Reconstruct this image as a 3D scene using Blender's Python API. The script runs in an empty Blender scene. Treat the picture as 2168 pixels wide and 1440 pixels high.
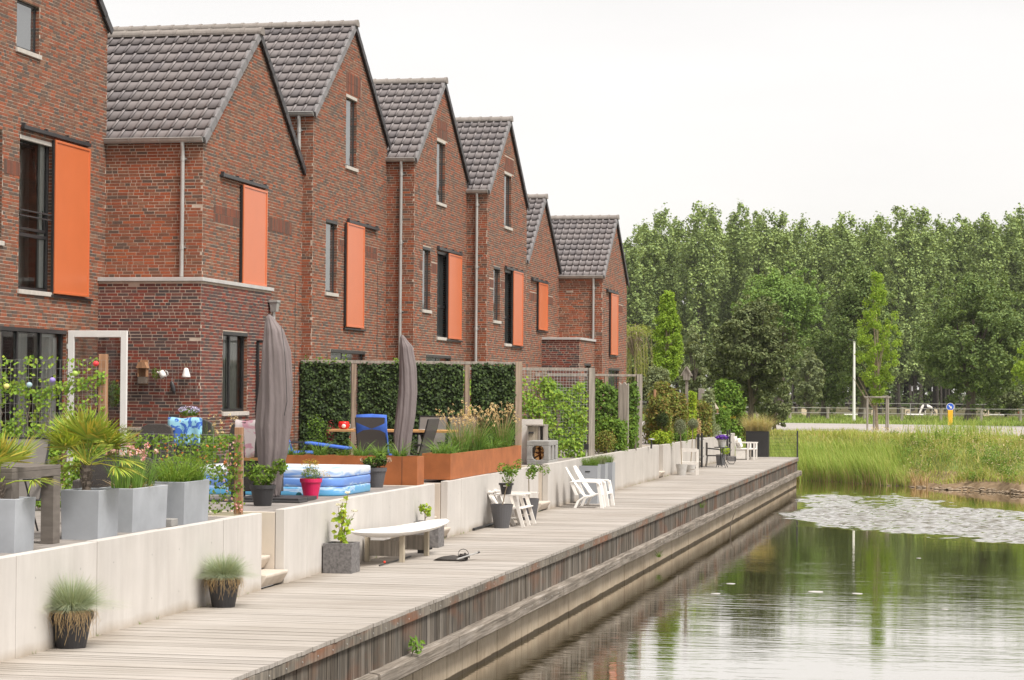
import bpy, math, random
import numpy as np
from mathutils import Matrix, Vector

SC = bpy.context.scene
COL = SC.collection
R = math.radians

# ---------------------------------------------------------------- camera
FPX, CX, CY, ROLL = 4700.0, 1084.0, 720.0, 0.007      # focal length and centre in photo pixels
VPX, VPY = 2038.0, 832.0                               # vanishing point of the quay
CAM = np.array([0.0, 0.0, 2.9])


def cam_basis():
    c, s = math.cos(ROLL), math.sin(ROLL)
    dx, dy = VPX - CX, VPY - CY
    x = c * dx + s * dy
    y = -s * dx + c * dy
    p = math.atan2(y, FPX)
    yaw = math.atan2(x, FPX * math.cos(p) + y * math.sin(p))
    F0 = np.array([-math.sin(yaw), math.cos(yaw), 0])
    R0 = np.array([math.cos(yaw), math.sin(yaw), 0])
    Z = np.array([0, 0, 1.0])
    F = math.cos(p) * F0 + math.sin(p) * Z
    U0 = -math.sin(p) * F0 + math.cos(p) * Z
    return c * R0 + s * U0, -s * R0 + c * U0, F


CR, CU, CF = cam_basis()
cam = bpy.data.cameras.new('camera')
cam.sensor_width = 36.0
cam.lens = 36.0 * FPX / 2168.0
cam.clip_start = 0.2
cam.clip_end = 4000.0
camo = bpy.data.objects.new('camera', cam)
COL.objects.link(camo)
camo.matrix_world = Matrix(((CR[0], CU[0], -CF[0], CAM[0]), (CR[1], CU[1], -CF[1], CAM[1]),
                            (CR[2], CU[2], -CF[2], CAM[2]), (0, 0, 0, 1)))
SC.camera = camo

# ---------------------------------------------------------------- light
SUN_EL, SUN_AZ = R(58), R(122)          # azimuth clockwise from +Y: the sun stands over the water, to the right and behind
wd = bpy.data.worlds.new("World")
SC.world = wd
wd.use_nodes = True
nt = wd.node_tree
for n in list(nt.nodes):
    nt.nodes.remove(n)
out = nt.nodes.new('ShaderNodeOutputWorld')
sky = nt.nodes.new('ShaderNodeTexSky')
sky.sky_type = 'NISHITA'
sky.sun_disc = False
sky.sun_elevation = SUN_EL
sky.sun_rotation = SUN_AZ
bg = nt.nodes.new('ShaderNodeBackground')
bg.inputs[1].default_value = 0.05
bg.inputs[0].default_value = (1, 1, 1, 1)
hs = nt.nodes.new('ShaderNodeHueSaturation')      # seen through the cloud the blue is almost gone
hs.inputs['Saturation'].default_value = 0.25
nt.links.new(sky.outputs[0], hs.inputs['Color'])
nt.links.new(hs.outputs[0], bg.inputs[0])
# the cloud deck that covers the whole sky: warm white, very soft structure
tc = nt.nodes.new('ShaderNodeTexCoord')
mp = nt.nodes.new('ShaderNodeMapping')
mp.inputs['Scale'].default_value = (1.2, 1.2, 5.0)
no = nt.nodes.new('ShaderNodeTexNoise')
no.inputs['Scale'].default_value = 2.2
no.inputs['Detail'].default_value = 5.0
rp = nt.nodes.new('ShaderNodeValToRGB')
rp.color_ramp.elements[0].position = 0.35
rp.color_ramp.elements[0].color = (0.83, 0.785, 0.745, 1)
rp.color_ramp.elements[1].position = 0.62
rp.color_ramp.elements[1].color = (0.93, 0.885, 0.84, 1)
bg2 = nt.nodes.new('ShaderNodeBackground')
bg2.inputs[1].default_value = 0.57
ad = nt.nodes.new('ShaderNodeAddShader')
nt.links.new(tc.outputs['Generated'], mp.inputs[0])
nt.links.new(mp.outputs[0], no.inputs[0])
nt.links.new(no.outputs[0], rp.inputs[0])
nt.links.new(rp.outputs[0], bg2.inputs[0])
nt.links.new(bg.outputs[0], ad.inputs[0])
nt.links.new(bg2.outputs[0], ad.inputs[1])
nt.links.new(ad.outputs[0], out.inputs[0])

sl = bpy.data.lights.new('sun', 'SUN')
sl.energy = 3.6
sl.angle = R(18)
sl.color = (1.0, 0.955, 0.89)
so = bpy.data.objects.new('sun', sl)
COL.objects.link(so)
sd = Vector((math.sin(SUN_AZ) * math.cos(SUN_EL), math.cos(SUN_AZ) * math.cos(SUN_EL), math.sin(SUN_EL)))
so.rotation_euler = sd.to_track_quat('Z', 'Y').to_euler()

SC.view_settings.view_transform = 'Standard'
SC.view_settings.look = 'None'
SC.view_settings.gamma = 1.0
SC.view_settings.use_curve_mapping = False
SC.view_settings.exposure = 0.42
SC.render.engine = 'CYCLES'
SC.cycles.max_bounces = 6
SC.cycles.transparent_max_bounces = 12
SC.cycles.caustics_reflective = False
SC.cycles.caustics_refractive = False


# ---------------------------------------------------------------- photo pixel -> place
def ray(u, v):
    return CF * FPX + CR * (u - CX) - CU * (v - CY)


def onX(u, v, X):
    d = ray(u, v)
    return CAM + d * ((X - CAM[0]) / d[0])


def onY(u, v, Y):
    d = ray(u, v)
    return CAM + d * ((Y - CAM[1]) / d[1])


def onZ(u, v, Z):
    d = ray(u, v)
    return CAM + d * ((Z - CAM[2]) / d[2])


def proj(P):
    d = np.array(P, float) - CAM
    k = FPX / (d @ CF)
    return CX + k * (d @ CR), CY - k * (d @ CU)


def ppm(P):                              # photo pixels per metre at a place
    return FPX / ((np.array(P, float) - CAM) @ CF)


# ---------------------------------------------------------------- objects
ORG = {}


def tag(o, label=None, cat=None, group=None, kind=None):
    if label:
        o['label'] = label
    if cat:
        o['category'] = cat
    if group:
        o['group'] = group
    if kind:
        o['kind'] = kind
    return o


def thing(name, label, cat, loc=(0, 0, 0), rz=0.0, group=None):
    o = bpy.data.objects.new(name, None)
    o.empty_display_size = 0.2
    COL.objects.link(o)
    o.location = loc
    o.rotation_euler = (0, 0, rz)
    ORG[o.name] = np.array(loc, float)
    return tag(o, label, cat, group)


def link(name, me, parent=None, loc=(0, 0, 0), rot=None):
    o = bpy.data.objects.new(name, me)
    COL.objects.link(o)
    if parent is not None:
        o.parent = parent
        ORG[o.name] = ORG.get(parent.name, np.zeros(3))
    o.location = loc
    if rot is not None:
        o.rotation_euler = rot
    return o


def copy_tree(o, parent=None, **kw):
    c = o.copy()
    COL.objects.link(c)
    c.parent = parent
    ORG[c.name] = ORG.get(o.name, np.zeros(3))
    for ch in o.children:
        copy_tree(ch, c)
    return c


def raw_mesh(name, V, Q, mats, smooth=False, idx=None):
    """V (n,3), Q (m,k) face index array (k=3 or 4) or list of lists"""
    me = bpy.data.meshes.new(name)
    if isinstance(Q, np.ndarray):
        n, k = Q.shape
        me.vertices.add(len(V))
        me.vertices.foreach_set('co', np.asarray(V, np.float32).ravel())
        me.loops.add(n * k)
        me.loops.foreach_set('vertex_index', Q.astype(np.int32).ravel())
        me.polygons.add(n)
        me.polygons.foreach_set('loop_start', np.arange(0, n * k, k, dtype=np.int32))
        me.polygons.foreach_set('loop_total', np.full(n, k, dtype=np.int32))
        me.update(calc_edges=True)
        me.validate()
    else:
        me.from_pydata([tuple(map(float, v)) for v in V], [], Q)
        me.update()
    if not isinstance(mats, (list, tuple)):
        mats = [mats]
    for m in mats:
        me.materials.append(m)
    if idx is not None:
        me.polygons.foreach_set('material_index', np.asarray(idx, np.int32))
    me.polygons.foreach_set('use_smooth', np.full(len(me.polygons), bool(smooth)))
    return me


def rotz(a):
    c, s = math.cos(a), math.sin(a)
    return np.array([[c, -s, 0], [s, c, 0], [0, 0, 1.0]])


def rotx(a):
    c, s = math.cos(a), math.sin(a)
    return np.array([[1.0, 0, 0], [0, c, -s], [0, s, c]])


def roty(a):
    c, s = math.cos(a), math.sin(a)
    return np.array([[c, 0, s], [0, 1.0, 0], [-s, 0, c]])


BOXF = [(0, 3, 2, 1), (4, 5, 6, 7), (0, 1, 5, 4), (1, 2, 6, 5), (2, 3, 7, 6), (3, 0, 4, 7)]


class MB:
    def __init__(self):
        self.v = []
        self.f = []
        self.m = []
        self.cur = 0

    def add(self, vs, fs):
        b = len(self.v)
        self.v.extend([tuple(map(float, p)) for p in vs])
        for q in fs:
            self.f.append([b + i for i in q])
            self.m.append(self.cur)
        return self

    def box(self, c, s, rot=None):
        h = np.array(s, float) / 2
        vs = np.array([(-1, -1, -1), (1, -1, -1), (1, 1, -1), (-1, 1, -1), (-1, -1, 1), (1, -1, 1), (1, 1, 1), (-1, 1, 1)]) * h
        if rot is not None:
            vs = vs @ np.asarray(rot).T
        return self.add(vs + np.array(c, float), BOXF)

    def bx(self, x0, x1, y0, y1, z0, z1):
        return self.box(((x0 + x1) / 2, (y0 + y1) / 2, (z0 + z1) / 2), (abs(x1 - x0), abs(y1 - y0), abs(z1 - z0)))

    def taper(self, c, b, t, h, rot=None):
        """frustum box: bottom size b (x,y), top size t, height h, c = centre of the bottom"""
        vs = []
        for (sx, sy), z in ((b, 0), (t, h)):
            vs += [(-sx / 2, -sy / 2, z), (sx / 2, -sy / 2, z), (sx / 2, sy / 2, z), (-sx / 2, sy / 2, z)]
        vs = np.array(vs)
        if rot is not None:
            vs = vs @ np.asarray(rot).T
        return self.add(vs + np.array(c, float), BOXF)

    def bar(self, p, q, w, t=None, up=(0, 0, 1)):
        p, q = np.array(p, float), np.array(q, float)
        t = t or w
        d = q - p
        L = np.linalg.norm(d)
        d /= L
        u = np.array(up, float)
        if abs(d @ u) > .95:
            u = np.array((0, 1.0, 0))
        s = np.cross(d, u)
        s /= np.linalg.norm(s)
        n = np.cross(s, d)
        vs = []
        for e in (p, q):
            for a, b in ((-1, -1), (1, -1), (1, 1), (-1, 1)):
                vs.append(e + s * a * w / 2 + n * b * t / 2)
        return self.add(vs, [(0, 1, 2, 3), (7, 6, 5, 4), (0, 4, 5, 1), (1, 5, 6, 2), (2, 6, 7, 3), (3, 7, 4, 0)])

    def tube(self, pts, rad, n=8, cap=True):
        pts = [np.array(p, float) for p in pts]
        if not hasattr(rad, '__len__'):
            rad = [rad] * len(pts)
        vs, fs = [], []
        ref = np.array((0.0, 0, 1))
        for i, p in enumerate(pts):
            a = pts[max(i - 1, 0)]
            b = pts[min(i + 1, len(pts) - 1)]
            d = b - a
            d = d / (np.linalg.norm(d) + 1e-9)
            r = ref if abs(d @ ref) < .9 else np.array((1.0, 0, 0))
            s = np.cross(d, r)
            s /= np.linalg.norm(s)
            t = np.cross(d, s)
            for k in range(n):
                an = 2 * math.pi * k / n
                vs.append(p + (s * math.cos(an) + t * math.sin(an)) * rad[i])
        for i in range(len(pts) - 1):
            for k in range(n):
                k2 = (k + 1) % n
                fs.append((i * n + k, i * n + k2, (i + 1) * n + k2, (i + 1) * n + k))
        if cap:
            fs.append(tuple(range(n - 1, -1, -1)))
            fs.append(tuple(range((len(pts) - 1) * n, len(pts) * n)))
        return self.add(vs, fs)

    def lathe(self, prof, c=(0, 0, 0), n=24, rot=None, cap=True):
        vs, fs = [], []
        for r, z in prof:
            for k in range(n):
                a = 2 * math.pi * k / n
                vs.append((r * math.cos(a), r * math.sin(a), z))
        for i in range(len(prof) - 1):
            for k in range(n):
                k2 = (k + 1) % n
                fs.append((i * n + k, i * n + k2, (i + 1) * n + k2, (i + 1) * n + k))
        vs = np.array(vs)
        if rot is not None:
            vs = vs @ np.asarray(rot).T
        if cap and prof[0][0] > 1e-4:
            fs.append(tuple(range(n - 1, -1, -1)))
        return self.add(vs + np.array(c, float), fs)

    def ball(self, c, r, n=12, m=8, rot=None):
        r = np.array((r, r, r) if not hasattr(r, '__len__') else r, float)
        vs, fs = [], []
        for i in range(m + 1):
            th = math.pi * i / m
            for k in range(n):
                a = 2 * math.pi * k / n
                vs.append((math.sin(th) * math.cos(a), math.sin(th) * math.sin(a), math.cos(th)))
        vs = np.array(vs) * r
        if rot is not None:
            vs = vs @ np.asarray(rot).T
        for i in range(m):
            for k in range(n):
                k2 = (k + 1) % n
                fs.append((i * n + k, (i + 1) * n + k, (i + 1) * n + k2, i * n + k2))
        return self.add(vs + np.array(c, float), fs)

    def loft(self, rings, cap=True):
        n = len(rings[0])
        vs = [p for r in rings for p in r]
        fs = []
        for i in range(len(rings) - 1):
            for k in range(n):
                k2 = (k + 1) % n
                fs.append((i * n + k, i * n + k2, (i + 1) * n + k2, (i + 1) * n + k))
        if cap:
            fs.append(tuple(range(n - 1, -1, -1)))
            fs.append(tuple(range((len(rings) - 1) * n, len(rings) * n)))
        return self.add(vs, fs)

    def prism(self, poly, y0, y1):
        """polygon in (x, z) extruded along y"""
        n = len(poly)
        vs = [(x, y0, z) for x, z in poly] + [(x, y1, z) for x, z in poly]
        fs = [tuple(range(n)), tuple(range(2 * n - 1, n - 1, -1))]
        for k in range(n):
            k2 = (k + 1) % n
            fs.append((k2, k, n + k, n + k2))
        return self.add(vs, fs)

    def build(self, name, mat, parent=None, world=False, smooth=False, bev=0, kind=None, label=None, loc=None):
        v = np.array(self.v, float)
        if world and parent is not None:
            v = v - ORG[parent.name]
        me = raw_mesh(name, v, self.f, mat, smooth, self.m if isinstance(mat, (list, tuple)) else None)
        o = link(name, me, parent)
        if loc is not None:
            o.location = loc
        if bev:
            md = o.modifiers.new('b', 'BEVEL')
            md.width = bev
            md.segments = 2
            md.limit_method = 'ANGLE'
        return tag(o, label, None, None, kind)


# ---------------------------------------------------------------- materials
def new_mat(name):
    m = bpy.data.materials.new(name)
    m.use_nodes = True
    t = m.node_tree
    for n in list(t.nodes):
        t.nodes.remove(n)
    o = t.nodes.new('ShaderNodeOutputMaterial')
    return m, t, o


def lk(t, a, b):
    t.links.new(a, b)


def c4(c):
    return (c[0], c[1], c[2], 1.0)


def coords(t, space='object', scale=(1, 1, 1), rnd=True):
    if space == 'world':
        g = t.nodes.new('ShaderNodeNewGeometry')
        src = g.outputs['Position']
    else:
        g = t.nodes.new('ShaderNodeTexCoord')
        src = g.outputs['Object']
    m = t.nodes.new('ShaderNodeMapping')
    m.inputs['Scale'].default_value = scale
    lk(t, src, m.inputs['Vector'])
    if rnd and space != 'world':
        oi = t.nodes.new('ShaderNodeObjectInfo')
        mu = t.nodes.new('ShaderNodeMath')
        mu.operation = 'MULTIPLY'
        mu.inputs[1].default_value = 57.0
        lk(t, oi.outputs['Random'], mu.inputs[0])
        lk(t, mu.outputs[0], m.inputs['Location'])
    return m.outputs[0]


def noise(t, vec, scale, detail=4, rough=.55, dist=0):
    n = t.nodes.new('ShaderNodeTexNoise')
    n.inputs['Scale'].default_value = scale
    n.inputs['Detail'].default_value = detail
    n.inputs['Roughness'].default_value = rough
    n.inputs['Distortion'].default_value = dist
    lk(t, vec, n.inputs['Vector'])
    return n.outputs[0]


def ramp(t, fac, stops, interp='LINEAR'):
    r = t.nodes.new('ShaderNodeValToRGB')
    cr = r.color_ramp
    cr.interpolation = interp
    while len(cr.elements) < len(stops):
        cr.elements.new(0.5)
    for e, (p, c) in zip(cr.elements, stops):
        e.position = p
        e.color = c4(c)
    lk(t, fac, r.inputs[0])
    return r.outputs[0]


def mixc(t, fac, a, b, mode='MIX'):
    m = t.nodes.new('ShaderNodeMix')
    m.data_type = 'RGBA'
    m.blend_type = mode
    for s, x in ((m.inputs[0], fac), (m.inputs[6], a), (m.inputs[7], b)):
        if hasattr(x, 'is_linked'):
            lk(t, x, s)
        elif hasattr(x, '__len__'):
            s.default_value = c4(x)
        else:
            s.default_value = x
    return m.outputs[2]


def math_n(t, op, a, b=None, c=None):
    m = t.nodes.new('ShaderNodeMath')
    m.operation = op
    for s, x in zip(m.inputs, (a, b, c)):
        if x is None:
            continue
        if hasattr(x, 'is_linked'):
            lk(t, x, s)
        else:
            s.default_value = x
    return m.outputs[0]


def rand01(t):
    """one number per piece: per mesh island and per object"""
    g = t.nodes.new('ShaderNodeNewGeometry')
    o = t.nodes.new('ShaderNodeObjectInfo')
    return math_n(t, 'FRACT', math_n(t, 'ADD', g.outputs['Random Per Island'], o.outputs['Random']))


def bsdf(t, out, col, rough=.6, metal=0, spec=.5, bump=None, bstr=.3, bdist=.01, trans=0, coat=0):
    b = t.nodes.new('ShaderNodeBsdfPrincipled')
    if hasattr(col, 'is_linked'):
        lk(t, col, b.inputs['Base Color'])
    else:
        b.inputs['Base Color'].default_value = c4(col)
    if hasattr(rough, 'is_linked'):
        lk(t, rough, b.inputs['Roughness'])
    else:
        b.inputs['Roughness'].default_value = rough
    b.inputs['Metallic'].default_value = metal
    b.inputs['Specular IOR Level'].default_value = spec
    if coat:
        b.inputs['Coat Weight'].default_value = coat
        b.inputs['Coat Roughness'].default_value = .15
    if bump is not None:
        bp = t.nodes.new('ShaderNodeBump')
        bp.inputs['Strength'].default_value = bstr
        bp.inputs['Distance'].default_value = bdist
        lk(t, bump, bp.inputs['Height'])
        lk(t, bp.outputs[0], b.inputs['Normal'])
    if trans:
        tr = t.nodes.new('ShaderNodeBsdfTranslucent')
        if hasattr(col, 'is_linked'):
            lk(t, mixc(t, 1.0, col, (1.15, 1.0, .5), 'MULTIPLY'), tr.inputs[0])
        else:
            tr.inputs[0].default_value = c4((col[0], col[1], col[2] * .55))
        mx = t.nodes.new('ShaderNodeMixShader')
        mx.inputs[0].default_value = trans
        lk(t, b.outputs[0], mx.inputs[1])
        lk(t, tr.outputs[0], mx.inputs[2])
        lk(t, mx.outputs[0], out.inputs[0])
    else:
        lk(t, b.outputs[0], out.inputs[0])
    return b


def plain(name, c, rough=.5, var=.12, scale=6, metal=0, spec=.5, bstr=.15, stretch=(1, 1, 1), space='object', coat=0, bdist=.005):
    """colour with soft variation and fine relief"""
    m, t, o = new_mat(name)
    v = coords(t, space, stretch)
    n1 = noise(t, v, scale, 5, .6)
    c = np.array(c, float)
    col = ramp(t, n1, [(.3, np.clip(c * (1 - var), 0, 1)), (.7, np.clip(c * (1 + var), 0, 1))])
    bsdf(t, o, col, rough, metal, spec, noise(t, v, scale * 6, 4), bstr, bdist, coat=coat)
    return m


def palette(name, cols, rough=.6, trans=0.0, grain=0, gscale=30, stretch=(1, 1, 1), spec=.3, bstr=.2, interp='LINEAR', bdist=.004):
    m, t, o = new_mat(name)
    n = len(cols)
    if interp == 'CONSTANT':
        st = [(i / n, c) for i, c in enumerate(cols)]
    else:
        st = [(i / max(n - 1, 1), c) for i, c in enumerate(cols)]
    col = ramp(t, rand01(t), st, interp)
    bmp = None
    if grain:
        v = coords(t, 'object', stretch)
        g = noise(t, v, gscale, 5, .65)
        col = mixc(t, 1.0, col, ramp(t, g, [(.25, (1 - grain,) * 3), (.75, (1 + grain * .6,) * 3)]), 'MULTIPLY')
        bmp = g
    bsdf(t, o, col, rough, 0, spec, bmp, bstr, bdist, trans)
    return m


M = {}
M['brick'] = palette('brick', [(0.253, 0.087, 0.048), (0.204, 0.098, 0.062), (0.154, 0.093, 0.068), (0.330, 0.100, 0.048), (0.237, 0.091, 0.052),
                               (0.116, 0.085, 0.070), (0.259, 0.133, 0.082), (0.303, 0.091, 0.046), (0.193, 0.085, 0.053), (0.149, 0.093, 0.068)],
                     .85, 0, .35, 40, interp='CONSTANT', bstr=.5)
M['brick_side'] = palette('brick_side', [(0.297, 0.085, 0.042), (0.259, 0.091, 0.050), (0.182, 0.083, 0.052), (0.363, 0.106, 0.045), (0.242, 0.080, 0.043),
                                         (0.127, 0.081, 0.062), (0.275, 0.127, 0.075), (0.341, 0.093, 0.042), (0.209, 0.085, 0.050), (0.264, 0.098, 0.053)],
                          .85, 0, .35, 40, interp='CONSTANT', bstr=.5)
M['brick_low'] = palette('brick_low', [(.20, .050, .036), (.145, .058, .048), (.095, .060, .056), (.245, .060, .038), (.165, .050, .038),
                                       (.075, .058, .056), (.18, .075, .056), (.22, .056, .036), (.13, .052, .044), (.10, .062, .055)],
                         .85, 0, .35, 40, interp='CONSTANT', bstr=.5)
M['brick_red'] = palette('brick_red', [(.215, .080, .052), (.17, .074, .052), (.25, .088, .052), (.13, .078, .060), (.19, .09, .062)], .85, 0, .3, 40, interp='CONSTANT', bstr=.5)
M['mortar'] = plain('mortar', (.50, .405, .325), .95, .2, 5, space='world', bstr=.5)
M['tile'] = palette('tile', [(.225, .198, .196), (.255, .224, .218), (.195, .174, .176), (.24, .21, .205)], .5, 0, .15, 9, spec=.4)
M['ridge'] = palette('ridge', [(.27, .24, .215), (.30, .265, .24), (.25, .22, .20)], .7, 0, .2, 12)
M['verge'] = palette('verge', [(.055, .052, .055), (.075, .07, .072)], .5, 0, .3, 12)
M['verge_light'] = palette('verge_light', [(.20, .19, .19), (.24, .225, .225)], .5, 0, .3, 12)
M['zinc'] = plain('zinc', (.42, .41, .39), .42, .18, 3, metal=.35, stretch=(1, 1, .3))
M['frame'] = plain('frame', (.022, .021, .022), .4, .2, 4)
M['sill'] = plain('sill', (.52, .48, .43), .8, .12, 8)
M['white'] = plain('white', (.80, .78, .75), .45, .04, 4)
M['coping'] = plain('coping', (.50, .485, .465), .55, .1, 4)
M['glass'] = None
m, t, o = new_mat('glass')
b = bsdf(t, o, (.045, .05, .05), .04, 0, 1.0)
b.inputs['IOR'].default_value = 2.3
M['glass'] = m
m, t, o = new_mat('clear_glass')
gl = t.nodes.new('ShaderNodeBsdfGlossy')
gl.inputs['Roughness'].default_value = .02
tr = t.nodes.new('ShaderNodeBsdfTransparent')
tr.inputs[0].default_value = (.90, .92, .90, 1)
fr = t.nodes.new('ShaderNodeFresnel')
fr.inputs[0].default_value = 1.5
mx = t.nodes.new('ShaderNodeMixShader')
lk(t, fr.outputs[0], mx.inputs[0])
lk(t, tr.outputs[0], mx.inputs[1])
lk(t, gl.outputs[0], mx.inputs[2])
lk(t, mx.outputs[0], o.inputs[0])
M['clear'] = m
M['door_glass'] = m.copy()
for n_ in M['door_glass'].node_tree.nodes:
    if n_.type == 'BSDF_TRANSPARENT':
        n_.inputs[0].default_value = (.62, .63, .62, 1)
    if n_.type == 'FRESNEL':
        n_.inputs[0].default_value = 2.1
M['curtain'] = plain('curtain', (.80, .77, .72), .9, .12, 14, stretch=(1, 6, .3), bstr=.6, bdist=.03)
M['orange'] = plain('orange', (.64, .165, .058), .33, .03, 2, spec=.5, bstr=.03, coat=.08)
M['dark_metal'] = plain('dark_metal', (.035, .034, .036), .45, .2, 8)
M['joint'] = plain('joint', (.02, .02, .02), .8)


def concrete(name, c, streak=.16, base_dirt=True, space='world'):
    m, t, o = new_mat(name)
    v = coords(t, space, (1, 1, 1))
    vs = coords(t, space, (3.5, 3.5, .5))
    n1 = noise(t, v, 1.3, 6, .6)
    n2 = noise(t, vs, 1.0, 4, .6)
    n3 = noise(t, v, 45, 3, .6)
    c = np.array(c)
    col = ramp(t, n1, [(.3, c * .93), (.7, c * 1.05)])
    col = mixc(t, 1.0, col, ramp(t, n2, [(.3, (1 - streak, 1 - streak * 1.05, 1 - streak * 1.15)), (.62, (1.03,) * 3)]), 'MULTIPLY')
    if base_dirt:
        g = t.nodes.new('ShaderNodeNewGeometry')
        sx = t.nodes.new('ShaderNodeSeparateXYZ')
        lk(t, g.outputs['Position'], sx.inputs[0])
        z = math_n(t, 'ADD', sx.outputs[2], math_n(t, 'MULTIPLY', n1, .25))
        k = ramp(t, z, [(.08, (.70, .62, .52)), (.26, (1, 1, 1))])
        col = mixc(t, 1.0, col, k, 'MULTIPLY')
        y = math_n(t, 'MULTIPLY', sx.outputs[1], .01)
        k2 = ramp(t, math_n(t, 'ADD', y, math_n(t, 'MULTIPLY', n2, .25)), [(.55, (1, 1, 1)), (.80, (.86, .85, .83))])
        col = mixc(t, 1.0, col, k2, 'MULTIPLY')
    bsdf(t, o, col, .85, 0, .2, n3, .25, .004)
    return m


M['concrete'] = concrete('concrete', (.57, .538, .505), .09)
M['step'] = concrete('step', (.60, .53, .455), .10, False)
M['block'] = plain('block', (.30, .29, .275), .9, .18, 7, bstr=.4)
M['planter'] = plain('planter', (.355, .372, .398), .8, .13, 2.2, bstr=.15)
M['granite'] = plain('granite', (.155, .145, .142), .9, .45, 22, bstr=.6)
M['greymetal'] = plain('greymetal', (.31, .325, .35), .45, .06, 3)
M['corten'] = plain('corten', (.36, .115, .035), .85, .16, 3.0, bstr=.25)


def deck_mat():
    m, t, o = new_mat('deck_board')
    v = coords(t, 'world', (.55, 16, 1))
    v2 = coords(t, 'world', (.9, 60, 1))
    v3 = coords(t, 'world', (.35, .5, 1))
    a = noise(t, v, 1.0, 6, .65)
    b = noise(t, v2, 1.0, 5, .6)
    c = noise(t, v3, 1.0, 4, .6)
    col = ramp(t, rand01(t), [(0, (.385, .352, .320)), (.5, (.455, .418, .382)), (1, (.42, .386, .352))])
    col = mixc(t, 1.0, col, ramp(t, a, [(.28, (.74, .72, .70)), (.5, (.98, .98, .98)), (.75, (1.08, 1.08, 1.08))]), 'MULTIPLY')
    col = mixc(t, 1.0, col, ramp(t, b, [(.30, (.74, .71, .68)), (.50, (1.0,) * 3), (.8, (1.06,) * 3)]), 'MULTIPLY')
    col = mixc(t, 1.0, col, ramp(t, c, [(.3, (.86, .84, .81)), (.6, (1.03,) * 3)]), 'MULTIPLY')
    g = t.nodes.new('ShaderNodeNewGeometry')
    sx = t.nodes.new('ShaderNodeSeparateXYZ')
    lk(t, g.outputs['Position'], sx.inputs[0])
    w = math_n(t, 'ADD', sx.outputs[0], math_n(t, 'MULTIPLY', c, .9))          # darker towards the wall foot
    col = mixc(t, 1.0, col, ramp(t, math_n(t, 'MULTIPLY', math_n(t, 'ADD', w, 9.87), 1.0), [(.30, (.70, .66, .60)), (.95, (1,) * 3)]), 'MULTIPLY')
    bsdf(t, o, col, .8, 0, .25, b, .35, .004)
    return m


M['deck'] = deck_mat()


def old_wood(name, cols, sy=30, sz=1.2, rust=.0, dark=.45):
    """weathered timber; the grain runs along the axis with the small factor"""
    m, t, o = new_mat(name)
    v = coords(t, 'world', (sy, sy, sz))
    v2 = coords(t, 'world', (1.2, 1.2, .8))
    a = noise(t, v, 1.0, 5, .62)
    b = noise(t, v2, 1.0, 4, .6)
    n = len(cols)
    col = ramp(t, rand01(t), [(i / (n - 1), c) for i, c in enumerate(cols)])
    col = mixc(t, 1.0, col, ramp(t, a, [(.30, (dark,) * 3), (.52, (1.0,) * 3), (.72, (1.5, 1.46, 1.4))]), 'MULTIPLY')
    col = mixc(t, 1.0, col, ramp(t, b, [(.3, (.7,) * 3), (.65, (1.15,) * 3)]), 'MULTIPLY')
    if rust:
        v4 = coords(t, 'world', (.8, .8, 2.0))
        r = noise(t, v4, 1.0, 3, .5)
        col = mixc(t, ramp(t, r, [(.5, (0,) * 3), (.66, (rust,) * 3)]), col, (.26, .085, .03))
    bsdf(t, o, col, .85, 0, .2, a, .6, .006)
    return m


M['fascia'] = old_wood('fascia_wood', [(.095, .080, .064), (.165, .142, .118), (.115, .094, .074), (.215, .19, .162), (.078, .066, .056)], rust=.25, dark=.28)
M['beam'] = old_wood('beam_wood', [(.20, .175, .145), (.25, .22, .185)], sy=14, sz=1.6, rust=.6)
m_, t_, o_ = new_mat('wale_wood')
v_ = coords(t_, 'world', (22, .8, 22))
a_ = noise(t_, v_, 1.0, 6, .62, .6)
b_ = noise(t_, coords(t_, 'world', (1.5, .9, 3)), 1.0, 4, .6)
c_ = ramp(t_, a_, [(.28, (.085, .072, .058)), (.5, (.235, .20, .165)), (.75, (.40, .36, .32))])
c_ = mixc(t_, 1.0, c_, ramp(t_, b_, [(.3, (.7,) * 3), (.7, (1.2,) * 3)]), 'MULTIPLY')
bsdf(t_, o_, c_, .85, 0, .2, a_, .7, .01)
M['wale'] = m_
m_, t_, o_ = new_mat('camp_sheet')
a_ = noise(t_, coords(t_, 'world', (40, 40, 3)), 1.0, 5, .6)
b_ = noise(t_, coords(t_, 'world', (3, .8, 1.4)), 1.0, 5, .6)
c_ = ramp(t_, b_, [(.3, (.40, .32, .235)), (.5, (.52, .43, .33)), (.75, (.60, .51, .40))])
c_ = mixc(t_, 1.0, c_, ramp(t_, a_, [(.3, (.72,) * 3), (.6, (1.06,) * 3)]), 'MULTIPLY')
g_ = t_.nodes.new('ShaderNodeNewGeometry')
s_ = t_.nodes.new('ShaderNodeSeparateXYZ')
lk(t_, g_.outputs['Position'], s_.inputs[0])
z_ = math_n(t_, 'ADD', math_n(t_, 'ADD', s_.outputs[2], 1.3), math_n(t_, 'MULTIPLY', b_, -.05))
c_ = mixc(t_, 1.0, c_, ramp(t_, z_, [(.0, (.13, .12, .10)), (.035, (.16, .14, .11)), (.05, (.9, .88, .84)), (.3, (1,) * 3)]), 'MULTIPLY')
bsdf(t_, o_, c_, .85, 0, .2, a_, .4, .004)
M['sheet'] = m_


def wood(name, c, var=.35, stretch=(20, 20, 1.2), rough=.75):
    m, t, o = new_mat(name)
    a = noise(t, coords(t, 'object', stretch), 1.0, 5, .6, .4)
    c = np.array(c)
    bsdf(t, o, ramp(t, a, [(.3, c * (1 - var)), (.7, np.clip(c * (1 + var), 0, 1))]), rough, 0, .25, a, .4, .004)
    return m


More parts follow.
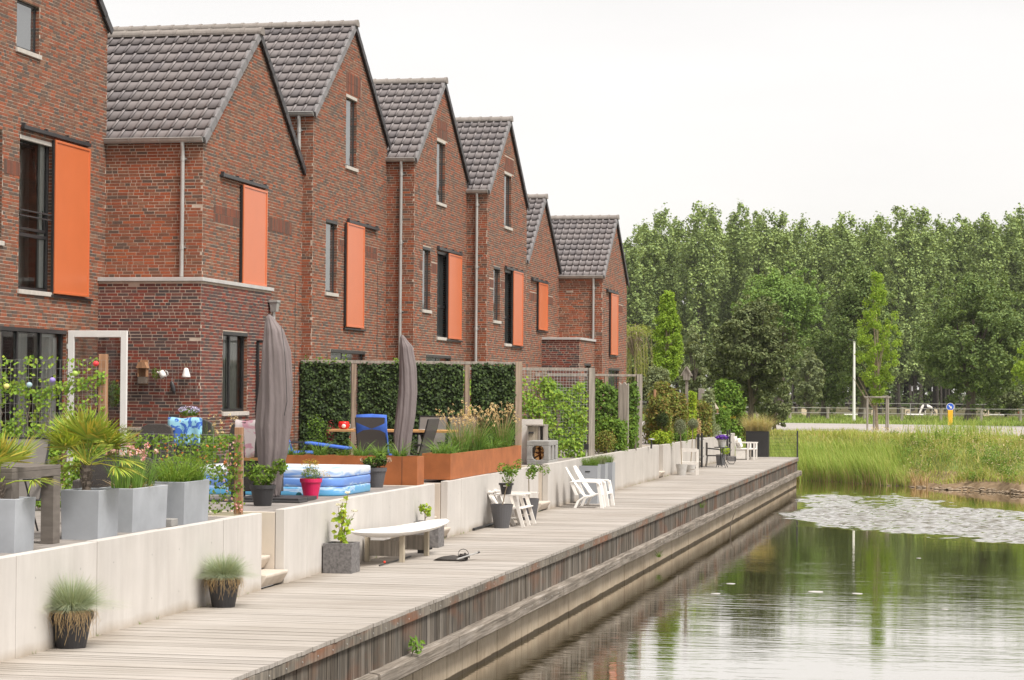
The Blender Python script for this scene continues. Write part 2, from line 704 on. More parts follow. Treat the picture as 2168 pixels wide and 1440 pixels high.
M['post'] = wood('post_wood', (.31, .235, .175))
M['post_red'] = wood('post_redwood', (.37, .205, .115))
M['grey_wood'] = wood('grey_wood', (.30, .265, .225))
M['pine'] = wood('pine_board', (.58, .31, .12), .15, (3, 20, 20))
M['pale_wood'] = wood('pale_wood', (.42, .365, .28), .25)
M['white_wood'] = plain('white_wood', (.74, .70, .65), .55, .08, 9, bstr=.3)
M['white_plastic'] = plain('white_plastic', (.84, .82, .79), .35, .02, 3, bstr=.02)
M['black_pot'] = plain('black_pot', (.030, .029, .032), .5, .2, 6, bstr=.2)
M['grey_pot'] = plain('grey_pot', (.095, .093, .098), .6, .12, 8, stretch=(1, 1, 14), bstr=.5)
M['pink_pot'] = plain('pink_pot', (.62, .015, .10), .4, .05, 3)
M['light_pot'] = plain('light_pot', (.48, .465, .44), .7, .12, 8)
M['soil'] = plain('soil', (.045, .03, .02), .95, .4, 20, bstr=.8)
M['cover'] = plain('parasol_cover', (.20, .165, .162), .8, .14, 2.5, stretch=(1, 1, .35), bstr=.6, bdist=.02)
M['rattan'] = plain('rattan', (.055, .047, .042), .6, .5, 60, stretch=(1, 1, 2.2), bstr=.9)
M['textile'] = plain('textilene', (.12, .108, .10), .75, .06, 60, bstr=.3)
M['textile_light'] = plain('textilene_light', (.205, .185, .168), .75, .06, 60, bstr=.3)
M['table_grey'] = wood('table_grey', (.155, .135, .118), .2, (3, 3, 14))
M['paving'] = None
m, t, o = new_mat('paving')
br = t.nodes.new('ShaderNodeTexBrick')
br.offset = 0.5
br.inputs['Color1'].default_value = (.25, .225, .205, 1)
br.inputs['Color2'].default_value = (.30, .27, .25, 1)
br.inputs['Mortar'].default_value = (.12, .11, .10, 1)
br.inputs['Scale'].default_value = 1.0
br.inputs['Mortar Size'].default_value = .008
br.inputs['Brick Width'].default_value = .6
br.inputs['Row Height'].default_value = .6
lk(t, coords(t, 'world'), br.inputs['Vector'])
n_ = noise(t, coords(t, 'world'), 3, 5)
bsdf(t, o, mixc(t, 1.0, br.outputs[0], ramp(t, n_, [(.3, (.8,) * 3), (.7, (1.12,) * 3)]), 'MULTIPLY'), .85, 0, .3, n_, .2, .004)
M['paving'] = m


LGAIN = {'vine_leaf': 2.0, 'palm_leaf': 1.8, 'ivy_leaf': 1.25, 'photinia_leaf': 1.7, 'poplar_leaf': 2.45, 'maple_leaf': 1.5, 'linden_leaf': 1.75, 'round_tree_leaf': 1.85, 'young_ash_leaf': 1.75, 'understorey_leaf': 1.6,
         'reed_leaf': 1.5, 'meadow_leaf': 1.4, 'fescue_leaf': 1.7, 'field_leaf': 1.6, 'seed_head': 1.3, 'dry_leaf': 1.2, 'dark_climber': 1.7, 'herb_leaf': 1.7}


def leafm(name, cols, trans=.28, rough=.5):
    g = LGAIN.get(name, 1.5)
    cols = [tuple(min(.85, c * g) for c in k) for k in cols]
    return palette(name, cols, rough + .12, trans, spec=.14)


M['ivy'] = leafm('ivy_leaf', [(.020, .034, .012), (.030, .050, .016), (.016, .026, .010), (.042, .068, .020), (.075, .115, .030), (.024, .038, .014)], .12, .38)
M['vine'] = leafm('vine_leaf', [(.10, .17, .025), (.15, .23, .03), (.07, .13, .025), (.19, .25, .035), (.085, .15, .03)], .35)
M['vine2'] = leafm('climber_leaf', [(.075, .14, .022), (.12, .20, .028), (.05, .095, .02), (.17, .24, .035), (.09, .15, .024)], .35)
M['palm'] = leafm('palm_leaf', [(.16, .22, .035), (.22, .27, .04), (.10, .16, .03), (.32, .27, .05), (.14, .20, .03)], .25)
M['grassy'] = leafm('lily_leaf', [(.10, .20, .035), (.15, .25, .05), (.075, .15, .03), (.20, .28, .07)], .3)
M['bamboo'] = leafm('bamboo_leaf', [(.09, .18, .025), (.14, .23, .03), (.19, .26, .045), (.07, .14, .02)], .35)
M['fescue'] = leafm('fescue_leaf', [(.20, .25, .17), (.27, .31, .21), (.16, .20, .14), (.33, .33, .21)], .2)
M['straw'] = leafm('dry_leaf', [(.42, .30, .15), (.50, .38, .22), (.33, .21, .10)], .2)
M['plume'] = leafm('plume', [(.55, .40, .22), (.62, .48, .28), (.45, .31, .16)], .3)
M['lime'] = leafm('lime_leaf', [(.22, .33, .03), (.30, .38, .04), (.14, .24, .03), (.35, .36, .05)], .4)
M['bush'] = leafm('bush_leaf', [(.085, .16, .025), (.13, .22, .03), (.06, .11, .02), (.17, .24, .04)], .3)
M['redbush'] = leafm('photinia_leaf', [(.10, .14, .03), (.17, .11, .035), (.08, .12, .03), (.20, .16, .045), (.12, .17, .035), (.14, .18, .03)], .3)
M['greybush'] = leafm('grey_leaf', [(.15, .18, .09), (.20, .23, .12), (.11, .14, .07)], .3)
M['olive'] = leafm('olive_leaf', [(.13, .15, .09), (.19, .21, .13), (.09, .11, .06)], .2)
M['poplar'] = leafm('poplar_leaf', [(.092, .125, .046), (.132, .172, .060), (.066, .094, .038), (.170, .212, .072), (.105, .142, .050)], .2)
M['maple'] = leafm('maple_leaf', [(.070, .092, .034), (.105, .130, .050), (.050, .068, .028), (.165, .185, .085), (.085, .108, .040)], .2, .42)
M['linden'] = leafm('linden_leaf', [(.075, .115, .038), (.110, .155, .048), (.055, .085, .030), (.160, .205, .070), (.090, .130, .040)], .25, .42)
M['roundtree'] = leafm('round_tree_leaf', [(.10, .165, .042), (.14, .21, .055), (.08, .13, .036), (.17, .25, .065)], .3)
M['ash'] = leafm('young_ash_leaf', [(.15, .24, .03), (.20, .29, .038), (.12, .19, .026), (.24, .32, .05)], .4)
M['willow'] = leafm('willow_leaf', [(.20, .26, .05), (.27, .29, .07), (.15, .20, .045)], .35)
M['reed'] = leafm('reed_leaf', [(.19, .28, .050), (.25, .34, .070), (.14, .21, .040), (.30, .36, .09), (.38, .37, .13)], .3)
M['meadow'] = leafm('meadow_leaf', [(.22, .29, .050), (.28, .33, .070), (.40, .37, .13), (.17, .23, .040), (.50, .40, .19)], .3)
M['under'] = leafm('understorey_leaf', [(.045, .065, .025), (.06, .085, .03), (.035, .05, .02)], .2)
M['bark_dark'] = plain('bark_dark', (.05, .042, .035), .95, .3, 5, stretch=(1, 1, .25))
M['bark'] = plain('bark', (.13, .105, .085), .95, .35, 5, stretch=(1, 1, .25), bstr=.8)
M['bark_pale'] = plain('bark_pale', (.30, .235, .16), .9, .25, 8, bstr=.4)
M['pinkflower'] = palette('pink_petal', [(.75, .42, .40), (.80, .58, .52), (.70, .25, .30)], .6, .2)
M['purple'] = palette('purple_petal', [(.10, .03, .30), (.16, .05, .40)], .6, .1)
M['lilac'] = palette('lilac_petal', [(.45, .40, .62), (.62, .60, .72), (.30, .24, .52)], .6, .1)
M['whiteflower'] = palette('white_petal', [(.78, .76, .60), (.82, .80, .70)], .6, .2)
M['orangeflower'] = palette('orange_petal', [(.85, .26, .03), (.80, .36, .20)], .6, .2)
M['yellowflower'] = palette('yellow_petal', [(.80, .60, .06), (.72, .56, .15)], .6, .2)

# ---------------------------------------------------------------- leaves and blades
RNG = np.random.default_rng(7)


def unit(v):
    return v / (np.linalg.norm(v, axis=-1, keepdims=True) + 1e-9)


def leaf_geo(P, N, s, asp=.62, rng=RNG, droop=.0):
    n = len(P)
    N = unit(N)
    T = rng.normal(size=(n, 3))
    T[:, 2] -= droop
    T = unit(T - N * np.sum(T * N, 1, keepdims=True))
    S = np.cross(N, T)
    s = np.broadcast_to(np.asarray(s, float), (n,))[:, None]
    V = np.empty((n, 4, 3))
    V[:, 0] = P - T * s * .5
    V[:, 1] = P + S * s * asp * .5 + N * s * .10
    V[:, 2] = P + T * s * .5
    V[:, 3] = P - S * s * asp * .5 + N * s * .10
    Q = np.arange(n * 4).reshape(n, 4)
    return V.reshape(-1, 3), Q


def blade_geo(P, H, D, W, curve, rng=RNG, segs=(0, .4, .75, 1.0), tip=.12):
    """P base, H length (n,), D unit lean direction (n,3) horizontal, curve (n,) how far the tip leans (fraction of H)"""
    n = len(P)
    a = rng.uniform(0, 2 * math.pi, n)
    S = np.stack([np.cos(a), np.sin(a), np.zeros(n)], 1)
    k = len(segs)
    V = np.empty((n, k * 2, 3))
    H = np.broadcast_to(np.asarray(H, float), (n,))[:, None]
    W = np.broadcast_to(np.asarray(W, float), (n,))[:, None]
    c = np.broadcast_to(np.asarray(curve, float), (n,))[:, None]
    up = np.array([[0, 0, 1.0]])
    for i, s in enumerate(segs):
        C = P + up * H * (s - .5 * c * s * s * np.minimum(c, 1.2)) + D * H * c * s * s
        w = W * (1 - (1 - tip) * s ** 1.5)
        V[:, 2 * i] = C - S * w * .5
        V[:, 2 * i + 1] = C + S * w * .5
    q = []
    for i in range(k - 1):
        q.append([2 * i, 2 * i + 1, 2 * i + 3, 2 * i + 2])
    q = np.array(q)
    Q = (np.arange(n)[:, None, None] * (2 * k) + q[None]).reshape(-1, 4)
    return V.reshape(-1, 3), Q


def geo_join(parts):
    V, Q, o = [], [], 0
    for v, q in parts:
        V.append(v)
        Q.append(q + o)
        o += len(v)
    return np.concatenate(V), np.concatenate(Q)


def geo_obj(name, geo, mat, parent=None, world=False, kind=None, smooth=False, label=None):
    V, Q = geo
    if world and parent is not None:
        V = V - ORG[parent.name]
    o = link(name, raw_mesh(name, V, Q, mat, smooth), parent)
    return tag(o, label, None, None, kind)


def hdir(n, rng=RNG):
    a = rng.uniform(0, 2 * math.pi, n)
    return np.stack([np.cos(a), np.sin(a), np.zeros(n)], 1)


def tuft(c, n, h, spread, w, curve=(.2, .7), rng=RNG, out=1.0):
    """a clump of grass blades that lean outwards"""
    a = rng.uniform(0, 2 * math.pi, n)
    r = spread * np.sqrt(rng.uniform(0, 1, n))
    P = np.array(c, float) + np.stack([np.cos(a) * r, np.sin(a) * r, np.zeros(n)], 1)
    b = a + rng.normal(0, .6, n)
    D = np.stack([np.cos(b), np.sin(b), np.zeros(n)], 1)
    H = h * rng.uniform(.6, 1.05, n)
    return blade_geo(P, H, D * out, w * rng.uniform(.7, 1.2, n), rng.uniform(*curve, n), rng)


def cloud(c, rad, n, s, rng=RNG, shell=.5, up=.35, droop=0., asp=.62):
    """leaves in an ellipsoid"""
    d = unit(rng.normal(size=(n, 3)))
    r = (shell + (1 - shell) * rng.uniform(0, 1, n) ** .6)[:, None]
    P = np.array(c, float) + d * r * np.array(rad, float)
    N = d + rng.normal(0, .6, (n, 3)) + np.array([0, 0, up])
    return leaf_geo(P, N, s * rng.uniform(.6, 1.25, n), asp, rng, droop)


def clumps(cs, rads, per, s, rng=RNG, shell=.45, up=.4, droop=0., asp=.62, sq=1.0):
    cs = np.asarray(cs, float)
    n = len(cs) * per
    rads = np.broadcast_to(np.asarray(rads, float), (len(cs),))
    C = np.repeat(cs, per, 0)
    rr = np.repeat(rads, per)[:, None]
    d = unit(rng.normal(size=(n, 3)))
    r = (shell + (1 - shell) * rng.uniform(0, 1, n) ** .7)[:, None]
    P = C + d * r * rr * np.array([1, 1, sq])
    N = d * .9 + rng.normal(0, .55, (n, 3)) + np.array([0, 0, up])
    return leaf_geo(P, N, s * rng.uniform(.6, 1.25, n), asp, rng, droop)

# ================================================================ THE SETTING
WATER_Z = -1.30
XW = -9.87           # face of the garden walls
XE = -7.14           # outer edge of the boardwalk
TZ = 1.05            # level of the gardens
Y_END = 99.2


def shore(x):
    s = 105.5 - (x + 6.7) * 1.18
    s = np.where(x > 4, 92.9 + (x - 4) * -.4, s)
    s = np.where(x < -6.7, 105.5, s)
    return np.maximum(s, 62.0) + .35 * np.sin(x * 1.9) + .22 * np.sin(x * 4.3 + 1)


def ground_h(x, y):
    d = y - shore(x)
    lip = .30 + .12 * np.sin(x * .9) + .3 * np.clip((-2 - x) / 4, 0, 1) * -1
    h = -1.75 + np.clip(d / .5 + 1, 0, 1) * .45                          # bed and waterline
    h = h + np.clip(d / .9, 0, 1) * np.maximum(lip, .1)                  # bare soil lip
    t = np.clip((d - .9) / 7.5, 0, 1)
    h = h + (.7 + 1.3 - np.maximum(lip, .1)) * (t * t * (3 - 2 * t))
    h = h + .05 * np.sin(x * 1.3 + y * .7) * np.clip(d / 3, 0, 1) * np.clip((118 - y) / 10, 0, 1)
    # gently falling away under the far wood, nothing above the eye
    return h


def build_terrain():
    xs = np.unique(np.concatenate([np.linspace(-900, -60, 22), np.linspace(-60, -12, 25), np.linspace(-12, 12, 121), np.linspace(12, 80, 35), np.linspace(80, 900, 22)]))
    ys = np.unique(np.concatenate([np.linspace(60, 88, 15), np.linspace(88, 120, 129), np.linspace(120, 260, 36), np.linspace(260, 2200, 20)]))
    X, Y = np.meshgrid(xs, ys, indexing='ij')
    Z = ground_h(X, Y)
    # the land left of the quay end reaches the gardens
    V = np.stack([X, Y, Z], -1).reshape(-1, 3)
    nx, ny = len(xs), len(ys)
    I = np.arange(nx * ny).reshape(nx, ny)
    Q = np.stack([I[:-1, :-1], I[1:, :-1], I[1:, 1:], I[:-1, 1:]], -1).reshape(-1, 4)
    # left of the boardwalk the sheet starts behind the last garden
    c = V[Q].mean(1)
    keep = ~((c[:, 0] < -7.0) & (c[:, 1] < 99.6))
    m, t, o = new_mat('terrain')
    v = coords(t, 'world', (1, 1, 1))
    n1 = noise(t, v, .35, 6, .6)
    n2 = noise(t, v, 3.0, 5, .6)
    col = ramp(t, n1, [(.3, (.12, .16, .045)), (.5, (.17, .215, .055)), (.7, (.25, .26, .09))])
    col = mixc(t, .35, col, ramp(t, n2, [(.3, (.08, .11, .03)), (.7, (.28, .30, .11))]))
    g = t.nodes.new('ShaderNodeNewGeometry')
    s = t.nodes.new('ShaderNodeSeparateXYZ')
    lk(t, g.outputs['Position'], s.inputs[0])
    soil = ramp(t, n2, [(.3, (.13, .085, .05)), (.6, (.27, .195, .12)), (.8, (.36, .28, .19))])
    k = ramp(t, math_n(t, 'ADD', s.outputs[2], math_n(t, 'MULTIPLY', n2, .5)), [(-.0, (1, 1, 1)), (.05, (0, 0, 0))])
    k = math_n(t, 'LESS_THAN', math_n(t, 'ADD', s.outputs[2], math_n(t, 'MULTIPLY', n2, .35)), -.42)
    col = mixc(t, k, col, soil)
    far = math_n(t, 'GREATER_THAN', math_n(t, 'ADD', s.outputs[1], math_n(t, 'MULTIPLY', n1, 20)), 208)
    col = mixc(t, far, col, ramp(t, n2, [(.3, (.07, .06, .035)), (.7, (.12, .11, .055))]))
    bsdf(t, o, col, .95, 0, .1, n2, .6, .03)
    me = raw_mesh('terrain', V, Q[keep], m, True)
    tag(link('terrain', me), kind='structure')


build_terrain()


def water_mat():
    m, t, o = new_mat('water')
    g = t.nodes.new('ShaderNodeNewGeometry')
    s = t.nodes.new('ShaderNodeSeparateXYZ')
    lk(t, g.outputs['Position'], s.inputs[0])
    x, y = s.outputs[0], s.outputs[1]
    w1 = noise(t, coords(t, 'world', (.10, .16, 1)), 1.0, 3, .5)
    ws = noise(t, coords(t, 'world', (1.0, .45, 1)), 1.0, 4, .6)
    rip = noise(t, coords(t, 'world', (1.7, 4.2, 1)), 1.0, 3, .55)
    rip2 = noise(t, coords(t, 'world', (.7, 3.6, 1)), 1.0, 3, .6, .5)
    amp = ramp(t, noise(t, coords(t, 'world', (.12, .3, 1)), 1.0, 2, .5), [(.3, (.35,) * 3), (.7, (1.3,) * 3)])
    # closer in, long low ripples
    nr = ramp(t, math_n(t, 'MULTIPLY', y, .01), [(.30, (1,) * 3), (.62, (.28,) * 3)])
    calm = math_n(t, 'MULTIPLY', math_n(t, 'ADD', math_n(t, 'MULTIPLY', rip2, .0065), math_n(t, 'MULTIPLY', rip, .0012)), math_n(t, 'MULTIPLY', nr, amp))
    hgt = calm
    bp = t.nodes.new('ShaderNodeBump')
    bp.inputs['Strength'].default_value = 1.0
    bp.inputs['Distance'].default_value = 1.0
    lk(t, hgt, bp.inputs['Height'])
    df = t.nodes.new('ShaderNodeBsdfDiffuse')
    df.inputs[0].default_value = (.072, .060, .026, 1)
    gl = t.nodes.new('ShaderNodeBsdfGlossy')
    gl.inputs['Roughness'].default_value = .03
    gl.inputs[0].default_value = (1, .975, .945, 1)
    fr = t.nodes.new('ShaderNodeFresnel')
    fr.inputs[0].default_value = 1.33
    fac = ramp(t, fr.outputs[0], [(.02, (.04,) * 3), (.22, (.52,) * 3), (.42, (.84,) * 3), (.75, (.94,) * 3)])
    mx = t.nodes.new('ShaderNodeMixShader')
    for n_ in (gl, fr):
        lk(t, bp.outputs[0], n_.inputs['Normal'])
    lk(t, fac, mx.inputs[0])
    lk(t, df.outputs[0], mx.inputs[1])
    lk(t, gl.outputs[0], mx.inputs[2])
    lk(t, mx.outputs[0], o.inputs[0])
    return m


M['water'] = water_mat()


def vnoise(x, y, seed):
    """smooth value noise in numpy"""
    g = np.random.default_rng(seed).uniform(-1, 1, (256, 256))
    xi, yi = np.floor(x).astype(int), np.floor(y).astype(int)
    fx, fy = x - xi, y - yi
    fx, fy = fx * fx * (3 - 2 * fx), fy * fy * (3 - 2 * fy)
    q = lambda a, b: g[(xi + a) % 256, (yi + b) % 256]
    return (q(0, 0) * (1 - fx) + q(1, 0) * fx) * (1 - fy) + (q(0, 1) * (1 - fx) + q(1, 1) * fx) * fy


def build_water():
    # wavelets raised by a breeze on the far part of the pond, real geometry; the rest lies calm
    X0, X1_, YA, YB = -7.6, 16.0, 58.0, 104.0
    near = [onZ(u, v, WATER_Z) for u, v in ((1560, 1128), (1600, 1112), (1720, 1112), (1850, 1120), (2000, 1130), (2168, 1143), (2400, 1165))]
    farp = [onZ(u, v, WATER_Z) for u, v in ((1600, 1046), (1690, 1038), (1780, 1046), (1900, 1052), (2000, 1066), (2168, 1088), (2400, 1118))]
    xs = np.arange(X0, X1_ + .01, .13)
    ys = np.arange(YA, YB + .01, .075)
    X, Y = np.meshgrid(xs, ys, indexing='ij')
    yn = np.interp(X, [p[0] for p in near], [p[1] for p in near])
    yf = np.interp(X, [p[0] for p in farp], [p[1] for p in farp])
    w = vnoise(X * .35, Y * .25, 1) * 2.2 + vnoise(X * 1.1, Y * .6, 2) * 1.1 + vnoise(X * 3, Y * 2, 3) * .5
    sm = lambda q: np.clip(q, 0, 1) ** 2 * (3 - 2 * np.clip(q, 0, 1))
    w = w + vnoise(X * 5, Y * 3.5, 4) * 1.3
    k = sm((Y - yn - w + 1.0) / 2.6) * sm((yf - Y + w * 1.5 + 1) / 5.0)
    # the lee of the boardwalk
    k *= sm((X + 7.14 - .9 - .35 * w - np.clip((78 - Y) * .12, 0, 3)) / .9)
    c = onZ(1850, 1064, WATER_Z)
    hole = np.exp(-(((X - c[0]) / 1.7) ** 2 + ((Y - c[1]) / 4.5) ** 2))
    k *= 1 - .6 * sm(hole * 1.3 + .25 * w - .45)
    rg = np.random.default_rng(17)
    H = np.zeros_like(X)
    for i in range(34):
        lam = rg.uniform(.26, .72)
        th = rg.normal(0, .85)
        kx, ky = math.sin(th) * 6.283 / lam, math.cos(th) * 6.283 / lam
        H += lam * .0075 * np.sin(kx * X + ky * Y + rg.uniform(0, 6.28))
    H *= 1.15
    edge = np.clip((X1_ - X) / 1.5, 0, 1) * np.clip((Y - YA) / 1.0, 0, 1)
    V = np.stack([X, Y, WATER_Z + H * np.clip(k, 0, 1.2) * edge], -1).reshape(-1, 3)
    nx, ny = len(xs), len(ys)
    I = np.arange(nx * ny).reshape(nx, ny)
    Q = np.stack([I[:-1, :-1], I[1:, :-1], I[1:, 1:], I[:-1, 1:]], -1).reshape(-1, 4)
    xe, ye = xs[-1], ys[-1]
    o = len(V)
    B = [(X0, -60), (500, -60), (500, YA), (X0, YA), (xe, YA), (xe, 110), (500, 110), (X0, ye), (X0, 110), (xe, ye)]
    V = np.concatenate([V, [(a, b, WATER_Z) for a, b in B]])
    Q = np.concatenate([Q, np.array([[0, 1, 2, 3], [4, 2, 6, 5], [7, 9, 5, 8]]) + o])
    me = raw_mesh('water', V, Q, M['water'], True)
    tag(link('water', me), kind='structure')


build_water()
# land on the camera's side and to the left, far enough to close the ground
me = raw_mesh('garden_ground', [(-900, -60, .9), (-10.3, -60, .9), (-10.3, 104, .9), (-900, 104, .9)], [[0, 1, 2, 3]], M['meadow'])
tag(link('garden_ground', me), kind='structure')

# ---------------------------------------------------------------- boardwalk
sub = MB().bx(XW - .3, XE - .12, -2, Y_END - .02, -.95, -.06).bx(XW - .3, XE - .14, -2, Y_END - .02, -2.2, -.95)
deck = tag(sub.build('boardwalk', M['joint']), 'long weathered timber boardwalk between the garden walls and the water', None, None, 'structure')
# the boards: about 4 photo pixels deep at most, so one joined part
bw = .145
ys = np.arange(6, Y_END - bw, bw)
rng = np.random.default_rng(3)
n = len(ys)
V = np.empty((n, 8, 3))
zt = rng.normal(0, .0018, n)
xo = rng.normal(0, .008, n)
for k, (sx, sy, sz) in enumerate([(0, 0, 0), (1, 0, 0), (1, 1, 0), (0, 1, 0), (0, 0, 1), (1, 0, 1), (1, 1, 1), (0, 1, 1)]):
    V[:, k, 0] = (XW - .02) if sx == 0 else XE + .018 + xo * .5
    V[:, k, 1] = ys + (.004 if sy == 0 else bw - .005)
    V[:, k, 2] = (-.045 if sz == 0 else zt + rng.normal(0, .0012, n))
Q = np.array(BOXF)
Q = (np.arange(n)[:, None, None] * 8 + Q[None]).reshape(-1, 4)
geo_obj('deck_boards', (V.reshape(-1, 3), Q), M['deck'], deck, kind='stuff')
# top edge beam in lengths, fascia boards, wale, sheet piling
BL = 3.6
mb0 = MB().box((0, 0, 0), (.05, BL - .012, .125)).build('edge_beam', M['beam'], deck, bev=.006)
mb0.location = (XE - .01, 8 + BL / 2, -.112)
nb = int((Y_END - 8) / BL)
for k in range(1, nb + 1):
    c = mb0.copy()
    COL.objects.link(c)
    L = min(BL, Y_END - (8 + BL * k))
    if L < .3:
        continue
    c.location = (XE - .01 + random.Random(k).uniform(-.004, .004), 8 + BL * k + L / 2, -.112 + random.Random(k).uniform(-.006, .006))
    c.scale = (1, L / BL, 1)
fb = .148
ys = np.arange(12, Y_END - fb, fb)
me = raw_mesh('fascia_board', *(lambda b: (b.v, b.f))(MB().box((0, 0, 0), (.028, fb - .008, .46))), M['fascia'])
rr = random.Random(5)
near_n = 0
rest = MB()
for k, y in enumerate(ys):
    dx, dz = rr.uniform(-.007, .006), rr.uniform(-.012, .008)
    if 18.5 <= y < 18.5 + fb * 298:
        o = link('fascia_board', me, deck)
        o.location = (XE - .045 + dx, y + fb / 2, -.395 + dz)
        o.rotation_euler = (rr.uniform(-.008, .008), 0, 0)
    else:
        rest.box((XE - .045 + dx, y + fb / 2, -.395 + dz), (.028, fb - .008, .46))
rest.build('fascia_boards', M['fascia'], deck, kind='stuff')
WL = 4.2
k = 0
y = 10.0
rr = random.Random(11)
while y < Y_END + .4:
    L = min(WL + rr.uniform(-.4, .5), Y_END + .5 - y)
    w = MB()
    pr = [(-.02, -.60), (.135, -.615), (.15, -.63), (.15, -.80), (.135, -.815), (-.02, -.815)]
    dx = rr.uniform(-.012, .018)
    rg = []
    for yy in np.linspace(y + .006, y + L - .006, 9):
        e = rr.uniform(-.006, .006)
        rg.append([(XE - .04 + dx + px + e, yy, pz + e * .8 + rr.uniform(-.004, .004)) for px, pz in pr])
    w.loft(rg)
    w.build('wale', M['wale'], deck)
    y += L
SHW = .5
me = raw_mesh('sheet_panel', *(lambda b: (b.v, b.f))(MB().box((0, 0, 0), (.04, SHW - .008, 1.3))), M['sheet'])
ys = np.arange(10, Y_END - .3, SHW)
for y in ys:
    o = link('sheet_panel', me, deck)
    o.location = (XE - .09 + rr.uniform(-.006, .006), y + SHW / 2, -1.40 - .07)
# bolts
bo = MB()
for y in np.arange(14, 60, .6):
    bo.lathe([(.0, .008), (.010, .006), (.011, 0)], (XE + .016, y, -.12), 6, roty(math.pi / 2))
    bo.lathe([(.0, .008), (.013, .006), (.014, 0)], (XE + .105, y + .3, -.70), 6, roty(math.pi / 2))
bo.build('bolts', M['zinc'], deck, kind='stuff')

# ---------------------------------------------------------------- garden walls (one thing per plot)
SECT = [
    ('near pale concrete garden wall below the three grey planters', 16.0, 30.62, 1.10, [38, 208, 353, 475, 505]),
    ('pale concrete garden wall behind the surfboard bench and paddling pool', 31.70, 41.32, 1.10, [652, 810, 877]),
    ('pale concrete garden wall below the long rust red planter', 42.38, 51.9, 1.10, [977, 1040, 1085, 1128]),
    ('long pale concrete garden wall behind the two white plastic chairs', 53.1, 73.3, 1.10, [1177, 1193, 1222, 1262, 1300, 1325, 1347, 1365, 1381]),
    ('streaked concrete garden wall behind the small white chair', 74.3, 83.6, 1.08, [1413, 1425, 1440, 1455]),
    ('last short concrete garden wall behind the white bench', 85.3, 98.3, 1.05, [1500, 1515, 1530, 1548, 1565]),
]
for lab, y0, y1, zt, js in SECT:
    w = thing('garden_wall', lab, 'wall', (XW, y0, 0), group='concrete garden walls along the boardwalk')
    cuts = [y0] + [float(onX(u, 1000, XW)[1]) for u in js if y0 < onX(u, 1000, XW)[1] < y1] + [y1]
    if y0 < 20:
        cuts = [y0, 19.0] + cuts[1:]
    for a, b in zip(cuts[:-1], cuts[1:]):
        e = random.Random(int(a * 10)).uniform(-.004, .004)
        pnl = MB().bx(XW - .14, XW + e, a + .007, b - .007, -.02, zt + e).build('wall_panel', M['concrete'], w, True, bev=.006)
        if b - a > 1.2 and a < 60:
            h = MB()
            for yy in (a + (b - a) * .22, a + (b - a) * .78):
                for zz in (.28, .82):
                    h.lathe([(.0, .0015), (.011, .0015)], (XW + e, yy, zz), 8, roty(math.pi / 2))
            h.build('tie_holes', M['block'], pnl, True)
    # return walls at both ends, seen beside the steps
    MB().bx(XW - 1.9, XW - .15, y0 + .01, y0 + .13, -.02, TZ + .004).build('return_wall', M['step'], w, True, bev=.006)
    MB().bx(XW - 1.9, XW - .15, y1 - .13, y1 - .01, -.02, TZ + .004).build('return_wall', M['step'], w, True, bev=.006)
GAPS = [(30.62, 31.70), (41.32, 42.38), (51.9, 53.1), (73.3, 74.3), (83.6, 85.3)]
GL = ['nearest cream concrete steps between the first two garden walls', 'cream concrete steps half hidden behind the surfboard bench',
      'cream concrete steps right of the white slatted chair', 'mossy cream step in the long wall before the small white chair',
      'steps behind the black gate posts at the far gardens']
for (a, b), lab in zip(GAPS, GL):
    s = thing('garden_steps', lab, 'steps', (XW, a, 0), group='steps from the boardwalk up to the gardens')
    for k in range(5):
        x1 = XW + .07 - k * .28
        st = MB()
        st.prism([(x1 - .55, k * .21 + .02), (x1 - .10, k * .21 + .02), (x1 - .03, k * .21 + .12), (x1, k * .21 + .17), (x1, k * .21 + .21), (x1 - .55, k * .21 + .21)][::-1], a + .012, b - .012)
        st.build('step', M['step'], s, True, bev=.012)
# terrace paving behind the walls, one sheet per plot, and the strip behind the steps
for i, (lab, y0, y1, zt, js) in enumerate(SECT):
    MBt = MB().bx(XW - 1.95, XW - .16, y0 + .14, y1 - .14, .5, TZ)
    tag(MBt.build('terrace', M['paving']), kind='structure')
tag(MB().bx(-30, XW - 1.95, 5, 98.3, .6, TZ).build('terrace', M['paving']), kind='structure')

# ================================================================ HOUSES
COURSE = .0625


def brick_arr(L0, L1, z0, z1, fit, holes, seed, lens=((.21, .62), (.10, .38))):
    """running rows; fit(z) -> (a, b) limits of the row; holes = (a, b, z0, z1)"""
    rg = random.Random(seed)
    out = []
    nrow = int((z1 - z0) / COURSE)
    for r in range(nrow):
        z = z0 + (r + .5) * COURSE
        a, b = fit(z)
        if b - a < .05:
            continue
        seg = [(a, b)]
        for (h0, h1, hz0, hz1) in holes:
            if hz0 - .01 < z < hz1 + .01:
                ns = []
                for (p, q) in seg:
                    if h1 <= p or h0 >= q:
                        ns.append((p, q))
                    else:
                        if h0 - p > .03:
                            ns.append((p, h0))
                        if q - h1 > .03:
                            ns.append((h1, q))
                seg = ns
        x = L0 - rg.uniform(0, .22)
        while x < L1:
            l = .21 if rg.random() < .66 else .10
            p, q = x, x + l
            x = q + .012
            for (s0, s1) in seg:
                a2, b2 = max(p, s0 + .003), min(q, s1 - .003)
                if b2 - a2 > .035:
                    out.append(((a2 + b2) / 2, z, b2 - a2))
    return out


BR_CACHE = {}


